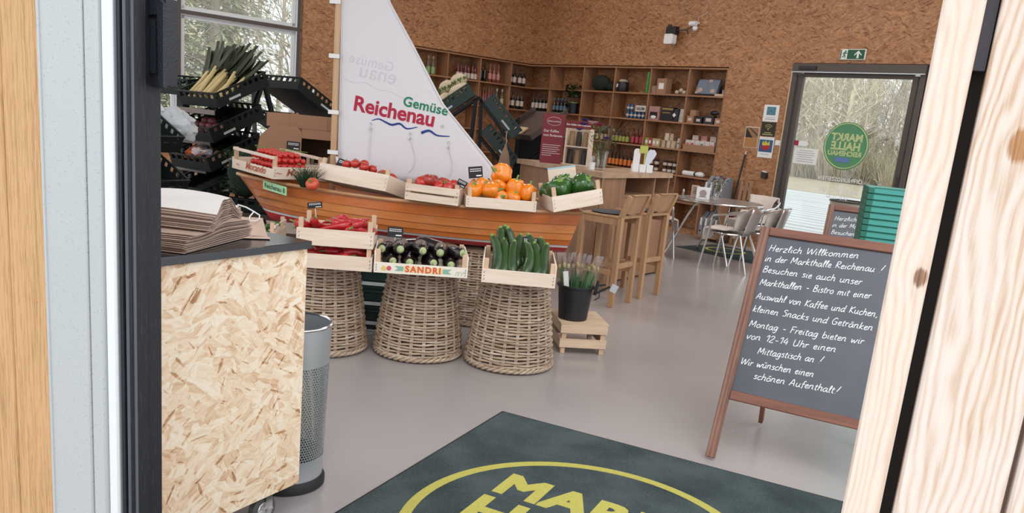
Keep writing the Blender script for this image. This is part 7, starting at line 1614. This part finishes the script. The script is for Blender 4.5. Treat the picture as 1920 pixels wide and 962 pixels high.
# row 2
for k, u in enumerate((2.20, 2.285, 2.37, 2.46, 2.555, 2.65, 2.74, 2.83)): place(bOr, PR(u, 2, .08), 'dark bottle with orange label in the row behind the menu cards', 'bottle', 'orange-label bottles')
for k, u in enumerate((1.50, 1.60, 1.72, 1.84, 1.95, 2.06)): place(boxp('bag_pack', .08, .06, .17, CARD, lW), PR(u, 2, .08), 'brown paper pack with pale label behind the glass vase', 'pack', 'brown packs behind the vase')
for k, u in enumerate((3.02, 3.12, 3.24, 3.42, 3.52, 3.62)):
    for q in range(2): place(jDark, PR(u, 2, .08, .1008*q), 'dark preserve jar with white label, %s layer behind the menu holder' % ['lower', 'upper'][q], 'jar', 'preserve jars, %s layer' % ['lower', 'upper'][q])
t = thing('paper_roll', 'white rolled paper lying in the lower end cubby', 'paper roll', mw=PR(3.92, 1, .07, .042)); m = MB(); m.cyl((0, 0, 0), .04, .22, 18, rotm(0, 90, 0), b=.006); m.build('roll', PAPER, t); m = MB(); m.cyl((.12, 0, 0), .03, .03, 14, rotm(0, 90, 0)); m.build('end_cap', BLACKP, t)
t.matrix_world = PR(3.92, 2, .07, .042)
t = thing('paper_roll', 'crumpled white paper right of the rolled paper, lower end cubby', 'paper', mw=PR(4.13, 2, .07, .035)); m = MB(); m.ball((0, 0, 0.01), .075, 16, 10, (1.2, .7, .55), fn=lambda d: 1+.2*noise.noise(d*5)); m.build('sheet', PAPER, t)
# small wooden ornament on top of the shelving
t = thing('ornament', 'small wooden ornament lying on the ledge above the shelving', 'ornament', mw=BLD @ T3(1.70, .05, 2.586)); m = MB(); m.box((-.06, 0, .035), (.24, .05, .03), rotm(0, -10, 8), b=.006); m.box((.10, 0, .05), (.05, .05, .10), rotm(0, 12, 0), b=.006); m.build('wooden_body', pmat('ornament_brown', (.25, .14, .08), .6), t); m = MB(); m.box((-.06, -.02, .06), (.20, .01, .018), rotm(0, -16, 8)); m.box((.12, -.02, .08), (.02, .03, .08), rotm(0, 12, 0)); m.build('pale_strip', PAPER, t)
# ---------------------------------------------------------------- fill lights added under the ceiling, out of view, to brighten the hall
FILLM = pmat('fill_diffuser', (.9, .9, .9), .5, emit=(1.0, .96, .90), estr=3.0)
for i, (u, y) in enumerate(((2.2, -2.0), (2.2, -5.2), (5.2, -2.0), (5.2, -5.2), (2.4, -8.2), (7.6, -2.2))):
    t = thing('fill_panel', 'long added fill panel under the hall ceiling, out of view', 'fill light', mw=BLD @ T3(u, y, CEIL), group='added fill lights')
    m = MB(); m.box((0, 0, -.04), (1.5, .32, .08), b=.005); m.build('housing', GREYMETAL, t)
    m = MB(); m.box((0, 0, -.083), (1.44, .27, .006)); m.build('diffuser', FILLM, t)
    ld = bpy.data.lights.new('fill_light', 'AREA'); ld.shape = 'RECTANGLE'; ld.size = 1.4; ld.size_y = .26; ld.energy = FILL_W; ld.color = (1.0, .955, .90)
    lo = bpy.data.objects.new('fill_light', ld); COL.objects.link(lo); lo.matrix_world = BLD @ T3(u, y, CEIL-.10)

# ---------------------------------------------------------------- outside
m = MB(); m.box((6.5, 20.2, -.07), (60, 40, .1)); struct(m.build('ground_terrace', pmat('pale_paving', (.52, .54, .55), .7, var=.10, vscale=.7), mw=BLD))
m = MB()
for k in range(46): m.box((6.5, .8+.62*k, -.018), (46, .045 if k % 3 else .10, .004))
struct(m.build('ground_joints', pmat('paving_joint', (.30, .32, .33), .8, var=.2, vscale=2), mw=BLD))
m = MB(); m.box((0, 32, -.06), (100, 30, .1)); m.grid(lambda u, v: (-50+100*u, 29+16*v, -.02+1.6*v*v+.25*noise.noise(Vector((u*20, v*4, 0)))), 60, 8); struct(m.build('ground_woods', pmat('forest_floor', (.33, .28, .20), .9, var=.35, vscale=1.5), mw=BLD))
m = MB(); m.box((6, -22, -.07), (50, 44, .1), rotm(0, 0, 0)); struct(m.build('ground_front', pmat('yard_paving', (.42, .42, .41), .8, var=.1, vscale=1), mw=Matrix.Translation((0, -.6, -.17)) @ Matrix.Rotation(YE, 4, 'Z')))
m = MB(); m.grid(lambda u, v: (-2+16*u, -.6-22*v, -.03+.25*noise.noise(Vector((u*9, v*9, 4)))*v), 30, 30); struct(m.build('ground_lawn', pmat('meadow', (.20, .20, .10), .9, var=.4, vscale=2), mw=LWL))
BARK = pmat('bark_grey', (.40, .35, .28), .85, var=.3, vscale=3); BARK2 = pmat('bark_pale', (.60, .53, .40), .85, var=.3, vscale=3)
def bare_tree(seed, h, mat, r0=.10, dens=7, split=4):
    r = random.Random(seed); tr_ = MB(); br = MB()
    lean = (r.uniform(-.06, .06), r.uniform(-.06, .06)); n = 9
    trunk = [(lean[0]*h*u*u + .10*math.sin(u*7+seed), lean[1]*h*u*u + .10*math.cos(u*6+seed), h*u) for u in np.linspace(0, 1, n)]
    tr_.tube(trunk, [r0*(1-.85*u)+.008 for u in np.linspace(0, 1, n)], 6)
    def branch(p, d, L_, rad, lev):
        pts = [p]; q = Vector(p); dd = Vector(d)
        for k in range(4):
            dd = (dd + Vector((r.uniform(-.35, .35), r.uniform(-.35, .35), r.uniform(-.1, .30)))).normalized(); q = q + dd*L_/4; pts.append(tuple(q))
        br.tube(pts, [rad, rad*.8, rad*.6, rad*.42, rad*.2], 3, caps=False)
        if lev > 0:
            for k in range(split):
                i = r.randrange(1, 5); a = Vector((r.uniform(-1, 1), r.uniform(-1, 1), r.uniform(-.2, .9))).normalized()
                branch(pts[i], (dd*.6+a).normalized(), L_*r.uniform(.4, .7), rad*.5, lev-1)
    for k in range(dens*3):
        u = r.uniform(.10, .98); i = u*(n-1); j = int(i); P = Vector(trunk[j]).lerp(Vector(trunk[min(n-1, j+1)]), i-j); a = r.uniform(0, 2*PI)
        branch(tuple(P), (math.cos(a), math.sin(a), r.uniform(.1, .9)), h*.20*(1.15-u)*r.uniform(.7, 1.5)+.4, r0*.36*(1.1-u)+.008, 2)
    return tr_.mesh('trunk', mat), br.mesh('branches', mat)
PROT = [bare_tree(s, h, (BARK, BARK2)[s % 2], r0=q) for s, h, q in ((1, 11, .12), (2, 9, .09), (3, 12, .15), (4, 8, .07), (5, 10, .10))]
def plant(pr_, name, mw, label, group):
    t = thing(name, label, 'tree', mw=mw, group=group)
    for me in pr_:
        c = bpy.data.objects.new(me.name.split('.')[0], me); COL.objects.link(c); c.parent = t
tr2 = random.Random(77)
for k in range(58):
    y = 29.5+tr2.uniform(0, 13); u = 11.9-(.41+.23*tr2.random())*(y+10.6)
    plant(PROT[k % 5], 'bare_tree', BLD @ T3(u, y, -.1) @ spin(0, 0, tr2.uniform(0, 360)) @ Matrix.Scale(tr2.uniform(.75, 1.1), 4), 'bare winter tree in the wood behind the paved yard', 'bare trees beyond the glass door')
# brushwood at the wood's edge
def brush(seed):
    r = random.Random(seed); m = MB()
    for k in range(150):
        a = r.uniform(0, 2*PI); q = r.uniform(0, .9); x, y = q*math.cos(a), q*math.sin(a); h = r.uniform(.6, 2.2)
        m.tube([(x*.5, y*.5, -.1), (x+r.uniform(-.2, .2), y+r.uniform(-.2, .2), h*.6), (x*1.3+r.uniform(-.4, .4), y*1.3+r.uniform(-.4, .4), h)], [.014, .010, .003], 3, caps=False)
    return m.mesh('twigs', pmat('brush_tan', (.55, .49, .37), .9, var=.3))
BRS = [brush(k) for k in range(3)]
for k in range(30):
    t = bpy.data.objects.new('brushwood', BRS[k % 3]); COL.objects.link(t); t.matrix_world = BLD @ T3(-15.5+.42*k+tr2.uniform(-.4, .4), 29.0+tr2.uniform(0, 3.0), -.05) @ spin(0, 0, 50*k) @ Matrix.Scale(tr2.uniform(.8, 1.3), 4); tag(t, 'dry brushwood shrub at the edge of the wood behind the yard', 'shrub', 'brushwood at the edge of the wood')
# garden chair on the terrace
t = thing('garden_chair', 'white-framed garden chair standing outside behind the glass door', 'chair', mw=BLD @ T3(5.90, 1.6, -.018) @ spin(0, 0, 200))
m = MB(); m.lathe([(.19, .40), (.24, .47), (.30, .66), (.31, .78)], 20); m.f = [f for f in m.f if len(f) == 4]; m.mi = [0]*len(m.f); m.build('shell', pmat('shell_beige', (.52, .46, .40), .6), t); m = MB(); m.cyl((0, 0, .42), .19, .02, 20); m.build('seat', pmat('shell_beige2', (.52, .46, .40), .6), t)
m = MB(); m.tube([(.312*math.cos(a), .312*math.sin(a), .785) for a in np.linspace(0, 2*PI, 33)[:-1]], .013, 6, True); m.build('rim', INK, t)
for k in range(4): a = R(45+90*k); m = MB(); m.tube([(.15*math.cos(a), .15*math.sin(a), .41), (.25*math.cos(a), .25*math.sin(a), .0)], .012, 6); m.build('leg', CHROME, t)

# conifers and a bare tree beyond the window
NEED = pmat('needle_olive', (.56, .50, .33), .9, var=.3, vscale=2.5); NEED2 = pmat('needle_green', (.30, .34, .20), .9, var=.4, vscale=2.5)
def conifer(seed, h, rad, mats):
    r = random.Random(seed); f = MB(); tr_ = MB(); tr_.tube([(0, 0, 0), (.05, .03, h*.5), (0, 0, h)], [.20, .12, .02], 7); br = MB()
    for k in range(420):
        u = r.random()**.8; z = h*(.06+.93*u); R_ = rad*(1.02-u)**.8*r.uniform(.45, 1.05); a = r.uniform(0, 2*PI); d = Vector((math.cos(a), math.sin(a), r.uniform(-.35, .15)))
        br.tube([(0, 0, z), tuple(Vector((0, 0, z))+d*R_)], [.018, .006], 3, caps=False)
        for q in range(13):
            s = r.uniform(.25, 1.05); p = Vector((0, 0, z))+d*R_*s+Vector((r.uniform(-.2, .2), r.uniform(-.2, .2), r.uniform(-.25, .12))); L_ = r.uniform(.14, .34); w = r.uniform(.02, .05); t1 = (d+Vector((r.uniform(-.8, .8), r.uniform(-.8, .8), r.uniform(-.9, .1)))).normalized(); t2 = t1.cross(Vector((r.uniform(-1, 1), r.uniform(-1, 1), 1))).normalized()
            f.mat(0 if r.random() < .72 else 1).add([p, p+t1*L_*.5+t2*w, p+t1*L_, p+t1*L_*.5-t2*w], [(0, 1, 2, 3)])
    return [tr_.mesh('trunk', BARK), br.mesh('branches', BARK), f.mesh('foliage', mats)]
CON = [conifer(1, 10, 2.3, [NEED, NEED2]), conifer(2, 9, 2.0, [NEED, BARK2]), conifer(3, 11, 2.6, [NEED2, NEED])]
for k, (s, d, i) in enumerate(((3.4, -11.5, 0), (1.3, -12.5, 2), (-.1, -14.5, 1), (2.6, -15.5, 2), (.7, -17.5, 0), (4.6, -14, 1), (-1.6, -19, 2), (3.2, -19.5, 1), (5.4, -17, 0), (1.5, -22, 2))):
    t = thing('conifer_tree', 'pale olive conifer standing in the garden beyond the window', 'tree', mw=LWL @ T3(s, d, -.1) @ spin(0, 0, 67*k), group='conifers beyond the window')
    for me in CON[i]: c = bpy.data.objects.new(me.name.split('.')[0], me); COL.objects.link(c); c.parent = t
for k, (s, d, i) in enumerate(((-1.5, -12.0, 0), (-2.3, -14.5, 2), (-2.6, -12.5, 3), (-3.4, -18, 4), (-.6, -11.0, 3))):
    plant(PROT[i], 'bare_tree', LWL @ T3(s, d, -.1) @ spin(0, 0, 70*k), 'bare branched tree right of the conifers beyond the window', 'bare trees beyond the window')
# ---------------------------------------------------------------- tell the members of each row, heap and stack apart in their labels
ORD = 'first second third fourth fifth sixth seventh eighth ninth tenth eleventh twelfth thirteenth fourteenth fifteenth sixteenth seventeenth eighteenth nineteenth twentieth'.split()
ORD += ['twenty-' + q for q in ORD[:9]] + ['thirtieth'] + ['thirty-' + q for q in ORD[:9]]
bpy.context.view_layer.update()
def number(group, base, how='left'):
    obs = [o for o in SC.objects if o.parent is None and o.get('group') == group and not str(o.get('label')).startswith('topmost')]
    def key(o):
        p = o.matrix_world.translation
        if how in ('top', 'bottom'): return -p.z if how == 'top' else p.z
        return p.x/max(.1, p.y)
    obs.sort(key=key)
    for i, o in enumerate(obs):
        k = i + (1 if how == 'top' and len(obs) > 20 else 0)
        o['label'] = base + ', ' + ORD[k] + (' from the top' if how == 'top' else ' from the left')
for g_, b_, h_ in (('paper bags stacked on the worktop', 'brown folded paper bag in the stack on the worktop', 'top'), ('folded teal crates', 'folded teal plastic crate in the tall stack', 'top'),
    ('round tomatoes in the plain crate', 'round red tomato in the tipped plain crate', 'left'), ('ribbed tomatoes in the plain crate', 'dark ribbed tomato in the right end of the plain crate', 'left'),
    ('oxheart tomatoes in the small crate', 'ribbed oxheart tomato in the small crate on the boat', 'left'), ('orange bell peppers on the boat', 'orange bell pepper in the pale crate on the boat', 'left'),
    ('green bell peppers at the stern', 'dark green bell pepper in the tipped crate', 'left'), ('aubergines in the printed crate', 'glossy dark aubergine in the printed crate', 'left'), ('zucchini in the crate', 'green zucchini leaning in the front crate', 'left'),
    ('pointed red peppers in the lower crate', 'pointed red pepper in the lower stacked crate', 'left'), ('pointed red peppers in the upper crate', 'pointed red pepper in the upper stacked crate', 'left'),
    ('small green peppers in the low crate', 'small green pepper in the low crate beyond the cabinet', 'left'), ('coffee bags in the stand, dark lower', 'dark coffee bag on the lower shelf of the coffee stand', 'left'), ('coffee bags in the stand, kraft upper', 'kraft brown coffee bag on the upper shelf of the coffee stand', 'left'),
    ('leeks in the top crate', 'leek in the top crate by the window', 'left'), ('carrots in the low crate', 'orange carrot in the lowest crate of the window rack', 'left'), ('root vegetables in the low crate', 'brown root vegetable under the clear bag', 'left'), ('beetroots in the middle crate', 'dark red beetroot in the middle crate of the window rack', 'left'),
    ('green gourds behind the leeks', 'green gourd in the flat crate behind the leeks', 'left'), ('red packets behind the paper bags', 'red packet in the wooden crate behind the paper bags', 'left'), ('cauliflowers behind the sail', 'white cauliflower in the green crate behind the sail', 'left'), ('green vegetables behind the sail', 'dark green vegetable in the right-tilted crate behind the sail', 'left'),
    ('green-label bottles', 'tall clear green-labelled bottle on the top shelf by the sail', 'left'), ('red bottles top shelf', 'dark red bottle in the second top cell from the sail', 'left'), ('dark bottles top shelf', 'dark unlabelled bottle beside the pink-labelled rosé', 'left'), ('rose bottles with pink labels', 'rosé bottle with pink label on the top shelf', 'left'),
    ('white-label bottles top corner', 'white-labelled dark bottle in the top corner cell', 'left'), ('plain rose bottles second row', 'plain rosé bottle in the second row left of the corner', 'left'), ('cream-label bottles', 'cream-labelled white wine bottle ending the rosé row', 'left'), ('white-label bottles corner left', 'white-labelled dark bottle left of the inner corner, second row', 'left'),
    ('white-label bottles corner right', 'white-labelled dark bottle right of the inner corner, second row', 'left'), ('red bottles second row', 'red bottle in the second row behind the cauliflower rack', 'left'), ('blue-label beer front', 'blue-labelled beer bottle, front line beside the potted plant', 'left'), ('blue-label beer back', 'blue-labelled beer bottle, back line beside the potted plant', 'left'),
    ('cream figures top shelf', 'small cream figure right of the carton, top shelf', 'left'), ('glass bottles top right', 'small glass bottle behind the beige tray', 'left'), ('blue cans lower row', 'blue drink can in the lower row of cans', 'left'), ('cans upper row', 'drink can standing on the lower row of cans', 'left'),
    ('brown bottles behind the flowers', 'cream-labelled brown bottle behind the anemones', 'left'), ('yellow-green bottles', 'squat yellow-green labelled bottle in the middle cubby', 'left'), ('red-label bottles', 'red-labelled bottle right of the yellow-green ones', 'left'), ('bags of sweets', 'clear bag of pale sweets in the third-row cubby', 'left'),
    ('orange-label bottles', 'orange-labelled dark bottle behind the menu cards', 'left'), ('brown packs behind the vase', 'brown paper pack behind the glass vase', 'left'), ('preserve jars, lower layer', 'white-labelled preserve jar, lower layer behind the menu holder', 'left'), ('preserve jars, upper layer', 'white-labelled preserve jar, upper layer behind the menu holder', 'left'),
    ('conifers beyond the window', 'pale olive conifer beyond the window', 'left'), ('bare trees beyond the window', 'bare branched tree beyond the window', 'left'), ('vine stalks among the vine tomatoes', 'green vine stalk on the heap of vine tomatoes', 'left')):
    number(g_, b_, h_)
